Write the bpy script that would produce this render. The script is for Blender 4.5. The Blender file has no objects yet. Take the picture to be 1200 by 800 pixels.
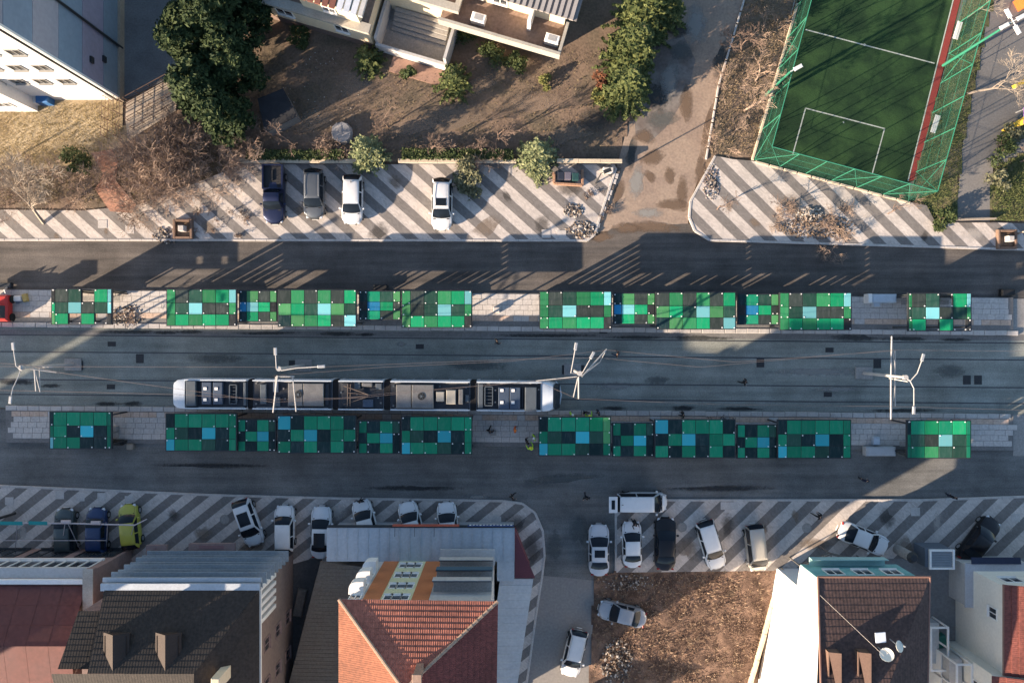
import bpy, bmesh, math, random
from mathutils import Vector, Matrix
R = math.radians
random.seed(11)
sc = bpy.context.scene
COL = sc.collection
# ---------------------------------------------------------------- camera, sky, sun, exposure
F, H, CX, CY = 924.0, 70.0, 600.0, 395.0            # focal length in photo pixels, drone height, principal point
def G(px, py, z=0.0):
    """photo pixel seen at height z -> world point (camera looks straight down)"""
    s = (H - z) / F
    return Vector(((px - CX) * s, -(py - CY) * s, z))
cd = bpy.data.cameras.new('camera'); cam = bpy.data.objects.new('camera', cd); COL.objects.link(cam)
cam.location = (0, 0, H); cd.sensor_fit = 'HORIZONTAL'; cd.sensor_width = 36.0
cd.lens = F / 1200 * 36.0; cd.shift_y = -5 / 1200; cd.clip_end = 2000
sc.camera = cam
SAZ, SEL = R(29.0), R(15.5)                           # shadows run 29 deg above image-right
SD = Vector((math.cos(SAZ) * math.cos(SEL), math.sin(SAZ) * math.cos(SEL), -math.sin(SEL)))
sl = bpy.data.lights.new('sun', 'SUN'); sun = bpy.data.objects.new('sun', sl); COL.objects.link(sun)
sl.energy = 5.0; sl.angle = R(0.53); sl.color = (1.0, 0.80, 0.60)
sun.rotation_euler = SD.to_track_quat('-Z', 'Y').to_euler(); sun.location = (-80, -40, 60)
w = bpy.data.worlds.new('World'); sc.world = w; w.use_nodes = True
wn = w.node_tree; wn.nodes.clear()
sky = wn.nodes.new('ShaderNodeTexSky'); sky.sky_type = 'NISHITA'; sky.sun_disc = False
sky.sun_elevation = SEL; sky.sun_rotation = R(241); sky.altitude = 500; sky.air_density = 1.0; sky.dust_density = 1.1; sky.ozone_density = 1.5
bg = wn.nodes.new('ShaderNodeBackground'); bg.inputs['Strength'].default_value = 0.084
wo = wn.nodes.new('ShaderNodeOutputWorld')
wn.links.new(sky.outputs[0], bg.inputs[0]); wn.links.new(bg.outputs[0], wo.inputs[0])
sc.view_settings.view_transform = 'Standard'; sc.view_settings.look = 'None'
sc.view_settings.exposure = 1.85; sc.view_settings.gamma = 1.0
sc.render.engine = 'CYCLES'

# ---------------------------------------------------------------- helpers
def tag(o, label=None, cat=None, group=None, kind=None):
    if label: o['label'] = label
    if cat: o['category'] = cat
    if group: o['group'] = group
    if kind: o['kind'] = kind
    return o
def empty(name, loc=(0, 0, 0), label=None, cat=None, group=None, parent=None):
    o = bpy.data.objects.new(name, None); COL.objects.link(o); o.location = loc; o.empty_display_size = .3
    if parent: o.parent = parent
    return tag(o, label, cat, group)
def acc(o):
    t = Vector((0, 0, 0))
    while o is not None:
        t = t + o.location; o = o.parent
    return t
class MB:
    def __init__(s): s.v = []; s.f = []; s.m = []
    def add(s, vs, fs, mi=0):
        o = len(s.v); s.v.extend((float(v[0]), float(v[1]), float(v[2])) for v in vs)
        s.f.extend(tuple(i + o for i in f) for f in fs); s.m.extend([mi] * len(fs)); return s
    def ob(s, o, a, b, c, mi=0):
        o, a, b, c = Vector(o), Vector(a), Vector(b), Vector(c)
        vs = [o, o + a, o + a + b, o + b, o + c, o + a + c, o + a + b + c, o + b + c]
        fs = [(0, 3, 2, 1), (4, 5, 6, 7), (0, 1, 5, 4), (1, 2, 6, 5), (2, 3, 7, 6), (3, 0, 4, 7)]
        if a.cross(b).dot(c) < 0: fs = [f[::-1] for f in fs]
        return s.add(vs, fs, mi)
    def box(s, c, d, rz=0.0, mi=0):
        ca, sa = math.cos(rz), math.sin(rz); ux = Vector((ca, sa, 0)); uy = Vector((-sa, ca, 0))
        c = Vector(c); o = c - ux * d[0] / 2 - uy * d[1] / 2 - Vector((0, 0, d[2] / 2))
        return s.ob(o, ux * d[0], uy * d[1], (0, 0, d[2]), mi)
    def bbox(s, x0, x1, y0, y1, z0, z1, mi=0):
        return s.ob((x0, y0, z0), (x1 - x0, 0, 0), (0, y1 - y0, 0), (0, 0, z1 - z0), mi)
    def cbox(s, c, d, b=.03, rz=0.0, mi=0):
        """box with chamfered upper edges"""
        ca, sa = math.cos(rz), math.sin(rz); x, y, z = d[0] / 2, d[1] / 2, d[2] / 2; vs = []
        for zz, i in ((-z, 0), (z - b, 0), (z, b)):
            for sx, sy in ((-1, -1), (1, -1), (1, 1), (-1, 1)):
                a, e = sx * (x - i), sy * (y - i)
                vs.append((c[0] + a * ca - e * sa, c[1] + a * sa + e * ca, c[2] + zz))
        fs = [(3, 2, 1, 0), (8, 9, 10, 11)]
        for r in (0, 4):
            for k in range(4): fs.append((r + k, r + (k + 1) % 4, r + 4 + (k + 1) % 4, r + 4 + k))
        return s.add(vs, fs, mi)
    def prism(s, poly, z0, z1, mi=0, bottom=False):
        poly = ccw(poly); n = len(poly)
        vs = [(p[0], p[1], z0) for p in poly] + [(p[0], p[1], z1) for p in poly]
        fs = [tuple(range(n, 2 * n))] + [(i, (i + 1) % n, n + (i + 1) % n, n + i) for i in range(n)]
        if bottom: fs.append(tuple(range(n - 1, -1, -1)))
        return s.add(vs, fs, mi)
    def sheet(s, poly, z, mi=0):
        poly = ccw(poly); return s.add([(p[0], p[1], z) for p in poly], [tuple(range(len(poly)))], mi)
    def tube(s, pts, r, n=6, mi=0, cap=True):
        pts = [Vector(p) for p in pts]; m = len(pts)
        rr = r if isinstance(r, (list, tuple)) else [r] * m
        vs = []; prev = None
        for i, p in enumerate(pts):
            t = (pts[min(i + 1, m - 1)] - pts[max(i - 1, 0)])
            t = t.normalized() if t.length > 1e-9 else Vector((0, 0, 1))
            if prev is None:
                a = Vector((0, 0, 1)) if abs(t.z) < .9 else Vector((1, 0, 0)); u = t.cross(a).normalized()
            else:
                u = (prev - t * prev.dot(t)); u = u.normalized() if u.length > 1e-6 else t.orthogonal().normalized()
            prev = u; v = t.cross(u)
            for k in range(n):
                a = 2 * math.pi * k / n; vs.append(p + (u * math.cos(a) + v * math.sin(a)) * rr[i])
        fs = [(i * n + k, i * n + (k + 1) % n, (i + 1) * n + (k + 1) % n, (i + 1) * n + k) for i in range(m - 1) for k in range(n)]
        if cap: fs.append(tuple(range(n - 1, -1, -1))); fs.append(tuple(range((m - 1) * n, m * n)))
        return s.add(vs, fs, mi)
    def cyl(s, c, r, h, n=12, mi=0, r2=None):
        c = Vector(c); return s.tube([c, c + Vector((0, 0, h))], [r, r if r2 is None else r2], n, mi)
    def loft(s, rings, mi=0, cap=True, closed=True):
        n = len(rings[0]); vs = [p for r_ in rings for p in r_]
        fs = []
        for i in range(len(rings) - 1):
            for k in range(n if closed else n - 1):
                fs.append((i * n + k, i * n + (k + 1) % n, (i + 1) * n + (k + 1) % n, (i + 1) * n + k))
        if cap: fs.append(tuple(range(n - 1, -1, -1))); fs.append(tuple(range((len(rings) - 1) * n, len(rings) * n)))
        return s.add(vs, fs, mi)
    def build(s, name, mat, parent=None, smooth=None, kind=None, label=None):
        me = bpy.data.meshes.new(name); off = acc(parent)
        me.from_pydata([(v[0] - off.x, v[1] - off.y, v[2] - off.z) for v in s.v], [], s.f)
        for m in (mat if isinstance(mat, (list, tuple)) else [mat]): me.materials.append(m)
        if any(s.m): me.polygons.foreach_set('material_index', s.m)
        me.update()
        if smooth is not None:
            me.polygons.foreach_set('use_smooth', [True] * len(me.polygons)); me.set_sharp_from_angle(angle=R(smooth))
        o = bpy.data.objects.new(name, me); COL.objects.link(o)
        if parent is not None: o.parent = parent
        return tag(o, label, kind=kind)
def ccw(poly):
    a = sum(poly[i][0] * poly[(i + 1) % len(poly)][1] - poly[(i + 1) % len(poly)][0] * poly[i][1] for i in range(len(poly)))
    return list(poly) if a > 0 else list(poly)[::-1]
def inst(o, name=None, loc=None, rz=None, parent=None, label=None):
    c = o.copy(); COL.objects.link(c); c.parent = parent
    if loc is not None: c.location = loc
    if rz is not None: c.rotation_euler = (0, 0, rz)
    return c
def copy_tree(o, parent=None):
    c = o.copy(); COL.objects.link(c); c.parent = parent
    for ch in list(o.children): copy_tree(ch, c)
    return c
def struct(o): o['kind'] = 'structure'; return o
def GP(pts, z=0.0): return [G(a, b, z) for a, b in pts]
def clip(poly, n, d):
    """keep side n.p <= d of a 2D polygon"""
    out = []
    for i in range(len(poly)):
        a, b = poly[i], poly[(i + 1) % len(poly)]
        da = n[0] * a[0] + n[1] * a[1] - d; db = n[0] * b[0] + n[1] * b[1] - d
        if da <= 0: out.append(a)
        if (da < 0 < db) or (db < 0 < da):
            t = da / (da - db); out.append((a[0] + (b[0] - a[0]) * t, a[1] + (b[1] - a[1]) * t))
    return out

# ---------------------------------------------------------------- materials
MATS = {}
def M(name, rgb, rough=.8, var=.12, scale=3.0, bump=0.0, metal=0.0, spec=.35, rgb2=None, world=True, fine=None, coat=0.0, bscale=None):
    """colour with two sizes of noise, optional second colour in patches, optional bump"""
    if name in MATS: return MATS[name]
    m = bpy.data.materials.new(name); MATS[name] = m; m.use_nodes = True
    nt = m.node_tree; N, L = nt.nodes, nt.links; b = N['Principled BSDF']
    b.inputs['Roughness'].default_value = rough; b.inputs['Metallic'].default_value = metal
    b.inputs['Specular IOR Level'].default_value = spec
    if coat: b.inputs['Coat Weight'].default_value = coat; b.inputs['Coat Roughness'].default_value = .06
    if var == 0 and not rgb2 and not bump:
        b.inputs['Base Color'].default_value = (*rgb, 1); return m
    if world:
        tc = N.new('ShaderNodeNewGeometry'); co = tc.outputs['Position']
    else:
        tc = N.new('ShaderNodeTexCoord'); co = tc.outputs['Object']
    n1 = N.new('ShaderNodeTexNoise'); n1.inputs['Scale'].default_value = scale; n1.inputs['Detail'].default_value = 5; n1.inputs['Roughness'].default_value = .6
    n2 = N.new('ShaderNodeTexNoise'); n2.inputs['Scale'].default_value = fine or scale * 9; n2.inputs['Detail'].default_value = 3
    L.new(co, n1.inputs['Vector']); L.new(co, n2.inputs['Vector'])
    base = N.new('ShaderNodeMix'); base.data_type = 'RGBA'
    base.inputs[6].default_value = (*rgb, 1); base.inputs[7].default_value = (*(rgb2 or rgb), 1)
    rp = N.new('ShaderNodeMapRange'); rp.inputs[1].default_value = .42; rp.inputs[2].default_value = .6
    L.new(n1.outputs['Fac'], rp.inputs[0]); L.new(rp.outputs[0], base.inputs[0])
    mp = N.new('ShaderNodeMapRange'); mp.inputs[1].default_value = .25; mp.inputs[2].default_value = .75
    mp.inputs[3].default_value = 1 - var; mp.inputs[4].default_value = 1 + var
    mp2 = N.new('ShaderNodeMapRange'); mp2.inputs[1].default_value = .25; mp2.inputs[2].default_value = .75
    mp2.inputs[3].default_value = 1 - var; mp2.inputs[4].default_value = 1 + var
    L.new(n1.outputs['Fac'], mp.inputs[0]); L.new(n2.outputs['Fac'], mp2.inputs[0])
    mu = N.new('ShaderNodeMath'); mu.operation = 'MULTIPLY'; L.new(mp.outputs[0], mu.inputs[0]); L.new(mp2.outputs[0], mu.inputs[1])
    vm = N.new('ShaderNodeVectorMath'); vm.operation = 'SCALE'; L.new(base.outputs[2], vm.inputs[0]); L.new(mu.outputs[0], vm.inputs['Scale'])
    L.new(vm.outputs[0], b.inputs['Base Color'])
    if bump:
        n3 = N.new('ShaderNodeTexNoise'); n3.inputs['Scale'].default_value = bscale or scale * 6; n3.inputs['Detail'].default_value = 6
        L.new(co, n3.inputs['Vector'])
        bp = N.new('ShaderNodeBump'); bp.inputs['Strength'].default_value = 1.0; bp.inputs['Distance'].default_value = bump
        L.new(n3.outputs['Fac'], bp.inputs['Height']); L.new(bp.outputs[0], b.inputs['Normal'])
    return m
def leafmat(name, c1, c2, trans=.15, rough=.75):
    m = bpy.data.materials.new(name); m.use_nodes = True; nt = m.node_tree; N, L = nt.nodes, nt.links; b = N['Principled BSDF']
    g = N.new('ShaderNodeNewGeometry'); mx = N.new('ShaderNodeMix'); mx.data_type = 'RGBA'
    mx.inputs[6].default_value = (*c1, 1); mx.inputs[7].default_value = (*c2, 1)
    L.new(g.outputs['Random Per Island'], mx.inputs[0]); L.new(mx.outputs[2], b.inputs['Base Color'])
    b.inputs['Roughness'].default_value = rough; b.inputs['Specular IOR Level'].default_value = .2
    return m
def pavers(name, rgb, bw=.2, bh=.1, rot=0.0, mort=.75, var=.18, off=.5, msize=.03, big=.22):
    """small paving blocks: joints and per-block tone as material"""
    m = bpy.data.materials.new(name); m.use_nodes = True; nt = m.node_tree; N, L = nt.nodes, nt.links; b = N['Principled BSDF']
    g = N.new('ShaderNodeNewGeometry'); mp = N.new('ShaderNodeMapping'); mp.inputs['Rotation'].default_value = (0, 0, rot)
    L.new(g.outputs['Position'], mp.inputs[0])
    br = N.new('ShaderNodeTexBrick'); br.offset = off; br.inputs['Scale'].default_value = 1.0
    br.inputs['Brick Width'].default_value = bw; br.inputs['Row Height'].default_value = bh; br.inputs['Mortar Size'].default_value = msize * bh
    lo = tuple(c * (1 - var) for c in rgb); hi = tuple(min(1, c * (1 + var)) for c in rgb)
    br.inputs['Color1'].default_value = (*lo, 1); br.inputs['Color2'].default_value = (*hi, 1); br.inputs['Mortar'].default_value = (*[c * mort for c in rgb], 1)
    L.new(mp.outputs[0], br.inputs['Vector'])
    n1 = N.new('ShaderNodeTexNoise'); n1.inputs['Scale'].default_value = .35; n1.inputs['Detail'].default_value = 7; n1.inputs['Roughness'].default_value = .65
    L.new(g.outputs['Position'], n1.inputs['Vector'])
    mr = N.new('ShaderNodeMapRange'); mr.inputs[1].default_value = .3; mr.inputs[2].default_value = .7; mr.inputs[3].default_value = 1 - big; mr.inputs[4].default_value = 1 + big
    L.new(n1.outputs['Fac'], mr.inputs[0])
    vm = N.new('ShaderNodeVectorMath'); vm.operation = 'SCALE'; L.new(br.outputs['Color'], vm.inputs[0]); L.new(mr.outputs[0], vm.inputs['Scale'])
    L.new(vm.outputs[0], b.inputs['Base Color']); b.inputs['Roughness'].default_value = .85
    return m
def asphalt(name, rgb, rgb2, along=(.06, 1.2, 1), patch=.5):
    """asphalt with lengthwise wear streaks and patches"""
    m = bpy.data.materials.new(name); m.use_nodes = True; nt = m.node_tree; N, L = nt.nodes, nt.links; b = N['Principled BSDF']
    g = N.new('ShaderNodeNewGeometry'); mp = N.new('ShaderNodeMapping'); mp.inputs['Scale'].default_value = along
    L.new(g.outputs['Position'], mp.inputs[0])
    n1 = N.new('ShaderNodeTexNoise'); n1.inputs['Scale'].default_value = 1.3; n1.inputs['Detail'].default_value = 6; n1.inputs['Roughness'].default_value = .6; L.new(mp.outputs[0], n1.inputs['Vector'])
    n2 = N.new('ShaderNodeTexNoise'); n2.inputs['Scale'].default_value = .25; n2.inputs['Detail'].default_value = 8; n2.inputs['Roughness'].default_value = .7; L.new(g.outputs['Position'], n2.inputs['Vector'])
    n3 = N.new('ShaderNodeTexNoise'); n3.inputs['Scale'].default_value = 9; n3.inputs['Detail'].default_value = 4; L.new(g.outputs['Position'], n3.inputs['Vector'])
    a1 = N.new('ShaderNodeMapRange'); a1.inputs[1].default_value = .35; a1.inputs[2].default_value = .65; L.new(n1.outputs['Fac'], a1.inputs[0])
    mx = N.new('ShaderNodeMix'); mx.data_type = 'RGBA'; mx.inputs[6].default_value = (*rgb, 1); mx.inputs[7].default_value = (*rgb2, 1); L.new(a1.outputs[0], mx.inputs[0])
    sc1 = N.new('ShaderNodeMapRange'); sc1.inputs[1].default_value = .3; sc1.inputs[2].default_value = .7; sc1.inputs[3].default_value = 1 - patch * .5; sc1.inputs[4].default_value = 1 + patch * .5; L.new(n2.outputs['Fac'], sc1.inputs[0])
    sc2 = N.new('ShaderNodeMapRange'); sc2.inputs[1].default_value = .25; sc2.inputs[2].default_value = .75; sc2.inputs[3].default_value = .76; sc2.inputs[4].default_value = 1.24; L.new(n3.outputs['Fac'], sc2.inputs[0])
    mu = N.new('ShaderNodeMath'); mu.operation = 'MULTIPLY'; L.new(sc1.outputs[0], mu.inputs[0]); L.new(sc2.outputs[0], mu.inputs[1])
    vm = N.new('ShaderNodeVectorMath'); vm.operation = 'SCALE'; L.new(mx.outputs[2], vm.inputs[0]); L.new(mu.outputs[0], vm.inputs['Scale'])
    L.new(vm.outputs[0], b.inputs['Base Color']); b.inputs['Roughness'].default_value = .9; b.inputs['Specular IOR Level'].default_value = .25
    return m

SOIL = M('soil_brown', (.13, .088, .06), .95, .3, .5, .05, rgb2=(.19, .135, .095), fine=7, bscale=4)
DRY = M('dry_grass', (.30, .23, .14), .95, .22, .35, .04, rgb2=(.36, .29, .19), fine=6, bscale=5)
GRASSV = M('verge_grass', (.07, .085, .03), .95, .3, .5, .05, rgb2=(.13, .11, .06), fine=8, bscale=6)
ROADM = asphalt('road_asphalt', (.072, .065, .060), (.125, .109, .097), patch=.7)
ROADL = asphalt('road_asphalt_new', (.105, .105, .102), (.155, .154, .148), patch=.7)
BEDM = asphalt('tram_bed_concrete', (.175, .185, .165), (.25, .258, .232), patch=.6)
DRIVE = M('sandy_concrete', (.31, .235, .18), .9, .2, .3, .02, rgb2=(.22, .165, .13), fine=5)
LIGHTP = pavers('light_pavers', (.47, .42, .38), .22, .11, R(42), var=.13, big=.16)
DARKP = pavers('dark_pavers', (.17, .154, .143), .22, .11, R(42), var=.13, big=.16)
SLABP = M('platform_slab', (.50, .465, .43), .85, .16, .8, .0, rgb2=(.42, .39, .365), fine=6)
SLABR = M('platform_slab_tan', (.50, .36, .27), .85, .18, .8, rgb2=(.46, .35, .28), fine=6)
KERB = M('kerb_concrete', (.43, .40, .375), .85, .15, 1.2)
CONC = M('concrete', (.30, .285, .265), .88, .2, .6, rgb2=(.25, .235, .22), fine=7)
CONCD = M('dark_concrete', (.16, .155, .15), .9, .2, .6, fine=7)
STEELD = M('dark_steel', (.035, .038, .042), .45, .15, 3, metal=.3, world=False)
STEELL = M('galvanised_steel', (.42, .42, .42), .45, .1, 3, metal=.4, world=False)
RAILM = M('rail_steel', (.075, .075, .078), .5, .2, 1.5, metal=.4)
WHITEP = M('white_paint', (.74, .72, .69), .55, .08, 2, world=False)
WHITEW = M('white_render', (.72, .70, .67), .8, .06, .5)
CREAMW = M('cream_render', (.66, .55, .38), .85, .08, .4, rgb2=(.60, .50, .36))
GLASSD = M('window_glass', (.03, .035, .042), .08, 0, spec=.6)
BLACKP = M('black_plastic', (.015, .015, .016), .6, 0)
# ================================================================ THE SETTING
gr = MB(); gr.sheet([(-450, -400), (450, -400), (450, 400), (-450, 400)], -.06)
struct(gr.build('ground', SOIL))
def ystreet(y, px): return y + (px - 150) * .0082      # the street runs very slightly down to the right
def strip(pts_top, pts_bot, z=0.0): return GP(pts_top + pts_bot[::-1], z)
# carriageways and tram bed
road = MB(); road.sheet(GP([(-500, 277), (300, 279), (700, 281), (716, 268), (812, 262), (830, 278), (880, 281), (1200, 291), (1700, 295), (1700, 362), (1200, 352), (-500, 350)]), 0)
struct(road.build('road', ROADM))
bed = MB(); bed.sheet(GP([(-500, 377), (1700, 386), (1700, 490), (-500, 474)]), .004)
struct(bed.build('tram_track_bed', BEDM))
roadl = MB(); roadl.sheet(GP([(-500, 508), (1700, 520), (1700, 590), (1150, 590), (730, 592), (728, 680), (634, 680), (600, 590), (-500, 568)]), -.004)
struct(roadl.build('road', ROADL))
rails = empty('tram_rails', G(600, 430), 'four dark grooved steel rails set flush in the tram bed', 'rails')
def rail(ya, yb):
    m = MB(); a = G(-500, ya - 650 * .0082 * 1.0); b = G(1700, yb + 650 * .0082)
    for dz, wd, off in ((.008, .11, 0), ):
        m.ob(a + Vector((0, -.055, .004)), b - a, (0, .11, 0), (0, 0, .006))
    m.build('rail', RAILM, rails)
for ya, yb in ((393.5, 400.7), (413, 420.5), (445.5, 453), (462.5, 472)): rail(ya, yb)
# darker gutters beside the platforms and drain covers
gut = MB()
gut.sheet(GP([(-500, 384), (1700, 394), (1700, 402), (-500, 389)]), .0085)
struct(gut.build('gutter', CONCD))
drain_m = M('cast_iron', (.03, .03, .032), .6, .2, 8)
dp = MB(); dp.cbox((0, 0, .012), (.72, .42, .02), .004)
for k in range(5): dp.box((-.28 + k * .14, 0, .024), (.06, .34, .006))
drain = None
for (x, y, t) in ((131, 403, 0), (130, 453, 0), (492, 406, 0), (972, 410, 0), (970, 462, 0), (707, 388, 0), (343, 427.5, 1), (360, 428, 1), (93, 428, 1), (663, 433, 1), (680, 433, 1), (164, 420, 1), (891, 425, 1), (1133, 445, 1), (1146, 445, 1), (1028, 426, 1), (575, 470, 0)):
    p = G(x, y)
    if drain is None: o = drain = dp.build('drain_cover', drain_m)
    else: o = inst(drain)
    o.location = (p.x, p.y, .008)
    if t: o.scale = (.95, 1.9, 1)
    tag(o, 'large square dark cover set in the tram bed' if t else 'small slotted iron drain cover in the tram bed', 'drain cover', 'square covers in the tram bed' if t else 'drain covers in the tram bed')

# ---- platforms: kerb stones along the edge, slabs with real joints
def platform(name, top, bot, x0, x1, side, lab):
    """top/bot: photo y at px=150 ; side=+1 tram is on the lower side"""
    root = empty(name, G((x0 + x1) / 2, ystreet((top + bot) / 2, (x0 + x1) / 2)))
    struct(root)
    poly = GP([(x0, ystreet(top, x0)), (x1, ystreet(top, x1)), (x1, ystreet(bot, x1)), (x0, ystreet(bot, x0))])
    m = MB(); m.prism([(p.x, p.y) for p in poly], -.05, .17); m.build('platform_base', CONCD, root)
    edge = bot if side > 0 else top
    sgn = 1 if side > 0 else -1
    # kerb stones on the tram side, about a metre long
    kp = None; px = x0 + 6.6
    while px < min(x1, 1215):
        if px > -14:
            p = G(px, ystreet(edge - sgn * 2.9, px))
            if kp is None:
                k = MB(); k.cbox((0, 0, 0), (.97, .42, .2), .03); o = k.build('kerb_stone', KERB); o.parent = root; kp = o
            else: o = inst(kp, parent=root)
            o.location = Vector((p.x + random.uniform(-.01, .01), p.y + random.uniform(-.015, .015), .135 + random.uniform(-.008, .008))) - root.location
            o.rotation_euler = (0, 0, -.0082 + random.uniform(-.006, .006))
        px += 13.2
    # paving slabs, joined per platform
    sl_ = MB(); rows = int((bot - top - 7) / 6.4); rng = random.Random(int(x0) + int(top))
    y0 = top + 1.0 if side > 0 else top + 6.4
    for r in range(rows):
        px = x0 + rng.uniform(0, 9) + 2
        while px < min(x1, 1210) - 6:
            wpx = rng.choice((9.2, 10.6, 12))
            if px > -14:
                a = G(px, ystreet(y0 + r * 6.4, px)); b_ = G(px + wpx - .35, ystreet(y0 + (r + 1) * 6.4 - .35, px))
                tan = (r == (rows - 1 if side > 0 else 0)) and rng.random() < .8
                h = .195 + rng.uniform(-.008, .008)
                sl_.bbox(a.x, b_.x, b_.y, a.y, .1, h, 1 if tan else (2 if rng.random() < .2 else 0))
            px += wpx
    sl_.build('paving_slab', [SLABP, SLABR, M('platform_slab_worn', (.44, .41, .385), .85, .16, .8, fine=6)], root, kind='stuff')
    return root
platform('tram_platform', 340, 384.5, -300, 1186, 1, 'upper')
platform('tram_platform', 476, 519, 8, 1186, -1, 'lower')
# paved end aprons beyond the platforms
ap = MB(); ap.sheet(GP([(1187, 350), (1330, 350), (1330, 392), (1187, 392)]), .03); struct(ap.build('platform_apron', CONC))
ap = MB(); ap.sheet(GP([(1187, 486), (1330, 487), (1330, 536), (1187, 534)]), .03); struct(ap.build('platform_apron', CONC))
ap = MB(); ap.sheet(GP([(-300, 478), (7, 479), (7, 516), (-300, 514)]), .03); struct(ap.build('platform_apron', ROADL))

# ---- striped pavements
def pavement(name, poly_px, ang, pitch, phase, kerb_px=None, ratio=.48, skip=()):
    poly = [(p.x, p.y) for p in GP(poly_px)]
    xs = [p[0] for p in poly]; ys = [p[1] for p in poly]
    root = empty(name, ((min(xs) + max(xs)) / 2, (min(ys) + max(ys)) / 2, 0)); struct(root)
    m = MB(); m.prism(poly, -.05, .12); m.build('pavement_slab', LIGHTP, root)
    a = R(ang); n = (-math.sin(a), math.cos(a)); pit = pitch / 13.2 * abs(math.sin(a))
    ph = G(*phase); d0 = n[0] * ph.x + n[1] * ph.y
    ds = [n[0] * p[0] + n[1] * p[1] for p in poly]
    k = int(math.floor((min(ds) - d0) / pit)) - 1; rng = random.Random(5)
    while d0 + k * pit < max(ds) + pit:
        c = d0 + k * pit; q = clip(poly, n, c + pit * ratio / 2); q = clip(q, (-n[0], -n[1]), -(c - pit * ratio / 2)) if len(q) > 2 else q
        if len(q) > 2:
            b_ = MB(); b_.sheet(q, .1245); b_.build('paving_band', DARKP, root)
        k += 1
    if kerb_px:
        pts = GP(kerb_px); kp = MB(); kpo = None
        for i in range(len(pts) - 1):
            a_, b_ = pts[i], pts[i + 1]; L_ = (b_ - a_).length; nn = max(1, round(L_ / 1.0))
            dirv = (b_ - a_).normalized(); rz = math.atan2(dirv.y, dirv.x)
            for j in range(nn):
                p = a_ + (b_ - a_) * ((j + .5) / nn)
                if not (-46.5 < p.x < 46.5): continue
                if kpo is None:
                    k_ = MB(); k_.cbox((0, 0, 0), (1, .2, .2), .02); kpo = k_.build('kerb_stone', KERB); kpo.parent = root; o = kpo
                else: o = inst(kpo, parent=root)
                o.location = Vector((p.x, p.y, .055 + random.uniform(-.006, .006))) - root.location; o.rotation_euler = (0, 0, rz); o.scale = (L_ / nn * .985, 1, 1)
    return root
pavement('pavement', [(-300, 243), (100, 247), (165, 240), (230, 215), (284, 193), (720, 193), (722, 197), (697, 272), (690, 281), (300, 281), (-300, 280)], -42, 32, (611.7, 251.7),
         [(-60, 281), (300, 281.6), (688, 282), (696, 276), (722, 197)])
pavement('pavement', [(838, 183), (858, 187), (883, 189), (1064, 237), (1085, 241), (1096, 262), (1120, 261), (1165, 261), (1330, 266), (1330, 296), (1200, 292), (880, 282.5), (832, 281), (815, 270), (808, 255), (809, 238)], -45, 31, (871.7, 220),
         [(838, 183), (809, 236), (807.6, 255), (814, 270.5), (831, 281.6), (880, 283), (1200, 292.6), (1250, 294)])
pavement('pavement', [(-300, 562), (0, 569), (100, 573.5), (250, 580), (400, 584), (590, 587), (612, 590), (626, 601), (635, 622), (637, 650), (634, 676), (627, 720), (612, 830), (-300, 830)], 38.5, 32, (230, 613),
         [(-60, 568), (0, 569), (100, 573), (250, 579.6), (400, 583.5), (590, 586.5), (612, 589.5), (627, 600.5), (636, 622), (638, 650), (635, 676), (628, 720), (613, 830)])
pavement('pavement', [(728, 586), (1080, 586), (1200, 582), (1330, 578), (1330, 700), (920, 664), (905, 668), (722, 670), (722, 590)], 44, 34, (810, 627),
         [(721.5, 668), (721.5, 588), (728, 585.5), (1080, 585.5), (1200, 581.5), (1250, 579.5)])
# concrete lane and driveway
s_ = MB(); s_.sheet(GP([(800, -120), (900, -120), (872, 0), (842, 100), (826, 190), (808, 238), (806, 268), (716, 270), (700, 272), (722, 198), (735, 150), (765, 60), (780, 0)]), -.02)
struct(s_.build('driveway', DRIVE))
s_ = MB(); s_.sheet(GP([(634, 674), (700, 680), (694, 740), (690, 900), (606, 900), (622, 740)]), -.001)
struct(s_.build('lane', M('lane_concrete', (.24, .225, .21), .9, .15, .5, rgb2=(.21, .195, .185), fine=5)))
# grey concrete patch on the driveway, darkened to paint in the shade there
s_ = MB(); s_.sheet(GP([(757, 60), (800, 40), (815, 70), (806, 110), (780, 150), (760, 168), (745, 160), (742, 120)]), -.012)
struct(s_.build('shaded_concrete_patch', M('patch_grey_shaded', (.20, .18, .165), .9, .3, .5, rgb2=(.11, .09, .08), fine=4)))
# yards
def lump(name, poly_px, mat, step=.5, amp=.12, seed=1, z=0.0):
    """uneven ground: grid clipped to a polygon, displaced by noise"""
    from mathutils import noise
    poly = ccw([(p.x, p.y) for p in GP(poly_px)]); xs = [p[0] for p in poly]; ys = [p[1] for p in poly]
    def inside(x, y):
        c = False; j = len(poly) - 1
        for i in range(len(poly)):
            if (poly[i][1] > y) != (poly[j][1] > y) and x < (poly[j][0] - poly[i][0]) * (y - poly[i][1]) / (poly[j][1] - poly[i][1]) + poly[i][0]: c = not c
            j = i
        return c
    nx = int((max(xs) - min(xs)) / step) + 2; ny = int((max(ys) - min(ys)) / step) + 2
    m = MB(); vs = []; fs = []
    for j in range(ny):
        for i in range(nx):
            x = min(xs) + i * step; y = min(ys) + j * step
            h = noise.fractal(Vector((x * .5, y * .5, seed)), .8, 2.1, 5) * amp
            vs.append((x, y, z + h + amp * .3))
    for j in range(ny - 1):
        for i in range(nx - 1):
            if inside(min(xs) + (i + .5) * step, min(ys) + (j + .5) * step):
                fs.append((j * nx + i, j * nx + i + 1, (j + 1) * nx + i + 1, (j + 1) * nx + i))
    m.add(vs, fs); return m.build(name, mat, smooth=60)
YARD = M('yard_earth', (.19, .135, .098), .95, .28, .3, .03, rgb2=(.105, .082, .058), fine=5, bscale=5)
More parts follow.
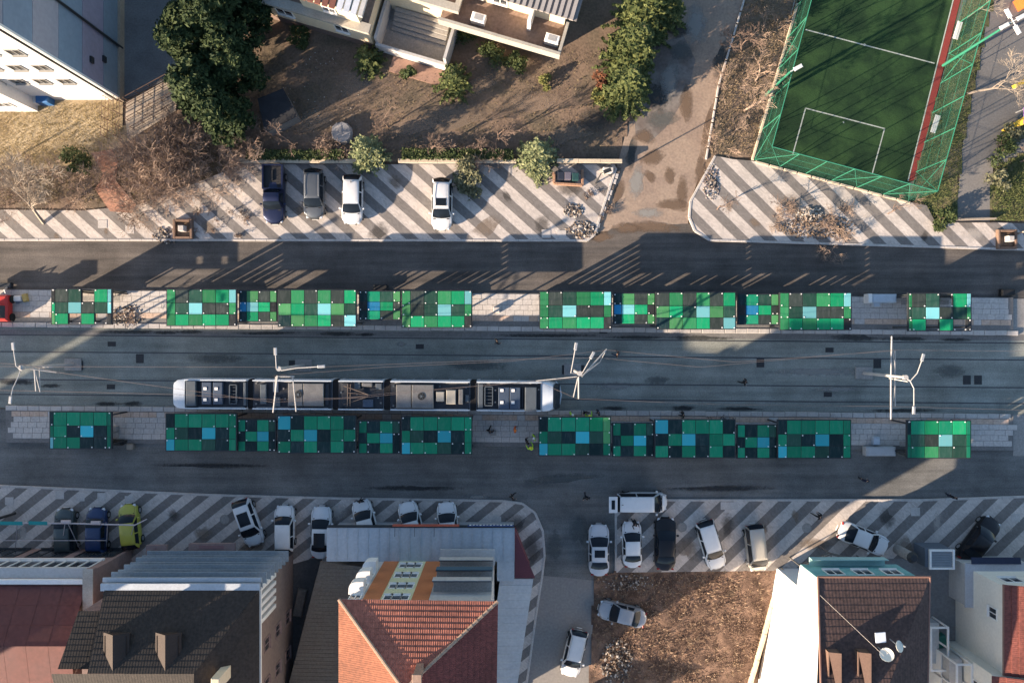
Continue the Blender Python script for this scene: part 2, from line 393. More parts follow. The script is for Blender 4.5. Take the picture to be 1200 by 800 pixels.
REDSOIL = M('red_soil', (.115, .072, .052), .97, .35, .8, .05, rgb2=(.175, .112, .08), fine=14, bscale=12)
struct(lump('yard', [(285, 190), (720, 190), (740, 140), (790, -30), (690, -90), (260, -90), (270, 120)], YARD, .45, .07, 3))
struct(lump('soil_lot', [(697, 672), (722, 669), (905, 667), (915, 664), (880, 820), (690, 880), (692, 740)], REDSOIL, .22, .16, 8))
struct(lump('dry_lawn', [(-120, 117), (143, 117), (150, 165), (110, 196), (40, 200), (-120, 200)], DRY, .5, .03, 5))
struct(lump('verge', [(826, 190), (842, 100), (872, 0), (880, -60), (960, -60), (930, 30), (886, 186), (858, 187)], YARD, .4, .06, 6))
struct(lump('verge', [(1064, 236), (1122, 27), (1145, -40), (1175, -40), (1150, 60), (1128, 170), (1120, 258), (1096, 262), (1085, 241)], GRASSV, .4, .05, 9))
s_ = MB(); s_.sheet(GP([(1150, 60), (1172, -60), (1330, -60), (1330, 190), (1164, 195), (1160, 260), (1120, 260), (1128, 170)]), -.01)
struct(s_.build('path', M('path_asphalt', (.17, .16, .15), .9, .15, .5, fine=6)))
struct(lump('verge', [(1164, 195), (1330, 120), (1330, 264), (1160, 260)], GRASSV, .4, .06, 12))
struct(lump('verge', [(-120, 200), (40, 198), (110, 195), (150, 165), (210, 140), (284, 160), (284, 194), (230, 215), (165, 240), (100, 247), (-120, 243)], YARD, .4, .06, 14))
s_ = MB(); s_.sheet(GP([(146, 118), (143, -60), (250, -60), (250, 70), (205, 88)]), -.006); struct(s_.build('courtyard', CONCD))
s_ = MB(); s_.sheet(GP([(148, 120), (203, 90), (210, 92), (206, 130), (150, 165), (147, 140)]), .02); struct(s_.build('ramp', M('ramp_concrete', (.36, .30, .24), .9, .15, .6)))
# brick-red paved triangle by the pavement
bp_ = pavers('red_pavers', (.30, .155, .105), .22, .11, R(20), .7)
s_ = MB(); s_.prism([(p.x, p.y) for p in GP([(108, 180), (132, 175), (139, 190), (136, 212), (160, 240), (155, 250), (130, 248), (112, 222), (122, 205)])], -.05, .13); struct(s_.build('brick_apron', bp_))

# worn patches, stains and repairs with their own ragged outlines
def ragged(px, py, rx, ry, seed, n=26, rot=0.0):
    rng = random.Random(seed); c = G(px, py); pts = []; ph = [rng.uniform(0, 6.28) for _ in range(5)]
    for i in range(n):
        a = 6.2832 * i / n; q = 1 + sum(.28 / (k + 1) * math.sin((k + 2) * a + ph[k]) for k in range(5)) * .8 + rng.uniform(-.06, .06)
        x, y = rx * q * math.cos(a), ry * q * math.sin(a); pts.append((c.x + x * math.cos(rot) - y * math.sin(rot), c.y + x * math.sin(rot) + y * math.cos(rot)))
    return pts
def soft(name, rgb, strength=.8, rough=.9, nscale=3.0):
    """stain that thins out towards its own ragged rim"""
    m = bpy.data.materials.new(name); m.use_nodes = True; nt = m.node_tree; N, L = nt.nodes, nt.links; b = N['Principled BSDF']
    tc = N.new('ShaderNodeTexCoord'); mp = N.new('ShaderNodeMapping'); mp.inputs['Location'].default_value = (-1, -1, 0); mp.inputs['Scale'].default_value = (2, 2, 0); L.new(tc.outputs['Generated'], mp.inputs[0])
    ln = N.new('ShaderNodeVectorMath'); ln.operation = 'LENGTH'; L.new(mp.outputs[0], ln.inputs[0])
    g = N.new('ShaderNodeNewGeometry'); n = N.new('ShaderNodeTexNoise'); n.inputs['Scale'].default_value = nscale; n.inputs['Detail'].default_value = 6; n.inputs['Roughness'].default_value = .7; L.new(g.outputs['Position'], n.inputs['Vector'])
    mu = N.new('ShaderNodeMath'); mu.operation = 'MULTIPLY_ADD'; L.new(n.outputs['Fac'], mu.inputs[0]); mu.inputs[1].default_value = 1.3; mu.inputs[2].default_value = -.65
    ad = N.new('ShaderNodeMath'); ad.operation = 'ADD'; L.new(ln.outputs['Value'], ad.inputs[0]); L.new(mu.outputs[0], ad.inputs[1])
    mr = N.new('ShaderNodeMapRange'); mr.inputs[1].default_value = .95; mr.inputs[2].default_value = .35; mr.inputs[3].default_value = 0; mr.inputs[4].default_value = strength; L.new(ad.outputs[0], mr.inputs[0]); L.new(mr.outputs[0], b.inputs['Alpha'])
    b.inputs['Base Color'].default_value = (*rgb, 1); b.inputs['Roughness'].default_value = rough; b.inputs['Specular IOR Level'].default_value = .2
    return m
STAIN = soft('damp_stain', (.055, .058, .057)); STAIN2 = soft('wet_asphalt', (.04, .041, .043), .75); DUST = soft('dust_pale', (.27, .265, .25), .7, nscale=2); MUD = soft('trodden_mud', (.15, .105, .075), .8, nscale=2); REPAIR = soft('asphalt_repair', (.11, .118, .115), .6)
k_ = 0
for (x, y, rx, ry, mt, z) in ((155, 389, 3.2, .22, STAIN, .0095), (195, 389.5, 1.6, .18, STAIN, .0095), (222, 389, 1.1, .25, STAIN, .0096), (310, 390, 2.6, .2, STAIN, .0095), (395, 391, 2.2, .22, STAIN, .0095), (430, 392, 1.3, .15, STAIN2, .0097), (640, 393, 4.5, .22, STAIN, .0095), (745, 395, 2.2, .25, STAIN, .0096), (820, 396, 3.0, .25, STAIN, .0095), (1000, 396, 2.6, .35, STAIN, .0095), (1060, 397, 2.2, .25, STAIN, .0096), (1120, 398, 1.6, .2, STAIN, .0095),
    (128, 473, 1.2, .28, STAIN2, .0095), (156, 473, .9, .3, STAIN2, .0096), (800, 478, 1.3, .28, STAIN2, .0095), (865, 479, 1.8, .25, STAIN2, .0096), (720, 478, 1.4, .2, STAIN2, .0095), (1060, 481, 3.0, .25, STAIN, .0095), (20, 447, 2.4, .3, STAIN2, .0095), (60, 452, 1.2, .2, STAIN, .0096),
    (965, 436, 4.5, .5, DUST, .0094), (720, 452, 2.2, .35, DUST, .0094), (770, 445, 1.4, .4, REPAIR, .0094), (1115, 435, 1.8, .6, REPAIR, .0094), (470, 403, .5, .25, DUST, .0094), (250, 420, 3.5, .4, REPAIR, .0094), (560, 428, 3.5, .45, REPAIR, .0094), (980, 456, 2.2, .3, DUST, .0095)):
    k_ += 1; m = MB(); m.sheet(ragged(x, y, rx, ry, k_), z); struct(m.build('road_stain', mt))
for (x, y, rx, ry, mt, z, rt_) in ((760, 266, 3.2, .55, MUD, .004, 0), (735, 268, 1.6, .5, MUD, .008, 0), (705, 277, 1.2, .5, MUD, .0045, 0), (785, 205, .55, .9, MUD, -.011, .5), (762, 207, .9, .35, MUD, -.01, -.6), (800, 225, .6, 1.6, MUD, -.012, -.2), (755, 160, 1.0, .8, MUD, -.008, .2), (820, 200, .35, 2.2, MUD, -.012, -.25), (770, 110, 1.6, 1.2, STAIN, -.008, .4), (795, 35, 1.4, .7, STAIN, -.008, .4), (660, 560, 3.5, .5, REPAIR, -.0028, .1), (250, 545, 5.5, .25, STAIN2, -.0028, 0), (480, 572, 4, .3, STAIN2, -.0028, 0), (560, 582, 1.3, .22, DUST, -.0027, 0), (850, 572, 5, .3, STAIN2, -.0028, 0), (680, 620, 1.0, 1.6, REPAIR, -.0028, 0), (650, 640, .7, 1.8, REPAIR, -.0027, 0), (180, 578, 1.0, .15, DUST, -.0027, 0)):
    k_ += 1; m = MB(); m.sheet(ragged(x, y, rx, ry, k_, rot=rt_), z); struct(m.build('road_stain', mt))

OIL = soft('oil_stain', (.07, .065, .06), .55, nscale=4); PALE = soft('pale_wear', (.55, .50, .45), .45, nscale=2); TAN = soft('tan_earth', (.27, .20, .15), .6, nscale=2); DIRT = soft('dirt_film', (.22, .17, .13), .6, nscale=2)
rng_ = random.Random(77)
spots = [(321, 250), (368, 246), (412, 250), (518, 255), (340, 215), (450, 270), (600, 230), (640, 262), (470, 210), (575, 265), (660, 225), (250, 262), (120, 270), (60, 274), (860, 240), (890, 262), (1020, 250), (1080, 275), (930, 240), (1140, 277),
         (76, 640), (113, 640), (151, 640), (30, 620), (200, 600), (240, 625), (291, 640), (333, 600), (376, 605), (600, 610), (620, 640), (400, 598), (779, 650), (740, 655), (800, 640), (860, 610), (900, 620), (930, 600), (1040, 610), (1100, 610), (1146, 650), (1180, 620), (950, 640), (1060, 640)]
for i, (x, y) in enumerate(spots):
    rx = rng_.uniform(.4, 1.5); mt = rng_.choice((OIL, OIL, PALE, DIRT, DIRT)); m = MB(); m.sheet(ragged(x + rng_.uniform(-8, 8), y + rng_.uniform(-4, 4), rx, rx * rng_.uniform(.35, .8), 300 + i, rot=rng_.uniform(0, 3)), .1275 + .0004 * (i % 5)); struct(m.build('pavement_stain', mt))
for i, (x, y, rx, ry, mt) in enumerate(((520, 140, 4.5, 1.6, DIRT), (620, 120, 3.5, 1.2, TAN), (420, 100, 2.6, 1.8, TAN), (660, 160, 3.5, .9, DIRT), (370, 140, 3.0, 1.0, DIRT), (560, 100, 2.5, .8, DIRT), (480, 150, 3.5, .8, TAN), (700, 140, 2.5, 1.0, OIL))):
    m = MB(); m.sheet(ragged(x, y, rx, ry, 400 + i, rot=.35), .115 + .0006 * i); struct(m.build('trodden_earth', mt))

for i, (x, y, rx, ry, mt, rt_) in enumerate(((800, 60, 1.6, .9, REPAIR, .3), (785, 95, 1.0, 1.8, DUST, -.3), (815, 30, 1.2, 2.0, DUST, -.3), (775, 140, 1.5, 1.0, REPAIR, .2), (805, 120, .7, 1.8, MUD, -.25), (765, 185, 1.2, .8, MUD, .4), (745, 215, .8, 1.6, DUST, -.3), (790, 240, 1.6, .6, MUD, 0), (760, 250, 1.4, .5, DUST, .1), (830, 150, .5, 2.4, MUD, -.28), (740, 180, .5, 1.6, STAIN, -.3), (725, 225, .35, 1.8, MUD, -.33), (845, 70, .6, 2.2, STAIN, -.28), (770, 40, 1.0, 1.3, STAIN, .2))):
    m = MB(); m.sheet(ragged(x, y, rx, ry, 500 + i, rot=rt_), -.0075 + .0006 * (i % 8)); struct(m.build('driveway_stain', mt))
# ================================================================ BUILDINGS
def window(root, p, u, n, w, h, mat=WHITEP, mull=1, name='window', pane=GLASSD, t=.07):
    """p: centre on the wall, u: along wall, n: outward"""
    u = Vector(u).normalized(); n = Vector(n).normalized(); z = Vector((0, 0, 1)); p = Vector(p)
    m = MB()
    for s in (-1, 1):
        m.ob(p + u * (s * (w / 2) - .04) - z * h / 2, u * .08, n * t, z * h)
        m.ob(p - u * (w / 2 - .04) + z * (s * (h / 2 - .04) - .04), u * (w - .08), n * (t - .006), z * .08)
    for k in range(mull):
        m.ob(p + u * (-w / 2 + w * (k + 1) / (mull + 1) - .03) - z * (h / 2 - .08), u * .06, n * (t - .012), z * (h - .16))
    m.ob(p - u * (w / 2 + .06) - z * (h / 2 + .06), u * (w + .12), n * (t + .1), z * .055)
    f = m.build(name, mat, root)
    g = MB(); g.ob(p - u * (w / 2 - .05) - z * (h / 2 - .05), u * (w - .1), n * .02, z * (h - .1)); g.build('pane', pane, f)
    return f
def courses(parent, a, b, c, d, n, mat, lift=.07, name='tile_course'):
    """tile courses from eave a-b up to ridge d-c, each a slab lapping the next"""
    a, b, c, d = map(Vector, (a, b, c, d)); nr = (b - a).cross(d - a)
    nr = nr.normalized() if nr.length > 1e-6 else Vector((0, 0, 1))
    if nr.z < 0: nr = -nr
    for i in range(n):
        t0, t1 = i / n, (i + 1.15) / n; t1 = min(t1, 1)
        p0, p1 = a.lerp(d, t0), b.lerp(c, t0); q0, q1 = a.lerp(d, t1), b.lerp(c, t1)
        m = MB(); up = nr * lift; lo = nr * .012
        m.add([p0 + up, p1 + up, q1 + lo, q0 + lo, p0, p1], [(0, 1, 2, 3), (4, 5, 1, 0), (3, 4, 0), (1, 5, 2)])
        m.build(name, mat, parent)
def tilemat(name, rgb, freq=14, axis=0, var=.3, relief=.012):
    """roof tile: cylindrical tiles across the slope as relief, tone per tile"""
    m = bpy.data.materials.new(name); m.use_nodes = True; nt = m.node_tree; N, L = nt.nodes, nt.links; b = N['Principled BSDF']
    g = N.new('ShaderNodeNewGeometry'); sp = N.new('ShaderNodeSeparateXYZ'); L.new(g.outputs['Position'], sp.inputs[0])
    ml = N.new('ShaderNodeMath'); ml.operation = 'MULTIPLY'; ml.inputs[1].default_value = freq; L.new(sp.outputs[axis], ml.inputs[0])
    si = N.new('ShaderNodeMath'); si.operation = 'SINE'; L.new(ml.outputs[0], si.inputs[0])
    bp = N.new('ShaderNodeBump'); bp.inputs['Distance'].default_value = relief; L.new(si.outputs[0], bp.inputs['Height']); L.new(bp.outputs[0], b.inputs['Normal'])
    n1 = N.new('ShaderNodeTexNoise'); n1.inputs['Scale'].default_value = 4.5; n1.inputs['Detail'].default_value = 5; L.new(g.outputs['Position'], n1.inputs['Vector'])
    n2 = N.new('ShaderNodeTexNoise'); n2.inputs['Scale'].default_value = .4; n2.inputs['Detail'].default_value = 4; L.new(g.outputs['Position'], n2.inputs['Vector'])
    mr = N.new('ShaderNodeMapRange'); mr.inputs[1].default_value = .3; mr.inputs[2].default_value = .7; mr.inputs[3].default_value = 1 - var; mr.inputs[4].default_value = 1 + var; L.new(n1.outputs['Fac'], mr.inputs[0])
    mr2 = N.new('ShaderNodeMapRange'); mr2.inputs[1].default_value = .3; mr2.inputs[2].default_value = .7; mr2.inputs[3].default_value = .8; mr2.inputs[4].default_value = 1.2; L.new(n2.outputs['Fac'], mr2.inputs[0])
    mu = N.new('ShaderNodeMath'); mu.operation = 'MULTIPLY'; L.new(mr.outputs[0], mu.inputs[0]); L.new(mr2.outputs[0], mu.inputs[1])
    vm = N.new('ShaderNodeVectorMath'); vm.operation = 'SCALE'; vm.inputs[0].default_value = rgb; L.new(mu.outputs[0], vm.inputs['Scale'])
    L.new(vm.outputs[0], b.inputs['Base Color']); b.inputs['Roughness'].default_value = .85
    return m
def ribbed(parent, poly, z, mat, pitch=.5, axis='y', rib=.05, slope=None, name='roof_sheet', n_panels=1):
    """standing-seam / corrugated sheet: clipped strips, each lapping its neighbour as real ribs. poly in xy, height z or z(x,y)"""
    zf = z if callable(z) else (lambda x, y: z)
    xs = [p[0] if axis == 'y' else p[1] for p in poly]; lo, hi = min(xs), max(xs); n = max(1, int((hi - lo) / pitch))
    m = MB(); base = [(p[0], p[1], zf(p[0], p[1])) for p in ccw(poly)]
    m.add(base, [tuple(range(len(base)))])
    m.add([(p[0], p[1], p[2] - .12) for p in base] + base, [(i, (i + 1) % len(base), len(base) + (i + 1) % len(base), len(base) + i) for i in range(len(base))])
    for k in range(n + 1):
        c = lo + (hi - lo) * k / max(n, 1); hw = pitch * .13
        nn = (1, 0) if axis == 'y' else (0, 1)
        q = clip([(p[0], p[1]) for p in poly], nn, c + hw); q = clip(q, (-nn[0], -nn[1]), -(c - hw)) if len(q) > 2 else q
        if len(q) < 3: continue
        q = ccw(q); t = [(p[0], p[1], zf(*p) + rib) for p in q]; b_ = [(p[0], p[1], zf(*p) + .004) for p in q]; L_ = len(q)
        m.add(b_ + t, [tuple(range(L_, 2 * L_))] + [(i, (i + 1) % L_, L_ + (i + 1) % L_, L_ + i) for i in range(L_)])
    return m.build(name, mat, parent)
TILE_O = tilemat('tile_sunlit_orange', (.24, .085, .044), 41, 1, .25, .006)  # west slope of the hip roof: its sunlit orange is put into the colour
TILE_R = tilemat('tile_red', (.30, .10, .065), 41, 0, .3, .008)
TILE_B = tilemat('shingle_brown', (.026, .019, .015), 30, 0, .45, .002)
TILE_BB = tilemat('tile_brown_red', (.062, .036, .031), 24, 0, .4, .003)
SHEETG = M('grey_metal_roof', (.42, .45, .48), .5, .1, .6, metal=.2, rgb2=(.36, .39, .42))
SHEETW = M('white_metal_roof', (.55, .55, .55), .55, .1, .5, rgb2=(.47, .47, .475))
SHEETD = M('dark_corrugated', (.16, .145, .125), .8, .25, .7, rgb2=(.12, .105, .09))
ORANGE = M('orange_render', (.42, .155, .065), .85, .08, .6)
YELGRN = M('pale_green_render', (.55, .56, .36), .85, .06, .6)
PINKW = M('pink_render', (.26, .18, .165), .85, .14, .4, rgb2=(.22, .155, .145))
GREYW = M('grey_render', (.42, .41, .40), .85, .1, .5)
TEALW = M('teal_render', (.16, .36, .36), .8, .12, .7, rgb2=(.20, .40, .40))

# ---- tall block at the street corner
rt = empty('apartment_block', G(60, 60), 'tall white block with pastel banded side wall beside the dark evergreens', 'building')
c0 = G(143, 117); HB = 20.0
m = MB(); m.bbox(c0.x - 30, c0.x, c0.y, c0.y + 26, 0, HB); m.build('wall', WHITEW, rt)
bands = [(.20, .25, .29), (.27, .24, .30), (.22, .27, .33), (.36, .33, .36), (.23, .28, .35), (.30, .29, .33)]
for k, c in enumerate(bands):
    m = MB(); m.bbox(c0.x, c0.x + .05, c0.y + .12, c0.y + 26, k * 3.3 if k else .9, (k + 1) * 3.3 - .07); m.build('wall_band', M('band_%d' % k, c, .8, .08, .3), rt)
m = MB(); m.bbox(c0.x, c0.x + .22, c0.y - .2, c0.y + 26, 0, .85); m.build('plinth', M('plinth_beige', (.34, .27, .2), .9, .15, .6), rt)
m = MB(); m.tube([(c0.x + .16, G(0, 58).y, 0.3), (c0.x + .16, G(0, 58).y, HB)], .11, 8); m.build('downpipe', STEELD, rt)
m = MB(); m.tube([(c0.x - .25, c0.y - .14, 0.3), (c0.x - .25, c0.y - .14, HB)], .09, 8); m.build('downpipe', STEELD, rt)
m = MB(); m.bbox(c0.x - .02, c0.x + .1, c0.y - .08, c0.y + .11, 0, HB); m.build('corner_trim', WHITEP, rt)
for k in range(6):
    for i in range(9):
        if k == 0 and i < 8: continue
        x = G(115, 0).x - i * 1.95
        window(rt, (x, c0.y, 1.8 + k * 3.3), (1, 0, 0), (0, -1, 0), 1.05, 1.15, M('shutter_grey', (.3, .29, .27), .8, .1, 2), 1)
for (yy, z) in ((G(0, 98).y, 5.0), (G(0, 88).y, 3.0)):
    m = MB(); m.bbox(c0.x + .05, c0.x + .2, yy, yy + .5, z, z + .5); m.build('vent', STEELD, rt)
m = MB(); m.bbox(c0.x - 30, c0.x + .3, c0.y - .3, c0.y + 26, HB, HB + .35); m.build('roof_slab', CONC, rt)
# its low annex
a0 = G(45, 131)
ra = empty('annex_building', a0 - Vector((2.5, -.8, 0)), 'low white annex standing in front of the tall banded block', 'building')
m = MB(); m.bbox(a0.x - 8, a0.x, a0.y, c0.y - .01, 0, 5.6); m.build('wall', WHITEW, ra)
m = MB(); m.bbox(a0.x - 8.1, a0.x + .15, a0.y - .15, c0.y - .012, 5.6, 5.8); m.build('roof_slab', M('roof_lilac', (.33, .31, .36), .8, .1, .5), ra)
window(ra, (a0.x - 1.6, a0.y, 2.2), (1, 0, 0), (0, -1, 0), 1.2, 1.1); window(ra, (a0.x - 4.2, a0.y, 2.2), (1, 0, 0), (0, -1, 0), 1.2, 1.1)
bl = MB(); q = G(57, 119); bl.cbox((q.x, q.y, .55), (1.1, .8, 1.1), .08); bl.cbox((q.x - .9, q.y - .1, .4), (.6, .6, .8), .06, .3, 1)
tag(bl.build('refuse_bin', [M('blue_plastic', (.03, .12, .3), .5, .1, 3), WHITEP]), 'blue refuse bin in the corner beside the low annex', 'bin')
# fence at the lawn's end
fr = empty('metal_fence', G(140, 140), 'thin metal mesh fence between the dry lawn and the ramp', 'fence')
for (xx, yy) in ((131, 118), (130, 130), (129, 142), (128, 154), (128, 163), (143, 120), (143, 135), (143, 150), (143, 163)):
    p = G(xx, yy); m = MB(); m.tube([p, p + Vector((0, 0, 1.6))], .035, 5); m.build('post', M('rust_brown', (.16, .1, .07), .8, .2, 3), fr)
for z in (.4, .95, 1.5):
    for xx in (130, 143):
        m = MB(); m.tube([G(xx, 118) + Vector((0, 0, z)), G(xx - 2, 163) + Vector((0, 0, z))], .022, 4); m.build('rail', MATS['rust_brown'], fr)
rr = empty('ramp_railing', G(175, 125), 'long tubular railings running along the concrete ramp', 'railing')
for (a_, b_) in (((150, 118), (205, 88)), ((150, 128), (206, 97)), ((152, 142), (206, 112)), ((158, 152), (208, 124))):
    pa, pb = G(*a_), G(*b_)
    m = MB()
    for z in (.45, .95): m.tube([pa + Vector((0, 0, z)), pb + Vector((0, 0, z))], .03, 5)
    for k in range(5): p = pa.lerp(pb, k / 4); m.tube([p, p + Vector((0, 0, .95))], .03, 5)
    m.build('railing', MATS['rust_brown'], rr)
p = G(-20, 206); m = MB(); m.tube([p, p + Vector((0, 0, 2.7))], [.09, .07], 7)
tag(m.build('wooden_post', M('grey_wood', (.2, .17, .14), .9, .2, 3)), 'bare wooden post at the corner of the dry lawn', 'post')

# ---- cream house above the yard (turned about 16 degrees)
TH = R(-16.3); U = Vector((math.cos(TH), math.sin(TH), 0)); V = Vector((-math.sin(TH), math.cos(TH), 0)); Z = Vector((0, 0, 1))
rc = empty('cream_house', G(470, 30), 'cream two storey house with roof terraces and ribbed metal roofs', 'house')
REDM = M('red_brown_sheet', (.17, .07, .05), .6, .2, .8); TERR = M('terrace_floor', (.22, .155, .125), .9, .25, .5, rgb2=(.17, .125, .10))
CORN = M('cornice_stone', (.34, .32, .28), .85, .15, 1.0)
def rb(o, du, dv, z0, z1, mat, name, par=rc):
    m = MB(); m.ob(Vector((o.x, o.y, z0)), U * du, V * dv, Z * (z1 - z0)); return m.build(name, mat, par)
W0 = G(440, 57)                                       # right-front ground corner of the west wing
wl = W0 - U * 13.5
rb(wl, 13.5, 11, 0, 4.2, CREAMW, 'wall')
rb(wl - V * .35 - U * .3, 14.1, .8, 4.2, 4.55, CORN, 'cornice')
rb(wl + V * .46, 13.5, 10, 4.2, 4.3, TERR, 'roof_deck')
rb(wl - V * .04, 13.5, .04, 0, 1.05, M('plinth_brown', (.14, .10, .085), .9, .15, .8), 'plinth')
for uu, ww in ((1.8, 1.3), (5.9, 1.5), (11.0, 1.2)):
    window(rc, wl + U * uu + Z * 2.7, U, -V, ww, 1.2)
u0 = wl + U * 8.0 + V * .3
rb(u0, 4.9, 8, 4.3, 6.7, CREAMW, 'upper_wall')
window(rc, u0 + U * 2.5 + Z * 5.6, U, -V, 1.1, .9)
for k in range(9):                                    # upper roof: red-brown ribbed sheets, pale ones at the end
    rb(u0 + U * (-.2 + k * .6) - V * .25, .46, 8.6, 6.72, 6.86 + (.05 if k % 2 else 0), REDM if k < 6 else M('pale_blue_sheet', (.50, .53, .58), .5, .1, .8), 'roof_sheet')
rb(u0 + U * 5.25 - V * .25, .35, 8.6, 6.62, 6.95, GREYW, 'gable_coping')
# entrance court with steps, open to the sky
e0 = G(447, 58)
rb(e0, 5.9, 3.6, 0, .35, CONC, 'court_floor')
rb(e0 - U * .25 - V * .25, 6.4, .25, 0, 1.5, GREYW, 'court_wall'); rb(e0 - U * .25, .25, 3.6, 0, 2.6, GREYW, 'court_wall'); rb(e0 + U * 5.9, .25, 3.6, 0, 2.4, GREYW, 'court_wall')
for k in range(5): rb(e0 + U * .5 + V * (1.75 + k * .36), 4.9, .33, .35 + 0.002 * k, .55 + k * .2, CONC, 'step')
rb(e0 - U * .4 + V * 3.6, 6.7, 7, 0, 4.1, CREAMW, 'wall'); rb(e0 - U * .55 + V * 3.35, 7.0, .65, 4.1, 4.6, CORN, 'parapet'); rb(e0 - U * .55 + V * 4.0, .45, 6.5, 4.1, 4.6, CORN, 'parapet'); rb(e0 + U * 6.0 + V * 4.0, .45, 6.5, 4.1, 4.6, CORN, 'parapet')
rb(e0 - U * .1 + V * 4.0, 6.1, 6.5, 4.1, 4.2, TERR, 'roof_deck')
rb(e0 + U * 1.2 - V * 1.7, 5.2, 1.4, -.02, .1, M('red_step', (.30, .185, .14), .9, .15, 1), 'doorstep')
# east wing with a terrace over the ground floor
E1 = G(642, 65); el = E1 - U * 8.6
rb(el, 8.6, 9, 0, 3.35, CREAMW, 'wall')
rb(el - V * .035, 8.6, .035, 0, .9, MATS['plinth_brown'], 'plinth')
for uu in (2.2, 5.6): window(rc, el + U * uu + Z * 2.2, U, -V, 1.5, 1.1)
rb(el - U * .8 - V * 1.0, 10.6, 2.6, 3.36, 3.5, TERR, 'terrace_floor')
rb(el - U * .8 - V * 1.25, 10.6, .25, 3.3, 4.35, CORN, 'parapet'); rb(el + U * 9.55 - V * 1.0, .25, 2.6, 3.3, 4.3, CORN, 'parapet')
u1 = el - U * .8 + V * 1.6
rb(u1, 10.2, 7, 3.36, 6.2, CREAMW, 'upper_wall')
for uu in (2.5, 4.6): window(rc, u1 + U * uu + Z * 4.7, U, -V, 1.2, 1.3)
rb(u1 + U * 7.3 - V * 1.3, .3, 1.3, 3.5, 5.6, WHITEW, 'divider_wall')
for k in range(16): rb(u1 + U * (3.1 + k * .5) - V * .6, .3, 7.8, 6.25, 6.40, M('grey_brown_sheet', (.33, .30, .28), .6, .1, .8), 'roof_sheet')
rb(u1 + U * 2.9 - V * .55, 8.3, 7.7, 6.2, 6.26, M('grey_sheet_base', (.2, .18, .17), .7, .1, .8), 'roof_base')
for nm, q, d in (('air_conditioner', el + U * 1.9 - V * .4, .9), ('air_conditioner', el + U * 8.3 - V * .35, 1.0)):
    m = MB(); c_ = q + U * .5 + V * .3; m.cbox((c_.x, c_.y, 3.9), (1.2, .75, .78), .05, TH); m.box((c_.x, c_.y, 4.3), (.7, .45, .03), TH, 1)
    tag(m.build(nm, [WHITEP, STEELL]), 'white cooling unit on the terrace ' + ('near the entrance court' if d < .95 else 'at the outer corner, beyond the divider wall'), 'cooling unit', 'cooling units on the terrace')

# ---- red-roofed shop row at the street (low, with a glazed attic strip)
xr = G(155, 0).x; yf = -18.75
rd = empty('red_roof_house', (xr - 10, yf - 4, 0), 'low house with plain dark red sheet roof and white glazed front', 'house')
m = MB(); m.bbox(xr - 22, xr, yf - 26, yf, 0, 6.2); m.build('wall', PINKW, rd)
REDR = M('red_sheet_roof', (.135, .043, .036), .75, .2, .35, rgb2=(.105, .038, .034), fine=3)
for i in range(12):                                  # north slope in sheets, south slope beyond the ridge
    xa = xr - .7 - (i + 1) * 1.75
    for j in range(3):
        t0, t1 = j / 3, (j + 1) / 3
        ya, yb = yf - 1.3 + (-4.0) * t0, yf - 1.3 + (-4.0) * t1; za, zb = 6.35 + 2.2 * t0, 6.35 + 2.2 * t1
        m = MB(); o_ = .012 * ((i + j) % 2)
        m.add([(xa, ya, za + .03 + o_), (xa + 1.73, ya, za + .03 + o_), (xa + 1.73, yb - .04, zb + .012), (xa, yb - .04, zb + .012), (xa, ya, za - .1), (xa + 1.73, ya, za - .1)], [(3, 2, 1, 0), (0, 1, 5, 4)]); m.build('roof_sheet', REDR, rd)
    m = MB(); m.add([(xa, yf - 5.3, 8.56), (xa + 1.73, yf - 5.3, 8.56), (xa + 1.73, yf - 24, 5.2), (xa, yf - 24, 5.2)], [(3, 2, 1, 0)]); m.build('roof_sheet', REDR, rd)
m = MB(); m.bbox(xr - .6, xr + .06, yf - 8, yf + .12, 6.2, 6.75); m.build('parapet', PINKW, rd)
m = MB(); m.bbox(xr - .7, xr + .12, yf - 8, yf + .2, 6.75, 6.83); m.build('coping', CORN, rd)
m = MB(); m.bbox(xr - 22, xr - .7, yf - 1.1, yf - .75, 6.2, 6.6); m.build('gutter', WHITEP, rd)
m = MB(); m.bbox(xr - 22, xr - .7, yf - .7, yf + .1, 6.0, 6.22); m.build('front_ledge', GREYW, rd)
for k in range(10): window(rd, (xr - 1.2 - k * .96, yf, 4.9), (1, 0, 0), (0, 1, 0), .9, 1.9, WHITEP, 0)
m = MB(); m.bbox(xr - 11, xr - .6, yf, yf + .16, 3.5, 3.8); m.build('sill_band', WHITEP, rd)
for k in range(5): window(rd, (xr - 2 - k * 4.2, yf, 1.6), (1, 0, 0), (0, 1, 0), 3.2, 2.4, STEELD, 2, 'shop_window')

# ---- brown shingle roof house with stacked balconies
bx0, bx1, byf, ez = -33.0, -19.1, -18.7, 10.4
rbn = empty('brown_roof_house', ((bx0 + bx1) / 2, byf - 5, 0), 'house with dark brown shingle roof, two dormers and stacked pale balconies', 'house')
m = MB(); m.bbox(bx0 + 2.3, bx1 - .3, byf - 20, byf - .4, 0, ez); m.build('wall', M('brown_pink_render', (.22, .165, .145), .85, .14, .4), rbn)
m = MB(); m.bbox(bx0 + .5, bx0 + 2.28, byf - 20, byf - 2.0, 0, ez); m.build('wall', PINKW, rbn)
BALC = M('balcony_pale', (.24, .28, .31), .7, .15, .6)
for k, z in enumerate((2.9, 4.9, 6.9, 8.9)):
    for z2, dpt in ((z, .55), (z + .95, .42)):
        m = MB(); m.bbox(bx0 + 2.0, bx1 + .1, byf - .36, byf + dpt, z2, z2 + .12); m.build('balcony_slab' if z2 == z else 'balcony_rail', BALC, rbn)
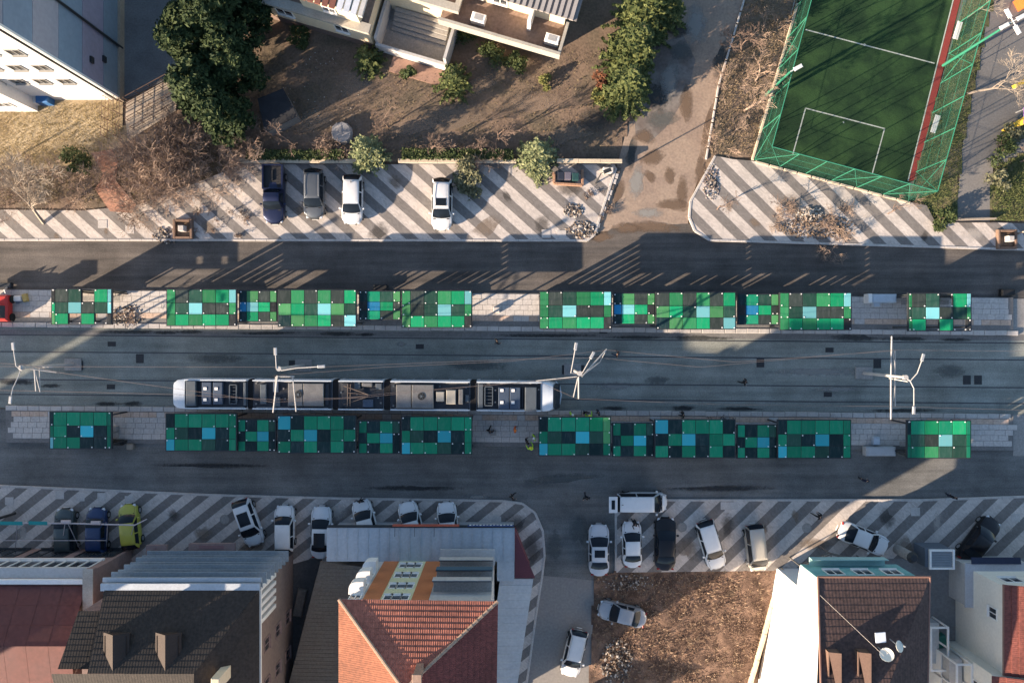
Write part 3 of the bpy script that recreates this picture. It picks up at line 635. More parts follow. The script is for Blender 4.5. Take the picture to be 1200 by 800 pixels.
for k in range(3):
    for i in range(5): window(rbn, (bx0 + 3.3 + i * 2.3, byf - .4, 2.0 + k * 2.9), (1, 0, 0), (0, 1, 0), 1.3, 1.3)
for k in range(5): m = MB(); m.bbox(bx1 - .22, bx1 + .05, byf - .6 - k * .62, byf - .3 - k * .62, 6.3, 10.0); m.build('side_fin', WHITEP, rbn)
for k in range(3):
    for i in range(4): window(rbn, (bx1 - .3, byf - 5.5 - i * 3.2, 1.9 + k * 2.9), (0, 1, 0), (1, 0, 0), 1.0, 1.2, PINKW, 1)
m = MB(); m.bbox(bx1 - .3, bx1 + .12, byf - 20, byf - .4, 10.2, 10.42); m.build('eave_trim', WHITEP, rbn)
m = MB(); m.bbox(bx0 + 2.0, bx1 + .1, byf - .4, byf + .15, 10.42, 10.62); m.build('gutter', SHEETG, rbn)
m = MB(); m.bbox(bx0 + 2.0, bx1 + .1, byf + .16, byf + .5, 10.15, 10.3); m.build('gutter', SHEETG, rbn)
rdg = Vector((bx1 - 3.9, byf - 5.6, 13.0)); rdw = Vector((bx0 - .3, byf - 5.6, 13.0))
rf = empty('roof', (bx1 - 6, byf - 5, ez), parent=None); rf.parent = rbn; rf.location = rf.location - rbn.location
A_, B_ = Vector((bx0 + 2.3, byf - .35, ez + .2)), Vector((bx1 + .05, byf - .35, ez + .2))
courses(rf, A_, B_, rdg, Vector((bx0 + 2.3, byf - 5.6, 13.0)), 14, TILE_B, .025, 'shingle_course')
courses(rf, Vector((bx0 + .35, byf - 1.9, ez + .2)), Vector((bx0 + 2.28, byf - 1.9, ez + .2)), Vector((bx0 + 2.28, byf - 5.6, 12.2)), rdw - Vector((0, 0, .8)), 10, TILE_B, .025, 'shingle_course')
courses(rf, Vector((bx1 + .06, byf - .35, ez + .2)), Vector((bx1 + .06, byf - 16, ez + .2)), rdg + Vector((0, -6, 0)), rdg, 14, TILE_B, .025, 'shingle_course')
courses(rf, Vector((bx1, byf - 11.5, ez + .2)), Vector((bx0 - .3, byf - 11.5, ez + .2)), rdw, rdg, 8, TILE_B, .05, 'shingle_course')
PEACH = M('dormer_dark_brown', (.042, .028, .022), .8, .15, 1)
for cx_ in (-28.9, -25.1):
    dm = empty('dormer', parent=rf); y0 = byf - 3.05; zb = ez + .2 + (3.05 - .35) / 5.25 * 2.6; zt = zb + .95; yb = byf - 5.45
    dm.location = Vector((cx_, y0, zb)) - acc(rf)
    m = MB(); m.add([(cx_ - .8, y0, zb - .3), (cx_ + .8, y0, zb - .3), (cx_ + .8, y0, zb + .55), (cx_, y0, zt), (cx_ - .8, y0, zb + .55)], [(4, 3, 2, 1, 0)]); m.build('dormer_front', PEACH, dm)
    for s in (-1, 1):
        m = MB(); m.add([(cx_, y0 + .2, zt + .06), (cx_ + s * .95, y0 + .2, zb + .45), (cx_ + s * .95, yb + 1.3, zb + .45), (cx_, yb - .3, zt + .06)], [(0, 1, 2, 3) if s < 0 else (3, 2, 1, 0)]); m.build('dormer_slope', PEACH, dm)
        m = MB(); m.add([(cx_ + s * .8, y0, zb - .3), (cx_ + s * .8, y0, zb + .6), (cx_ + s * .8, yb, zb + .62)], [(0, 1, 2) if s < 0 else (2, 1, 0)]); m.build('dormer_cheek', PEACH, dm)
m = MB(); q = G(258, 795, 13); m.cbox((q.x, q.y, 12.8), (.6, .9, 2.4), .05); m.build('chimney', CREAMW, rf)

# ---- apartment house with the orange strips and hipped tile roof
ax0, ax1, ayf, ae = -11.95, -1.2, -18.75, 14.4
ct = empty('apartment_house', ((ax0 + ax1) / 2, ayf - 6, 0), 'apartment house with orange tiled hip roof and orange striped front', 'house')
ayb = ayf - 13.5
m = MB(); m.bbox(ax0 + .3, ax1 - .3, ayb, ayf, 0, ae); m.build('wall', GREYW, ct)
def panel(x0, x1, z0, z1, mat, name='wall_panel', d=.03): m = MB(); m.bbox(x0, x1, ayf, ayf + d, z0, z1); return m.build(name, mat, ct)
panel(-10.7, -9.45, 4.0, 14.3, ORANGE); panel(-7.2, -5.95, 4.0, 14.3, ORANGE); panel(-9.44, -7.21, 4.0, 14.3, YELGRN, d=.012)
for k, z in enumerate((5.4, 8.05, 10.7, 13.3)):
    for x in (-8.95, -8.33, -7.7): window(ct, (x, ayf + .012, z), (1, 0, 0), (0, 1, 0), .56 if x != -8.33 else .72, 1.0, WHITEP, 0)
for k in range(3):                                     # grey balconies on one flank, white rounded ones on the other
    z = 6.4 + k * 2.65
    m = MB(); m.bbox(-5.8, -1.5, ayf, ayf + 1.05, z, z + .16); m.build('balcony_slab', CONC, ct)
    m = MB(); m.bbox(-5.8, -1.5, ayf + .97, ayf + 1.09, z + .17, z + 1.0); m.build('balcony_front', M('balcony_blue', (.06, .11, .15), .6, .1, 1) if k == 1 else GREYW, ct)
    m = MB(); m.bbox(-5.8, -1.5, ayf + 1.0, ayf + 1.05, z + 1.02, z + 1.08); m.build('balcony_rail', STEELD, ct)
    m = MB(); pts = [(-10.9 - .75 * (1 - math.cos(t * math.pi / 8)) * 1.1, 0) for t in range(9)]
    poly = [(-10.85, ayf)] + [(-10.85 - 1.1 * math.sin(t / 6 * math.pi / 2) ** .5, ayf + .9 * math.cos(t / 6 * math.pi / 2) ** .5) for t in range(6)] + [(-11.95, ayf)]
    m.prism(poly, z - .4, z + .75, bottom=True); m.build('rounded_balcony', WHITEW, ct)
    window(ct, (-11.3, ayf, z + 1.5), (1, 0, 0), (0, 1, 0), .8, 1.0)
m = MB(); m.bbox(-5.9, -1.4, ayf, ayf + 1.3, 14.0 - 9.0, 14.0 - 8.85); m.build('canopy', GREYW, ct)
apex = Vector((-7.35, -23.9, 16.45)); apes = Vector((-7.0, ayb + 4.5, 16.45))
e1, e2, e3, e4 = Vector((-12.2, -18.45, ae)), Vector((-1.0, -18.6, ae)), Vector((-1.2, ayb - .4, ae)), Vector((-12.2, ayb - .4, ae))
rf = empty('roof', parent=ct); rf.location = Vector(((ax0 + ax1) / 2, ayf - 6, ae)) - ct.location
m = MB(); m.add([e1 - Z * .03, e2 - Z * .03, e3 - Z * .03, e4 - Z * .03], [(0, 1, 2, 3)]); m.build('soffit', WHITEP, rf)
courses(rf, e1, e2, apex, apex, 15, TILE_R, .05); courses(rf, e2, e3, apes, apex, 15, tilemat('tile_shaded_red', (.17, .042, .032), 41, 1, .3, .008), .06)  # east slope uses a darker tile copy that paints in its shade
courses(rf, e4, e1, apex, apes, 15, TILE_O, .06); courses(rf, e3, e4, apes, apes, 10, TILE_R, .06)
HIPC = M('hip_cap', (.36, .25, .18), .85, .2, 2)
for a_, b_ in ((e1, apex), (e2, apex), (apex, apes)):
    n_ = int((b_ - a_).length / .45)
    for i in range(n_):
        p, q = a_.lerp(b_, i / n_), a_.lerp(b_, (i + 1.1) / n_); m = MB(); m.tube([p + Z * .05, q + Z * .03], [.13, .11], 6); m.build('hip_tile', HIPC, rf)
q = Vector((-6.3, -22.6, 15.0)); m = MB(); m.cbox((q.x, q.y, 16.2), (.5, .5, 3.0), .04); m.cbox((q.x, q.y, 17.8), (.64, .64, .16), .03); m.build('chimney', M('chimney_brick', (.30, .2, .15), .9, .2, 3), rf)
# single-storey shop annex wrapped round it, metal roofs
an = empty('shop_annex', G(500, 640), 'single storey shop annex with seamed blue grey metal roof', 'building')
az = 3.9
pl = [(p.x, p.y) for p in GP([(383, 618), (603, 621), (603, 662), (383, 662)], az)]
x0_, x1_ = pl[0][0], pl[1][0]; y0_, y1_ = ayf + .01, pl[0][1]
m = MB(); m.bbox(x0_ + .3, x1_ - .05, y0_, y1_ - .4, 0, az - .15); m.build('wall', GREYW, an)
n_ = 18
for k in range(n_):
    w_ = (x1_ - x0_) / n_; xa = x0_ + k * w_; m = MB()
    m.add([(xa, y0_, az + .12), (xa + w_ - .03, y0_, az + .12), (xa + w_ - .03, y1_, az - .03), (xa, y1_, az - .03), (xa, y1_, az - .16), (xa + w_ - .03, y1_, az - .16)], [(0, 3, 2, 1)[::-1], (3, 4, 5, 2)])
    m.ob((xa + w_ - .05, y0_, az + .125), (.05, 0, 0), (0, y1_ - y0_, -.15), (0, 0, .05)); m.build('roof_sheet', SHEETG, an)
m = MB(); m.bbox(x0_, x1_, y1_, y1_ + .12, az - .5, az + .02); m.build('fascia', STEELD, an)
m = MB(); m.bbox(G(460, 0, az).x, G(538, 0, az).x, y1_ + .12, y1_ + .22, az - .35, az + .1); m.build('sign_board', M('sign_red', (.42, .10, .06), .6, .1, 2), an)
for k in range(3): m = MB(); xx = G(463 + k * 23, 0, az).x; m.tube([(xx, y1_ + .15, az + .08), (xx, y1_ - .7, az + .25)], .02, 5); m.build('sign_bracket', STEELD, an)
m = MB(); m.bbox(G(548, 0, az).x, G(602, 0, az).x, y1_ + .12, y1_ + .2, az - .3, az + .12); m.build('sign_board', M('sign_blue', (.03, .06, .16), .5, .1, 2), an)
lt = MB()
for k in range(13): xx = G(550 + k * 4, 0, az).x; lt.bbox(xx, xx + .16, y1_ + .2, y1_ + .22, az - .2, az + .1 - .06 * (k % 3))
lt.build('sign_lettering', WHITEP, an)
m = MB(); m.bbox(-1.25, G(603, 0, az).x - .02, G(0, 680, az).y, ayf - .0, az - .1, az + .1); m.build('roof_sheet', SHEETG, an)
pe = GP([(603, 621.5), (627, 677), (603, 677)], az)
m = MB(); m.prism([(p.x, p.y) for p in pe], az - .3, az, bottom=True); m.build('roof_corner', M('wine_sheet', (.11, .03, .04), .6, .1, 1), an)
m = MB(); m.prism([(p.x, p.y) for p in GP([(604, 628), (622, 674), (604, 674)], az)], 0, az - .31); m.build('wall', M('wine_wall', (.14, .04, .05), .8, .1, 1), an)
pe = [(p.x, p.y) for p in GP([(586, 677.5), (625, 677.5), (602, 830), (566, 830)], 3.7)]
ribbed(an, pe, 3.7, SHEETW, .62, 'x', .05)
m = MB(); m.prism([(p.x, p.y) for p in GP([(586, 680), (622, 680), (600, 828), (566, 828)], 3.7)], 0, 3.55); m.build('wall', GREYW, an)
# dark corrugated lean-to on the alley side
lnr = empty('lean_to', G(385, 730), 'long lean-to with dark weathered corrugated roof along the alley', 'building')
pe = [(p.x, p.y) for p in GP([(375, 658), (428, 664), (418, 690), (404, 830), (330, 830)], 3.6)]
ribbed(lnr, pe, lambda x, y: 3.35 + (x + 17) * .06, SHEETD, .32, 'x', .05)
m = MB(); m.prism([(p.x, p.y) for p in GP([(379, 662), (424, 667), (400, 828), (334, 828)], 3.4)], 0, 3.0); m.build('wall', CONC, lnr)
m = MB(); 
s_ = MB(); s_.sheet(GP([(344, 660), (378, 650), (378, 900), (330, 900)]), .128); struct(s_.build('alley', M('alley_dark', (.085, .08, .078), .9, .2, .5)))
m = MB(); q = G(353, 704); m.cbox((q.x, q.y, .35), (.8, 2.4, .5), .06, -.2); tag(m.build('pallet_stack', M('old_timber', (.17, .14, .115), .9, .25, 3)), 'stack of old timber lying in the dark alley', 'timber')

# ---- white house with the brown roof and dishes
hx0, hx1, hyf, hz = 23.75, 31.7, -18.75, 9.4
hw = empty('white_house', ((hx0 + hx1) / 2, hyf - 6, 0), 'white house with dark brown hip roof and teal upper front', 'house')
m = MB(); m.prism([(hx0 - .27, hyf - 1.7), (hx1, hyf - 1.7), (hx1, hyf - 15), (hx0 - 2.4, hyf - 15)], 0, 5.0); m.build('ground_floor_wall', WHITEW, hw)
m = MB(); m.prism([(hx0, hyf), (hx1, hyf), (hx1, hyf - 15), (hx0 - 2.4, hyf - 15)], 5.0, hz, bottom=True); m.build('upper_wall', WHITEW, hw)
m = MB(); m.bbox(hx0 + .02, hx1 - .02, hyf, hyf + .05, 5.0, hz - .1); m.build('front_panel', TEALW, hw)
for x in (25.6, 27.9, 30.2): window(hw, (x, hyf + .05, 7.3), (1, 0, 0), (0, 1, 0), 1.3, 1.3)
m = MB(); m.bbox(hx0 + .6, hx1 - 1.2, hyf + .06, hyf + .75, 5.35, 5.5); m.build('balcony_slab', M('teal_light', (.30, .47, .46), .7, .1, 1), hw)
m = MB(); m.bbox(hx0 + .6, hx1 - 1.2, hyf + .68, hyf + .74, 5.5, 6.2); m.build('balcony_front', MATS['teal_light'], hw)
m = MB(); m.bbox(hx0 - .02, hx1, hyf - 15, hyf - 14.9, 0, .1); 
ra1, ra2, ra3, ra4 = Vector((hx0 - .25, hyf + .35, hz)), Vector((hx1 + .4, hyf + .35, hz)), Vector((hx1 + .1, hyf - 15, hz)), Vector((hx0 - 1.5, hyf - 15, hz))
rA, rB = Vector((27.6, hyf - 7.6, 11.7)), Vector((27.6, hyf - 10, 11.7)); rW, rW2 = Vector((hx0 - .9, hyf - 7.6, 11.7)), Vector((hx0 - 1.2, hyf - 10, 11.7))
rf = empty('roof', parent=hw); rf.location = Vector((27, hyf - 5, hz)) - hw.location
courses(rf, ra1, ra2, rA, rW, 16, TILE_BB, .035); courses(rf, ra2, ra3, rB, rA, 14, TILE_BB, .035); courses(rf, ra3, ra4, rW2, rB, 10, TILE_BB, .035); courses(rf, rW, rA, rB, rW2, 3, TILE_BB, .03)
m = MB(); m.add([(hx0 - .02, hyf, hz), (hx0 - 1.2, hyf - 7.5, 11.6), (hx0 - 1.55, hyf - 10, 11.6), (hx0 - 2.4, hyf - 15, hz)], [(0, 1, 2, 3)]); m.build('gable_wall', WHITEW, hw)
for a_, b_ in ((ra1, ra2), (ra2, ra3), (ra1, rW)):
    m = MB(); m.tube([a_ + Z * .02, b_ + Z * .02], .09, 6); m.build('gutter', M('gutter_brown', (.22, .12, .09), .6, .1, 2), rf)
BRL = M('dormer_brown', (.13, .08, .06), .8, .12, 1)
for cx_ in (24.1, 26.3):
    dm = empty('dormer', parent=rf); y0 = hyf - 4.6; yb = y0 - 2.6; zt = 11.75; dm.location = Vector((cx_, y0, 10.8)) - acc(rf)
    m = MB(); m.add([(cx_ - .6, y0, zt - .25), (cx_ + .25, y0, zt), (cx_ + .25, yb, zt), (cx_ - .1, yb, zt - .1)], [(3, 2, 1, 0)]); m.add([(cx_ - .6, y0, zt - .25), (cx_ + .25, y0, zt), (cx_ + .25, y0, 10), (cx_ - .6, y0, 9.6)], [(3, 2, 1, 0)[::-1]]); m.build('dormer_slope', BRL, dm)
    m = MB(); m.bbox(cx_ + .2, cx_ + .27, yb, y0, 10.5, zt - .01); m.bbox(cx_ - .6, cx_ - .53, yb + .8, y0, 10.2, zt - .28); m.build('dormer_cheek', BRL, dm)
q = G(1030, 745, 11); m = MB(); m.box((q.x, q.y, 11.25), (.75, .75, .1), .08); m.build('skylight', M('skylight_pale', (.5, .55, .62), .3, .05, 2), rf)
def dish(px, py, z, r, rz, lab):
    d = empty('satellite_dish', G(px, py, z), lab, 'satellite dish')
    m = MB(); rings = []
    for i in range(5):
        t = i / 4; rings.append([(r * t * math.cos(a * math.pi / 8) + 1e-4 * math.cos(a * math.pi / 8), r * t * math.sin(a * math.pi / 8) + 1e-4 * math.sin(a * math.pi / 8), .22 * r * t * t) for a in range(16)])
    rings2 = [[(x, y, z_ - .02) for x, y, z_ in rg] for rg in rings[::-1]]
    m.loft(rings + rings2, cap=True)
    rot = Matrix.Rotation(rz, 4, 'Z') @ Matrix.Rotation(R(38), 4, 'X')
    m.v = [tuple(rot @ Vector(v) + d.location) for v in m.v]; o = m.build('reflector', M('dish_white', (.68, .66, .58), .5, .06, 3), d, smooth=50)
    m = MB(); tip = d.location + rot @ Vector((0, 0, .55 * r + .25)); m.tube([d.location + rot @ Vector((0, -r * .95, .2 * r)), tip], .025, 5); m.box(tip, (.1, .1, .14)); m.build('feed_arm', STEELL, d)
    m = MB(); m.tube([d.location + Vector((0, 0, -.02)), d.location + Vector((0, .05, -1.6))], .04, 6); m.build('mast', STEELL, d)
dish(1039, 767, 12.2, .5, R(200), 'larger pale satellite dish on the brown roof')
dish(1053, 757, 12.0, .42, R(120), 'smaller tilted satellite dish on the brown roof')
m = MB(); pa, pb = G(961, 697, 10.3), G(1036, 768, 12.5); m.tube([pa.lerp(pb, t / 8) - Z * .1 * math.sin(t / 8 * math.pi) for t in range(9)], .013, 4)
tag(m.build('roof_cable', M('cable_pale', (.4, .36, .32), .7, 0)), 'pale cable slung across the brown roof to the dishes', 'cable')
# boundary wall and pergola of that house
m = MB(); pa, pb = G(914, 664), G(876, 800); d_ = (pb - pa); n_ = Vector((-d_.y, d_.x, 0)).normalized()
for k in range(9): a_ = pa + d_ * (k / 9); m.ob(a_, d_ / 9 * .985, n_ * .2, Z * (.7 + .04 * (k % 2)))
tag(m.build('garden_wall', M('cream_wall', (.55, .45, .32), .85, .12, .8)), 'low cream boundary wall between the bare soil and white house', 'wall')
pg = empty('pergola', G(980, 655), 'open metal pergola frame in front of the teal front', 'pergola')
PGM = M('pergola_metal', (.11, .10, .09), .6, .15, 2)
pz = 2.8; ptsp = [G(938, 663, pz), G(974, 649, pz), G(1020, 661, pz)]
for a_, b_ in zip(ptsp[:-1], ptsp[1:]):
    for dz in (0, -.45): m = MB(); m.tube([a_ + Z * dz, b_ + Z * dz], .06, 6); m.build('beam', PGM, pg)
    for k in range(7): p, q = a_.lerp(b_, k / 7), a_.lerp(b_, (k + 1) / 7); m = MB(); m.tube([p, q - Z * .45], .03, 4); m.tube([q, q - Z * .45], .03, 4); m.build('web_bar', PGM, pg)
for p in ptsp: m = MB(); m.tube([p, (p.x, p.y, .12)], .06, 6); m.build('post', PGM, pg)
m = MB(); m.tube([ptsp[1], (ptsp[1].x, hyf, pz)], .05, 6); m.build('beam', PGM, pg)
# kiosk with a slatted cooling unit, flue
kk = empty('kiosk', G(1090, 652), 'small dark kiosk topped by a white framed slatted unit', 'kiosk')
q = G(1093, 652, 1.4); m = MB(); m.cbox((q.x + .1, q.y + .1, 1.1), (2.2, 1.6, 1.95), .05); m.build('body', M('kiosk_blue', (.10, .12, .15), .7, .1, 1), kk)
m = MB()
for s in (-1, 1): m.bbox(q.x + .35 + s * 1.0 - .08, q.x + .35 + s * 1.0 + .08, q.y - .85, q.y + .85, 2.1, 2.3); m.bbox(q.x - .56, q.x + 1.26, q.y + s * .77 - .08, q.y + s * .77 + .08, 2.1, 2.29)
m.build('unit_frame', WHITEP, kk)
for k in range(9): m = MB(); m.bbox(q.x - .56, q.x + 1.26, q.y - .64 + k * .145, q.y - .54 + k * .145, 2.1, 2.2); m.build('slat', M('slat_grey', (.25, .28, .31), .6, .1, 2), kk)
q = G(1064, 650, 2.0); fl = empty('flue_stack', (q.x, q.y, 0), 'short grey flue with a dark cap beside the kiosk', 'flue')
m = MB(); m.cyl((q.x, q.y, .12), .42, 2.6, 12); m.build('flue_pipe', CONC, fl); m = MB(); m.cyl((q.x, q.y, 2.75), .5, .3, 12, r2=.3); m.build('cap', STEELD, fl)
# ---- grey house at the corner
gx, gy, gz = 39.3, -19.9, 7.4
gh = empty('grey_house', (gx + 4, gy - 5, 0), 'pale grey house with red tiled roof and white balcony boxes', 'house')
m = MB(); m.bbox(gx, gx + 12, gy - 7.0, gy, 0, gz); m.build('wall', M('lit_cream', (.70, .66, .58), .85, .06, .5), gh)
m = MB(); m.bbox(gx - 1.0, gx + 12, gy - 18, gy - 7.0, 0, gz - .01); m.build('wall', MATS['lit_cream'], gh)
m = MB(); m.bbox(gx - .6, gx + 5, gy - 3.0, gy + .5, 0, 2.7); m.build('porch_wall', GREYW, gh)
m = MB(); m.bbox(gx - .7, gx + 5.1, gy - 3.1, gy + .65, 2.7, 2.85); m.build('porch_roof', M('porch_grey', (.40, .40, .42), .7, .1, 1), gh)
for x in (gx + 1.6, gx + 4.2): window(gh, (x, gy, 5.4), (1, 0, 0), (0, 1, 0), 1.5, 1.2)
window(gh, (gx, gy - 2.6, 5.6), (0, 1, 0), (-1, 0, 0), .9, 1.1); window(gh, (gx - 1.0, gy - 9.5, 5.2), (0, 1, 0), (-1, 0, 0), 2.2, 1.3, WHITEP, 2)
MATS_DR = tilemat('tile_deep_red', (.15, .045, .035), 41, 1, .3, .006)
rf = empty('roof', parent=gh); rf.location = Vector((gx + 4, gy - 6, gz)) - gh.location
courses(rf, Vector((gx - .25, gy - 6.9, gz + .05)), Vector((gx - .25, gy + .3, gz + .05)), Vector((gx + 5, gy + .3, gz + 1.9)), Vector((gx + 5, gy - 6.9, gz + 1.9)), 11, MATS_DR, .11)
courses(rf, Vector((gx - 1.25, gy - 18, gz + .05)), Vector((gx - 1.25, gy - 6.92, gz + .05)), Vector((gx + 5, gy - 6.92, gz + 2.3)), Vector((gx + 5, gy - 18, gz + 2.3)), 13, MATS_DR, .11)
m = MB(); m.tube([(gx - .3, gy - 6.9, gz + .03), (gx - .3, gy + .3, gz + .03)], .09, 6); m.build('gutter', MATS['gutter_brown'], rf)
for (xa, xb, ya, yb, z1) in ((gx - 3.6, gx - 2.0, gy - 8.6, gy - 4.8, 2.6), (gx - 2.4, gx - 1.01, gy - 11.5, gy - 7.2, 4.4)):
    m = MB()
    for x in (xa, xb - .12):
        for y in (ya, (ya + yb) / 2, yb - .12): m.bbox(x, x + .12, y, y + .12, 0, z1)
    m.bbox(xa, xb, ya, ya + .14, z1, z1 + .14); m.bbox(xa, xb, yb - .14, yb, z1, z1 + .14); m.bbox(xa, xa + .14, ya + .15, yb - .15, z1, z1 + .14); m.bbox(xb - .14, xb, ya + .15, yb - .15, z1, z1 + .14); m.bbox(xa, xa + .1, ya + .15, yb - .15, 0, z1 * .5)
    m.build('balcony_frame', WHITEP, gh)
    m = MB(); m.bbox(xa + .15, xb - .15, ya + .15, yb - .15, 0, z1 - 1.2); m.build('balcony_floor', GREYW, gh)
m = MB(); a_ = Vector((gx - .2, gy + .62, 2.9)); m.ob(a_, (4.2, 0, 0), (0, .55, -.1), (0, 0, .06)); tag(m.build('solar_panel', M('panel_navy', (.02, .025, .05), .25, .1, 3)), 'dark narrow panel with pale rim along the grey porch', 'panel')
# yard wall and clutter between the two houses
gwm = MB(); gwm.bbox(32.9, 33.2, -34, -20.5, 0, 1.9); tag(gwm.build('yard_wall', CONCD), 'dark yard wall between the white and grey houses', 'wall')
q = G(1088, 748); tm = MB(); tm.cbox((q.x + .6, q.y, .5), (1.2, 1.0, .9), .1, .3); tag(tm.build('water_tank', M('green_tank', (.03, .16, .12), .5, .1, 2)), 'green plastic tank by the dark yard wall', 'tank')
s_ = MB(); s_.sheet([(31.8, -19.6), (47, -19.6), (47, -40), (31.8, -40)], .128); struct(s_.build('yard_paving', M('yard_grey', (.20, .20, .20), .9, .15, .5)))
s_ = MB(); s_.sheet([(23.4, -20.3), (31.8, -20.3), (31.8, -40), (20.6, -40)], .06); struct(s_.build('yard_paving', CONCD))

# ---- unseen buildings added beyond the frame edge to shade street and soil lot
def block(name, x0, x1, y0, y1, h, label, ridge=1.6, shear=0.0):
    r = empty(name, ((x0 + x1) / 2, (y0 + y1) / 2, 0), label, 'building')
    m = MB(); m.bbox(x0, x1, y0, y1, 0, h); m.build('wall', CREAMW, r)
    rr_ = empty('roof', parent=r); rr_.location = (0, 0, h); yc = (y0 + y1) / 2
    courses(rr_, (x0 - .3, y1 + .3, h), (x1 + .3, y1 + .3, h), (x1 - 4, yc, h + ridge), (x0 + 4, yc, h + ridge), 10, TILE_R); courses(rr_, (x1 + .3, y0 - .3, h), (x0 - .3, y0 - .3, h), (x0 + 4, yc, h + ridge), (x1 - 4, yc, h + ridge), 10, TILE_R)
    courses(rr_, (x1 + .3, y1 + .3, h), (x1 + .3, y0 - .3, h), (x1 - 4, yc, h + ridge), (x1 - 4, yc, h + ridge), 8, TILE_R); courses(rr_, (x0 - .3, y0 - .3, h), (x0 - .3, y1 + .3, h), (x0 + 4, yc, h + ridge), (x0 + 4, yc, h + ridge), 8, TILE_R)
    for k in range(int(h / 3)):
        for i in range(int((x1 - x0) / 3.4)): window(r, (x0 + 2 + i * 3.4, y1, 1.7 + k * 3), (1, 0, 0), (0, 1, 0), 1.4, 1.3)
    def sh(o, t):
        t = t + o.location
        if o.type == 'MESH':
            for v in o.data.vertices: v.co.x += (v.co.y + t.y - y1) * shear
        for c in o.children: sh(c, t)
    if shear: sh(r, Vector((0, 0, 0)))
    return r
block('added_shade_shed', .8, 4.2, -37.5, -34.2, 3.1, 'small tiled shed added out of view to shade the soil lot', .9)  # unseen, added to drop a dark wedge of shade on the soil lot
block('added_shade_block', -93.0, -51.5, -44, -30.9, 18.0, 'long cream block with tiled roof, added out of view to shade the street', .8, 1.8)  # added caster, plan skewed along the sun so its side blocks no light
block('added_shade_block', -140, -94.3, -44, -30.9, 18.6, 'taller cream block added out of view beyond a gap to shade the street', .8, 1.8)  # second added caster, set taller to push the street shadow further
block('added_shade_block', -94.2, -93.2, -44, -32, 16.7, 'narrow link building added out of view to shorten the light through the gap', .2, 1.8)  # added to cut short the sun streak passing between the blocks

# ================================================================ TRAM STOP SHELTERS
PC = {}
def gm(k):
    cols = {'g': (.028, .19, .075), 'G': (.010, .25, .105), 'l': (.065, .235, .09), 'd': (.034, .045, .040), 'D': (.022, .066, .048),
            'c': (.16, .44, .46), 'n': (.010, .028, .030), 't': (.010, .16, .09), 'C': (.04, .36, .42), 'T': (.010, .20, .105), 'b': (.02, .18, .34), 'k': (.028, .03, .03)}
    nm = {'g': 'green', 'G': 'emerald', 'l': 'leaf', 'd': 'charcoal', 'D': 'deep_green', 'c': 'cyan', 'n': 'navy', 't': 'teal_green', 'C': 'blue_cyan', 'T': 'jade', 'b': 'blue', 'k': 'black'}
    if k not in PC:                                   # tinted glass: each pane its own tone, with dust and run marks
        m = bpy.data.materials.new('panel_' + nm[k]); m.use_nodes = True; nt = m.node_tree; N, L = nt.nodes, nt.links; b = N['Principled BSDF']; PC[k] = m
        g = N.new('ShaderNodeNewGeometry'); oi = N.new('ShaderNodeObjectInfo'); mp = N.new('ShaderNodeMapping'); mp.inputs['Scale'].default_value = (2.2, .5, 1); L.new(g.outputs['Position'], mp.inputs[0])
        n1 = N.new('ShaderNodeTexNoise'); n1.inputs['Scale'].default_value = 2.0; n1.inputs['Detail'].default_value = 7; n1.inputs['Roughness'].default_value = .7; L.new(mp.outputs[0], n1.inputs['Vector'])
        mr = N.new('ShaderNodeMapRange'); mr.inputs[1].default_value = .48; mr.inputs[2].default_value = .85; mr.inputs[3].default_value = 0; mr.inputs[4].default_value = .4; L.new(n1.outputs['Fac'], mr.inputs[0])
        mx = N.new('ShaderNodeMix'); mx.data_type = 'RGBA'; mx.inputs[6].default_value = (*cols[k], 1); mx.inputs[7].default_value = (*[c * .6 + .13 for c in cols[k]], 1); L.new(mr.outputs[0], mx.inputs[0])
        rr_ = N.new('ShaderNodeMapRange'); rr_.inputs[3].default_value = .74; rr_.inputs[4].default_value = 1.24; L.new(oi.outputs['Random'], rr_.inputs[0])
        vm = N.new('ShaderNodeVectorMath'); vm.operation = 'SCALE'; L.new(mx.outputs[2], vm.inputs[0]); L.new(rr_.outputs[0], vm.inputs['Scale']); L.new(vm.outputs[0], b.inputs['Base Color'])
        r2 = N.new('ShaderNodeMapRange'); r2.inputs[3].default_value = .22; r2.inputs[4].default_value = .6; L.new(n1.outputs['Fac'], r2.inputs[0]); L.new(r2.outputs[0], b.inputs['Roughness']); b.inputs['Specular IOR Level'].default_value = .16
    return PC[k]
SLAT = M('slat_dark', (.05, .06, .058), .5, .1, 2)
pan_mesh = {}
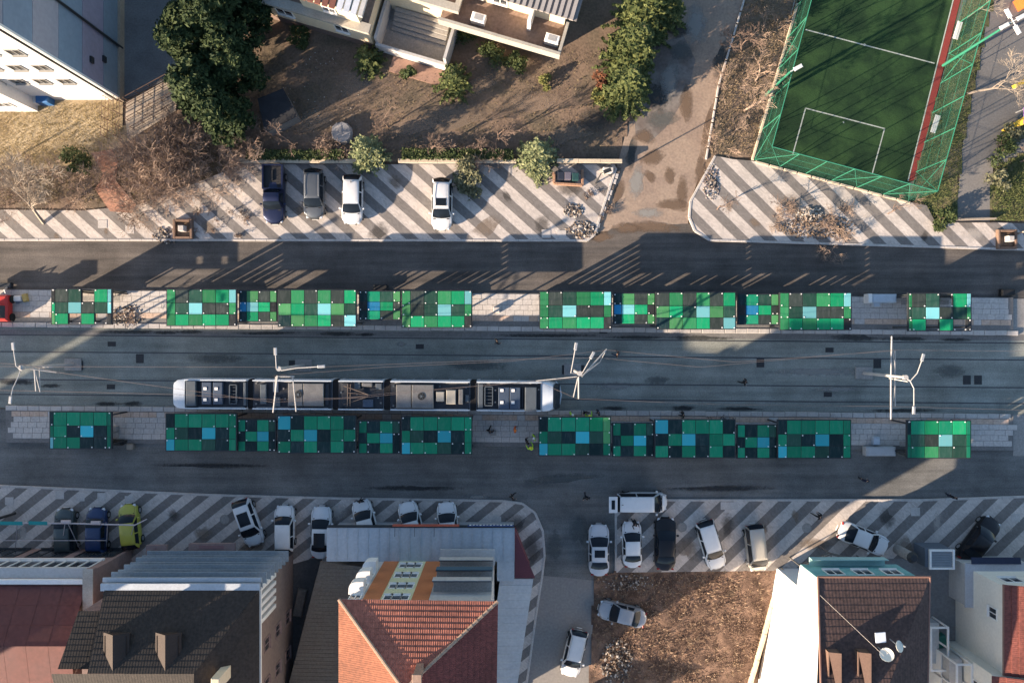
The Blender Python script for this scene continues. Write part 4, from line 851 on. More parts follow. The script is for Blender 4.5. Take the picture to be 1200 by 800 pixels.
def shelter(px0, py0, px1, py1, cols, rows, north, label, z=3.05, walls='slats', seed=0):
    """roof of coloured panels seen between px0..px1; cols: relative widths; rows: strings, '.' = open cell"""
    a, b = G(px0, py0, z), G(px1, py1, z); x0, x1, y1, y0 = a.x, b.x, a.y, b.y
    cx_, cy_ = (x0 + x1) / 2, (y0 + y1) / 2; Wd, Dp = x1 - x0, y1 - y0
    r = empty('tram_shelter', (cx_, cy_, .19), label, 'shelter', 'tram stop shelters')
    rng = random.Random(seed)
    tot = sum(cols); xs = [x0 + .06]
    for c in cols: xs.append(xs[-1] + (Wd - .12) * c / tot)
    hr = (.37, .32, .31); ys = [y1 - .06]
    for h in hr: ys.append(ys[-1] - (Dp - .12) * h)
    fm = MB()                                         # frame: rim and bearers below the glass
    fm.bbox(x0, x1, y0, y0 + .1, z - .2, z + .015); fm.bbox(x0, x1, y1 - .1, y1, z - .2, z + .015)
    fm.bbox(x0, x0 + .1, y0 + .1, y1 - .1, z - .2, z + .014); fm.bbox(x1 - .1, x1, y0 + .1, y1 - .1, z - .2, z + .014)
    for x in xs[1:-1]: fm.bbox(x - .04, x + .04, y0 + .1, y1 - .1, z - .16, z - .002)
    for y in ys[1:-1]: fm.bbox(x0 + .1, x1 - .1, y - .035, y + .035, z - .10, z - .004)
    fm.build('roof_frame', STEELD, r)
    for i, row in enumerate(rows):
        for j, ch in enumerate(row):
            if ch == '.': continue
            pw, pd = xs[j + 1] - xs[j] - .045, ys[i] - ys[i + 1] - .035
            m = MB(); tl = rng.uniform(-.006, .006)
            m.cbox(((xs[j] + xs[j + 1]) / 2, (ys[i] + ys[i + 1]) / 2, z + .022), (pw, pd, .03), .008); m.build('glass_panel', gm(ch), r)
    dots = MB()                                       # white point fixings at some panel corners
    for i in range(0, 4):
        for j in range(len(xs)):
            if rng.random() < .52:
                x = min(max(xs[j] + rng.choice((-.12, .12)), x0 + .15), x1 - .15); y = min(max(ys[i] + rng.choice((-.10, .10)), y0 + .14), y1 - .14)
                dots.cyl((x, y, z + .037), .055, .03, 7)
    dots.build('point_fixing', WHITEP, r)
    for x in (x0 + .12, (x0 + x1) / 2, x1 - .12):
        for y in (y0 + .35, y1 - .3):
            m = MB(); m.bbox(x - .06, x + .06, y - .06, y + .06, .19, z - .2); m.build('post', STEELD, r)
    yw = (y1 - .16) if north else (y0 + .1)
    if walls:                                         # wall of upright slats on the road side
        n = int(Wd / .92)
        for k in range(n):
            xa = x0 + .2 + (Wd - .4) * k / n; wd = (Wd - .4) / n
            m = MB(); m.bbox(xa, xa + wd * (.70 if walls == 'slats' else .97), yw, yw + .06, .25, z - .22); m.build('wall_slat', SLAT, r)
        m = MB(); m.bbox(x0 + .15, x1 - .15, yw - .02, yw + .1, .2, .5); m.build('wall_base', STEELD, r)
        m = MB(); ym = yw - .75 if north else yw + .6; m.bbox(x0 + .6, x1 - .6, ym, ym + .42, .6, .67); m.build('bench_seat', CONC, r)
    return r
EA = [.25, 1, 1, 1, 1, .3]
BC = [.62, 1, 1, 1, .98, .52]
DC = [.95, 1, 1, 1, 1, .88]
SC = [.6, 1, 1, .55]
B_ROWS = ['gdDgGc', 'gDcddg', 'gGgGGk']; F_ROWS = ['gdDgGc', 'ldDcDg', 'lGgGGk']; D_ROWS = ['dgdgdG', 'lGDclD', 'nlgGdc']; S_ROWS = ['nldl', 'bcGk', 'nGdl']; S2 = ['nTDl', 'kbGd', 'nTdl']
E_ROWS = ['kdD.Gc', 'GDcdDc', 'lG.G.k']
uplab = 'the platform facing the empty track'
ORD = ['first', 'second', 'third', 'fourth', 'fifth', 'sixth', 'seventh', 'eighth', 'ninth', 'tenth', 'eleventh', 'twelfth']
up = [(60, 338, 131.5, 380.5, EA, E_ROWS, 3.05, 'solid'), (195, 338.5, 277.5, 382, BC, B_ROWS, 3.05, 'slats'), (280, 340, 325, 377, SC, S_ROWS, 2.7, None), (325.5, 339, 418, 383, DC, D_ROWS, 3.05, 'solid'),
      (420.5, 340.5, 470, 375, SC, S2, 2.7, None), (470.5, 340, 553.5, 384, BC, F_ROWS, 3.05, 'slats'), (632, 341, 717, 385.5, BC, B_ROWS, 3.05, 'slats'), (718.5, 343, 768, 380, SC, S_ROWS, 2.7, 'slats'),
      (768.5, 342, 862.5, 386, DC, D_ROWS, 3.05, 'slats'), (864, 344, 913, 380.5, SC, S2, 2.7, 'slats'), (913.5, 342.5, 998, 387, BC, B_ROWS, 3.05, 'slats'), (1064, 343, 1138.5, 388, EA, ['gdD.Gc', 'DDcdDg', 'gG.G.k'], 3.05, 'solid')]
for i, (a_, b_, c_, d_, co, ro, z_, wl_) in enumerate(up):
    shelter(a_, b_, c_, d_, co, ro, True, '%s chequered green roof section from the red machine, platform beside the empty track' % ORD[i], z_, wl_, i)
N_ROWS = ['nTTTTT', 'TDnCnT', 'CTTDnT']; P_ROWS = ['CnTTTn', 'nTCnTT', 'TnTnTn']; O_ROWS = ['TnTD', 'nTCn', 'TnTn']; M_ROWS = ['nTTTTt', 'tTnCnt', 'cTTnnt']
lo = [(58, 482, 131, 526, EA, M_ROWS, 3.05), (194, 484, 277.5, 528.5, BC, N_ROWS, 3.05), (278.5, 491, 323.5, 529, SC, O_ROWS, 2.7), (325, 486.5, 417.5, 531, DC, P_ROWS, 3.05), (420, 492.5, 469.5, 531.5, SC, O_ROWS, 2.7), (470, 487.5, 553.5, 532.5, BC, N_ROWS, 3.05),
      (631, 488, 716, 534, BC, ['nTTTGl', 'TDnCDl', 'CTTDnT'], 3.05), (717.5, 495, 766.5, 535, SC, O_ROWS, 2.7), (767, 491, 862, 536.5, DC, P_ROWS, 3.05), (863.5, 497, 910.5, 537, SC, O_ROWS, 2.7), (911, 491.5, 997.5, 537, BC, N_ROWS, 3.05), (1062.5, 492, 1138, 537, EA, ['nTGTGt', 'tDdcDt', 'tTgDDt'], 3.05)]
for i, (a_, b_, c_, d_, co, ro, z_) in enumerate(lo):
    shelter(a_, b_, c_, d_, co, ro, False, '%s chequered teal roof section counted from the yellow car, platform where the tram stands' % ORD[i], z_, 'slats', 40 + i)

# ================================================================ TRAM
TW = M('tram_white', (.52, .56, .60), .3, .04, 1, world=False, coat=.3)
TD = M('tram_roof_dark', (.022, .026, .034), .6, .25, 2, world=False)
TB = M('tram_navy_box', (.045, .065, .10), .5, .15, 2, world=False)
TS = M('tram_silver_box', (.17, .165, .16), .4, .18, 1.5, metal=.3, world=False)
TC = M('tram_cream_box', (.30, .28, .24), .5, .1, 2, world=False)
TG = M('tram_grey_box', (.07, .085, .10), .5, .15, 2, world=False)
TX = M('tram_bellows', (.012, .012, .014), .8, .1, 4, world=False)
tr = empty('tram', (0, 0, 0), 'white five section tram with dark equipment covered roof at the platform', 'tram')
def tx(px): return (px - 425.5) / 13.86
def ty(py, z=3.4): return -(py - 463.2) / 13.86
def section(y=1.3, sz=1.0, zt=3.05):
    P = [(1.0, .32), (1.02, .9), (1.02, 1.15), (1.02, 2.35), (.99, 2.75), (.93, 3.0), (.86, 3.08)]
    return [(s * y * a, .3 + (b - .3) * sz) for s, lst in ((1, P), (-1, P[::-1])) for a, b in lst]
mods = [(203, 289), (295.5, 388.5), (396, 449), (457, 550.5), (558, 648)]
for i, (pa, pb) in enumerate(mods):
    xa, xb = tx(pa), tx(pb); mod = empty('tram_section', parent=tr)
    st = []
    if i == 0: st = [(xa - .35, .55, .42), (xa - .25, .78, .55), (xa, .86, .84), (xa + .35, .93, .97), (xa + 1.05, 1, 1), (xb, 1, 1)]
    elif i == 4: st = [(xa, 1, 1), (xb - 1.1, 1, 1), (xb - .3, .95, .985), (xb + .05, .88, .93), (xb + .45, .80, .62), (xb + .62, .66, .42)]
    else: st = [(xa, 1, 1), (xb, 1, 1)]
    m = MB(); m.loft([[(x, y, z) for y, z in section(1.3 * wd, hz)] for x, wd, hz in st]); m.build('body', TW, mod, smooth=35)
    for s in (-1, 1):                                 # window band
        m = MB(); q0, q1 = (xa + (1.1 if i == 0 else .25), xb - (1.2 if i == 4 else .25)); n = max(2, int((q1 - q0) / 1.5))
        for k in range(n):
            m = MB(); a_ = q0 + (q1 - q0) * k / n; m.bbox(a_ + .04, a_ + (q1 - q0) / n - .04, s * 1.328 - .012, s * 1.328 + .012, 1.2, 2.3); m.build('window', GLASSD, mod)
        m = MB(); m.bbox(xa + (.95 if i == 0 else .03), xb - (1.0 if i == 4 else .03), s * 1.19 - .045, s * 1.19 + .045, 3.0, 3.42); m.build('roof_rail', TW, mod)
    m = MB(); m.bbox(xa + (1.02 if i == 0 else .02), xb - (1.05 if i == 4 else .02), -1.14, 1.14, 3.05, 3.12); m.build('roof_deck', TD, mod)
for s, pa, pb in ((-1, 203, 216.5), (1, 635.5, 648)):
    m = MB(); xa, xb = tx(pa), tx(pb)
    st = [(xa + .02, .74, 0), (xa + .3, .93, 0), (xb, .985, 0)] if s < 0 else [(xa, .985, 0), (xb - .3, .94, 0), (xb - .02, .80, 0)]
    m.loft([[(x, y * 1.3, z) for y, z in ((wd, 3.0), (wd * .97, 3.25), (wd * .8, 3.36), (0, 3.4), (-wd * .8, 3.36), (-wd * .97, 3.25), (-wd, 3.0))] for x, wd, _ in st]); m.build('roof_cap', TW, tr, smooth=40)
xb = tx(648)
m = MB(); m.add([(xb + .03, -.98, 2.95), (xb + .03, .98, 2.95), (xb + .16, 1.14, 2.6), (xb + .60, 1.02, 1.9), (xb + .60, -1.02, 1.9), (xb + .16, -1.14, 2.6)], [(0, 5, 2, 1), (5, 4, 3, 2)])
m.v = [(x + .06, y, z + .04) for x, y, z in m.v]; m.build('windscreen', GLASSD, tr)
m = MB(); m.loft([[(xb + .45 + .14 * math.cos(a) + .05, y_, .95 + .3 * math.sin(a)) for a in (0, 1.57, 3.14, 4.71)] for y_ in ()] or [[(xb + .3, -1.2, .7), (xb + .42, -1.2, .7), (xb + .40, -1.2, 1.3), (xb + .3, -1.2, 1.3)], [(xb + .62, -.75, .7), (xb + .76, -.78, .7), (xb + .74, -.78, 1.3), (xb + .62, -.75, 1.3)], [(xb + .76, 0, .7), (xb + .90, 0, .7), (xb + .88, 0, 1.3), (xb + .76, 0, 1.3)], [(xb + .62, .75, .7), (xb + .76, .78, .7), (xb + .74, .78, 1.3), (xb + .62, .75, 1.3)], [(xb + .3, 1.2, .7), (xb + .42, 1.2, .7), (xb + .40, 1.2, 1.3), (xb + .3, 1.2, 1.3)]]); m.build('bumper', TW, tr)
for pa, pb in ((289, 295.5), (388.5, 396), (449, 457), (550.5, 558)):
    m = MB(); xa, xb_ = tx(pa), tx(pb); n = 7
    for k in range(n): m.loft([[(xa + (xb_ - xa) * (k + t) / n, y * (1.0 if t else .94), z * (1.0 if t else .985)) for y, z in section(1.26, 1.02)] for t in (0, .5, 1 - 1e-3)])
    m.build('bellows', TX, tr)
def eq(x0, x1, y0, y1, h, mat, name, z0=3.12, b=.04):
    a_, b_ = tx(x0), tx(x1); c_, d_ = ty(y1), ty(y0); m = MB(); m.cbox(((a_ + b_) / 2, (c_ + d_) / 2, z0 + h / 2), (b_ - a_, d_ - c_, h), b); return m.build(name, mat, tr)
eqs = [(219, 230, 447.5, 477, .42, TG), (237, 248, 449, 475, .36, TB), (250, 261, 449, 475, .36, TB), (285, 288, 449, 476, .22, TG), (305, 312, 451, 474, .3, TG), (320, 326, 448, 460, .25, TB), (322, 328, 466, 477, .22, TG),
       (338, 355, 449.5, 476, .38, TS), (355.8, 379.5, 449.5, 476, .40, TS), (380.5, 385, 450, 475, .2, TD), (400, 408, 449, 477, .16, TD), (424, 436, 448.5, 453, .3, TS), (415, 422, 448, 456, .25, TG), (425, 437, 468, 477, .25, TB), (440, 447, 449, 456, .25, TG),
       (464.5, 482, 450, 477.5, .4, TS), (482.8, 508, 450, 477.5, .42, TS), (511, 520.5, 458, 469.5, .35, TC), (523, 534, 456, 472.5, .4, TC), (537.5, 542.5, 455, 472.5, .35, TS), (545, 549, 462, 470, .2, TG),
       (560, 566, 449, 477, .2, TG), (584, 596.5, 452.5, 478, .36, TB), (597.2, 609.5, 452.5, 478, .36, TB), (615, 628.5, 452, 480, .42, TG), (611, 613, 454, 476, .2, TD)]
for e in eqs: eq(*e, 'roof_unit')
for (x, y) in ((241, 456.5), (254, 456.5), (241, 469.5), (254, 469.5), (588, 456), (601, 456), (588, 470), (601, 470), (224.5, 453), (224.5, 464), (621, 461), (621, 467)):
    m = MB(); m.box((tx(x), ty(y), 3.5), (.27, .24, .05)); m.build('hatch_cover', WHITEP, tr)
for (x, y) in ((350, 462.5), (494, 463.5)):
    m = MB(); m.cyl((tx(x), ty(y), 3.5), .31, .07, 18); m.build('fan', BLACKP, tr)
    m = MB(); m.cyl((tx(x), ty(y), 3.57), .1, .03, 10)
    for k in range(6): m.box((tx(x) + .18 * math.cos(k * 1.047), ty(y) + .18 * math.sin(k * 1.047), 3.58), (.16, .03, .015), k * 1.047)
    m.build('fan_hub', TG, tr)
for x0_, x1_ in ((269, 277), (568, 577)):
    m = MB()
    for yy in (452, 474): m.bbox(tx(x0_), tx(x1_), ty(yy) - .04, ty(yy) + .04, 3.12, 3.42)
    for xx in (x0_, x1_): m.bbox(tx(xx) - .04, tx(xx) + .04, ty(474) + .04, ty(452) - .04, 3.13, 3.41)
    for k in range(5): yy = 455 + k * 4; m.bbox(tx(x0_) + .04, tx(x1_) - .04, ty(yy) - .02, ty(yy) + .02, 3.3, 3.34)
    m.build('roof_rack', TG, tr)
pn = empty('pantograph', parent=tr)                   # folded pantograph on the middle section
BRZ = M('bronze_steel', (.13, .10, .085), .5, .15, 3, metal=.3, world=False)
for a_, b_, r_ in (((403, 452), (432, 462), .035), ((403, 474), (432, 464), .035), ((432, 462), (408, 460), .03), ((432, 464), (408, 466), .03), ((408, 450), (408, 476), .045), ((411, 450), (411, 476), .04)):
    m = MB(); m.tube([(tx(a_[0]), ty(a_[1]), 3.5), (tx(b_[0]), ty(b_[1]), 3.62)], r_, 6); m.build('pantograph_arm', BRZ, pn)
for (x, y) in ((300, 450), (300, 474), (332, 456), (334, 468), (396.5 + 3, 460), (443, 466), (446, 472), (418, 462), (461, 452), (461, 475), (546, 453), (515, 452), (580, 456), (580, 470), (631, 455)):
    m = MB(); m.cyl((tx(x), ty(y), 3.12), .08, .22, 8); m.build('insulator', TG if (x + y) % 2 else TS, tr)
m = MB()
for yy in (448, 478.5): m.tube([(tx(232), ty(yy), 3.2), (tx(286), ty(yy), 3.2)], .03, 5); m.tube([(tx(560), ty(yy), 3.2), (tx(630), ty(yy), 3.2)], .03, 5); m.tube([(tx(300), ty(yy), 3.2), (tx(384), ty(yy), 3.2)], .03, 5); m.tube([(tx(462), ty(yy), 3.2), (tx(548), ty(yy), 3.2)], .03, 5)
m.build('cable_duct', STEELL, tr)
for pxw in (222, 235, 318, 330, 512, 528, 616, 630):
    for s in (-1, 1):
        m = MB(); m.tube([(tx(pxw), s * 1.0 - .06, .33), (tx(pxw), s * 1.0 + .06, .33)], .31, 14); m.build('wheel', RAILM, tr)
q = G(425.5, 463.2, 3.4); tr.location = (q.x, q.y, .012); tr.rotation_euler = (0, 0, -.0075)

# ================================================================ CATENARY POLES WITH LAMPS
POLE = M('pole_pale', (.42, .40, .38), .5, .08, 2)
def pole(base, topz, top, lamps, arms, label):
    b = G(*base); r = empty('catenary_pole', b, label, 'pole', 'overhead line poles between the tracks')
    m = MB(); m.tube([b, b + Z * topz * .45, b + Z * topz], [.16, .13, .10], 10); m.build('mast', POLE, r)
    m = MB(); m.cbox((b.x, b.y, .06), (1.5, 1.1, .14), .03); m.build('footing', CONC, r)
    tp = b + Z * topz
    m = MB(); m.cyl(tp - Z * .15, .2, .3, 10); m.build('mast_head', POLE, r)
    for pts in lamps:
        w_ = [tp] + [G(x, y, topz + .15 + .12 * i) for i, (x, y) in enumerate(pts)]
        m = MB(); m.tube(w_, [.055] + [.04] * (len(w_) - 1), 7); m.build('lamp_arm', POLE, r)
        d_ = (w_[-1] - w_[-2]).normalized(); rz = math.atan2(d_.y, d_.x)
        m = MB(); m.cbox(w_[-1] + d_ * .3, (.6, .24, .1), .04, rz); o = m.build('lamp_head', STEELL, r)
    for (a_, za, b_, zb, rad) in arms:
        m = MB(); m.tube([G(*a_, za), G(*b_, zb)], rad, 6); m.build('bracket_arm', POLE, r)
T_ = 7.4
pole((86, 427), T_, None, [[(26, 434), (19, 429), (16, 410)], [(22, 440), (15, 455), (13, 464)]],
     [((36, 432), 6.3, (66, 436), 5.6, .05), ((40, 431), 6.2, (42, 458), 5.7, .05), ((40, 431), 6.2, (47, 459), 5.6, .04), ((46, 431), 5.9, (47, 459), 5.6, .035), ((50, 430), 5.7, (62, 430), 5.7, .04)], 'pale pole with two curved lamp arms on open track before the tram')
pole((356, 428), T_, None, [[(324, 432), (323, 416)], [(330, 434), (348, 431), (372, 429.5)]],
     [((325, 440), 6.6, (320, 483), 5.7, .06), ((343, 441), 5.9, (347, 482), 5.6, .05), ((325, 441), 6.2, (345, 441), 5.9, .06), ((323, 441), 6.3, (322, 470), 5.8, .04)], 'pale pole with curved lamp arms reaching over the tram roof')
pole((671, 433), T_, None, [[(669, 437), (674, 410)], [(683, 436), (692, 420)]],
     [((678, 441), 6.3, (678, 467), 5.7, .055), ((677, 443), 6.0, (672, 465), 5.7, .04), ((682, 441), 6.4, (711, 409), 5.7, .055), ((685, 438), 6.0, (703, 424), 5.6, .045), ((703, 424), 5.6, (711, 409), 5.7, .03), ((676, 441), 6.5, (628, 446), 6.1, .035)], 'pale pole with splayed brackets just ahead of the tram')
pole((1012, 437), T_, None, [[(1067, 446), (1075, 437), (1080, 423)], [(1067, 447), (1071, 455), (1071, 476)]],
     [((1045, 394), 5.0, (1044, 443), 5.2, .06), ((1044, 443), 5.2, (1044, 491), 5.0, .06), ((1049, 411), 4.9, (1049, 476), 4.9, .05), ((1045, 394), 5.0, (1049, 440), 5.0, .035), ((1044, 491), 5.0, (1049, 445), 5.0, .035), ((1042, 443), 4.6, (1064, 447), 6.6, .05)], 'pale pole with long cross bracket on open track far from the tram')
WIRE = M('wire_copper', (.20, .16, .15), .5, 0, metal=.5)
def wire(pts, z, label, r=.012):
    m = MB(); m.tube([G(x, y, zz) for (x, y), zz in zip(pts, z if isinstance(z, list) else [z] * len(pts))], r, 4, cap=False)
    tag(m.build('overhead_wire', WIRE), label, 'wire', 'overhead tram wires')
wire([(-60, 429), (97, 429.5), (320, 430), (372, 430), (600, 421), (700, 419), (820, 430), (1046, 410), (1260, 412)], 5.6, 'thin contact wire over the empty track')
wire([(-60, 456), (42, 458), (206, 462), (320, 468), (400, 466), (470, 459), (560, 452), (628, 446), (676, 467), (850, 474), (1046, 476), (1260, 482)], 5.6, 'thin contact wire over the track the tram stands on')
wire([(-60, 423), (30, 427), (66, 436), (320, 471), (420, 466), (550, 453), (676, 443)], 6.4, 'carrier wire slung between the first three poles')
wire([(320, 440), (450, 430), (600, 423), (711, 410), (860, 424), (1046, 411)], 6.2, 'carrier wire slung above the empty track past the tram front')

# ================================================================ FOOTBALL CAGE
TURF = M('artificial_turf', (.008, .031, .010), .95, .25, .35, .02, rgb2=(.020, .052, .015), fine=10)
t_ = MB(); t_.sheet(GP([(884, 187), (1063, 234.5), (1130, -10), (1150, -90), (965, -90), (940, -20)]), .006); struct(t_.build('football_pitch', TURF))
t_ = MB(); t_.sheet(GP([(1070, 210), (1064, 234), (1130, -10), (1150, -90), (1140, -90), (1121, 0), (1070, 210)][:5]), .009)
tl = empty('pitch_lines', G(990, 100)); struct(tl)
LINE = M('line_white', (.36, .39, .35), .9, .3, 3)
def line(a_, b_, wd=.1):
    a, b = G(*a_), G(*b_); d = (b - a).normalized(); n = Vector((-d.y, d.x, 0)) * wd / 2
    m = MB(); m.sheet([(p.x, p.y) for p in (a - n, b - n, b + n, a + n)], .0125); m.build('line', LINE, tl)
line((944, 35), (1095, 74.5)); line((944, 127), (1037, 151)); line((944, 127), (929, 181)); line((1036.5, 151), (1022, 204)); line((1118.5, -6), (1064, 212)); line((940, -30), (884, 170), .08)
m = MB(); q = G(1013, 52.8); m.cyl((q.x, q.y, .0125), .11, .003, 14); m.build('spot', LINE, tl); m = MB(); q = G(988.5, 143.5); m.cyl((q.x, q.y, .0125), .07, .003, 12); m.build('spot', LINE, tl)
m = MB(); m.sheet([(p.x, p.y) for p in GP([(1119.5, -6), (1127, -6), (1073, 211), (1065, 212)])], .011); struct(m.build('running_strip', M('red_rubber', (.20, .035, .03), .9, .15, 1)))
m = MB(); m.sheet([(p.x, p.y) for p in GP([(1128, -6), (1148, -70), (1160, -70), (1122, 30), (1066, 232), (1065, 214), (1074, 211)])], .0105); struct(m.build('cage_margin', M('margin_grey', (.10, .115, .10), .9, .2, .6)))
GRN = M('cage_green', (.028, .17, .108), .5, .1, 2)
NET = bpy.data.materials.new('cage_net'); NET.use_nodes = True; nt = NET.node_tree; b = nt.nodes['Principled BSDF']; b.inputs['Base Color'].default_value = (.018, .085, .052, 1); b.inputs['Roughness'].default_value = .8; b.inputs['Alpha'].default_value = .24
cg = empty('football_cage', G(990, 110), 'green steel and net cage round the football pitch', 'cage')
CZ = 4.9; c_bl, c_br = G(883.5, 187.5), G(1064, 236); c_tl, c_tr = G(950, -60), G(1150, -75)
for a_, b_, n_ in ((c_bl, c_br, 6), (c_bl, c_tl, 7), (c_br, c_tr, 9)):
    for z_ in (.12, 1.6, 3.2, CZ): m = MB(); m.tube([a_ + Z * z_, b_ + Z * z_], .04 if z_ == CZ else .012, 5); m.build('rail', GRN, cg)
    m = MB(); m.add([a_ + Z * .05, b_ + Z * .05, b_ + Z * CZ, a_ + Z * CZ], [(0, 1, 2, 3)]); m.build('net', NET, cg)
    for k in range(n_ + 1):
        p = a_.lerp(b_, k / n_); m = MB(); m.tube([p, p + Z * CZ], .04, 6); m.build('post', GRN, cg)
    for k in (0, n_ - 1, n_ // 2):
        p, q = a_.lerp(b_, k / n_), a_.lerp(b_, (k + 1) / n_); m = MB(); m.tube([p + Z * .1, q + Z * CZ], .028, 5); m.tube([q + Z * .1, p + Z * CZ], .028, 5); m.build('brace', GRN, cg)
def flood(px, py, h, lab, heads):
    b = G(px, py); r = empty('floodlight_mast', b, lab, 'floodlight'); m = MB(); m.tube([b, b + Z * h], [.13, .08], 8); m.build('mast', GRN, r)
    for k in range(heads):
        a = .5 + k * 2 * math.pi / max(heads, 1); d = Vector((math.cos(a), math.sin(a), 0)); p = b + Z * h
        m = MB(); m.tube([p, p + d * .4], .04, 5); m.cbox(p + d * .72, (.72, .3, .18), .07, a); m.build('lamp_head', WHITEP, r)
flood(1105, 77, 9.8, 'tall green floodlight mast with four white heads beside the red strip', 4)
flood(897, 112, 6.3, 'shorter green floodlight mast on the planted side of the cage', 1)
for (x, y, lab) in ((1119, 38, 'white bench beside the red strip near the halfway line'), (1093, 147, 'white bench beside the red strip near the penalty box')):
    b = G(x, y); r = empty('bench', b, lab, 'bench'); rz = R(73)
    for k in range(3): 
        off = Matrix.Rotation(rz, 3, 'Z') @ Vector((0, -.16 + k * .16, 0)); m = MB(); m.box(b + off + Z * .45, (1.6, .13, .04), rz); m.build('seat_slat', WHITEP, r)
    for s in (-.6, .6):
        off = Matrix.Rotation(rz, 3, 'Z') @ Vector((s, 0, 0)); m = MB(); m.box(b + off + Z * .21, (.08, .42, .42), rz); m.build('leg', STEELD, r)
# ================================================================ VEHICLES  (local: +x forward)
PAINT = {}
def paint(k):
    cols = {'white': (.60, .60, .60), 'pearl': (.56, .57, .58), 'silver': (.36, .36, .37), 'beige': (.42, .40, .36), 'grey': (.12, .13, .14), 'green_grey': (.06, .075, .075), 'navy': (.018, .024, .06), 'blue': (.012, .03, .09), 'black': (.006, .006, .008), 'yellow': (.36, .34, .05), 'grey_white': (.47, .48, .50)}
    if k not in PAINT:
        met = .5 if k in ('silver', 'grey', 'navy', 'beige', 'green_grey') else 0
        PAINT[k] = M('car_' + k, cols[k], .35, .05, 2.5, world=False, coat=.5 if k != 'black' else .3, metal=met)
    return PAINT[k]
CGL = M('car_glass', (.010, .014, .02), .12, 0, spec=.22)
TYRE = M('tyre', (.015, .015, .015), .85, 0); RIM = M('rim', (.35, .35, .36), .35, 0, metal=.6); TAIL = M('tail_red', (.25, .01, .01), .3, 0); HEAD = M('headlamp', (.6, .62, .65), .15, 0)
TRIM = M('black_trim', (.02, .02, .021), .6, 0)
SPEC = {  # windscreen base, roof front, roof rear, rear glass base (from front, fraction of length), roof height, bonnet height, tail height
    'hatch': (.24, .40, .86, .965, 1.48, .95, 1.0), 'suv': (.24, .39, .88, .97, 1.68, 1.05, 1.1), 'sedan': (.26, .42, .70, .84, 1.44, .92, 1.0), 'van': (.15, .30, .94, .985, 1.82, 1.08, 1.1), 'estate': (.25, .40, .90, .975, 1.52, .95, 1.02), 'pickup': (.25, .36, .50, .56, 1.78, 1.1, 1.08)}
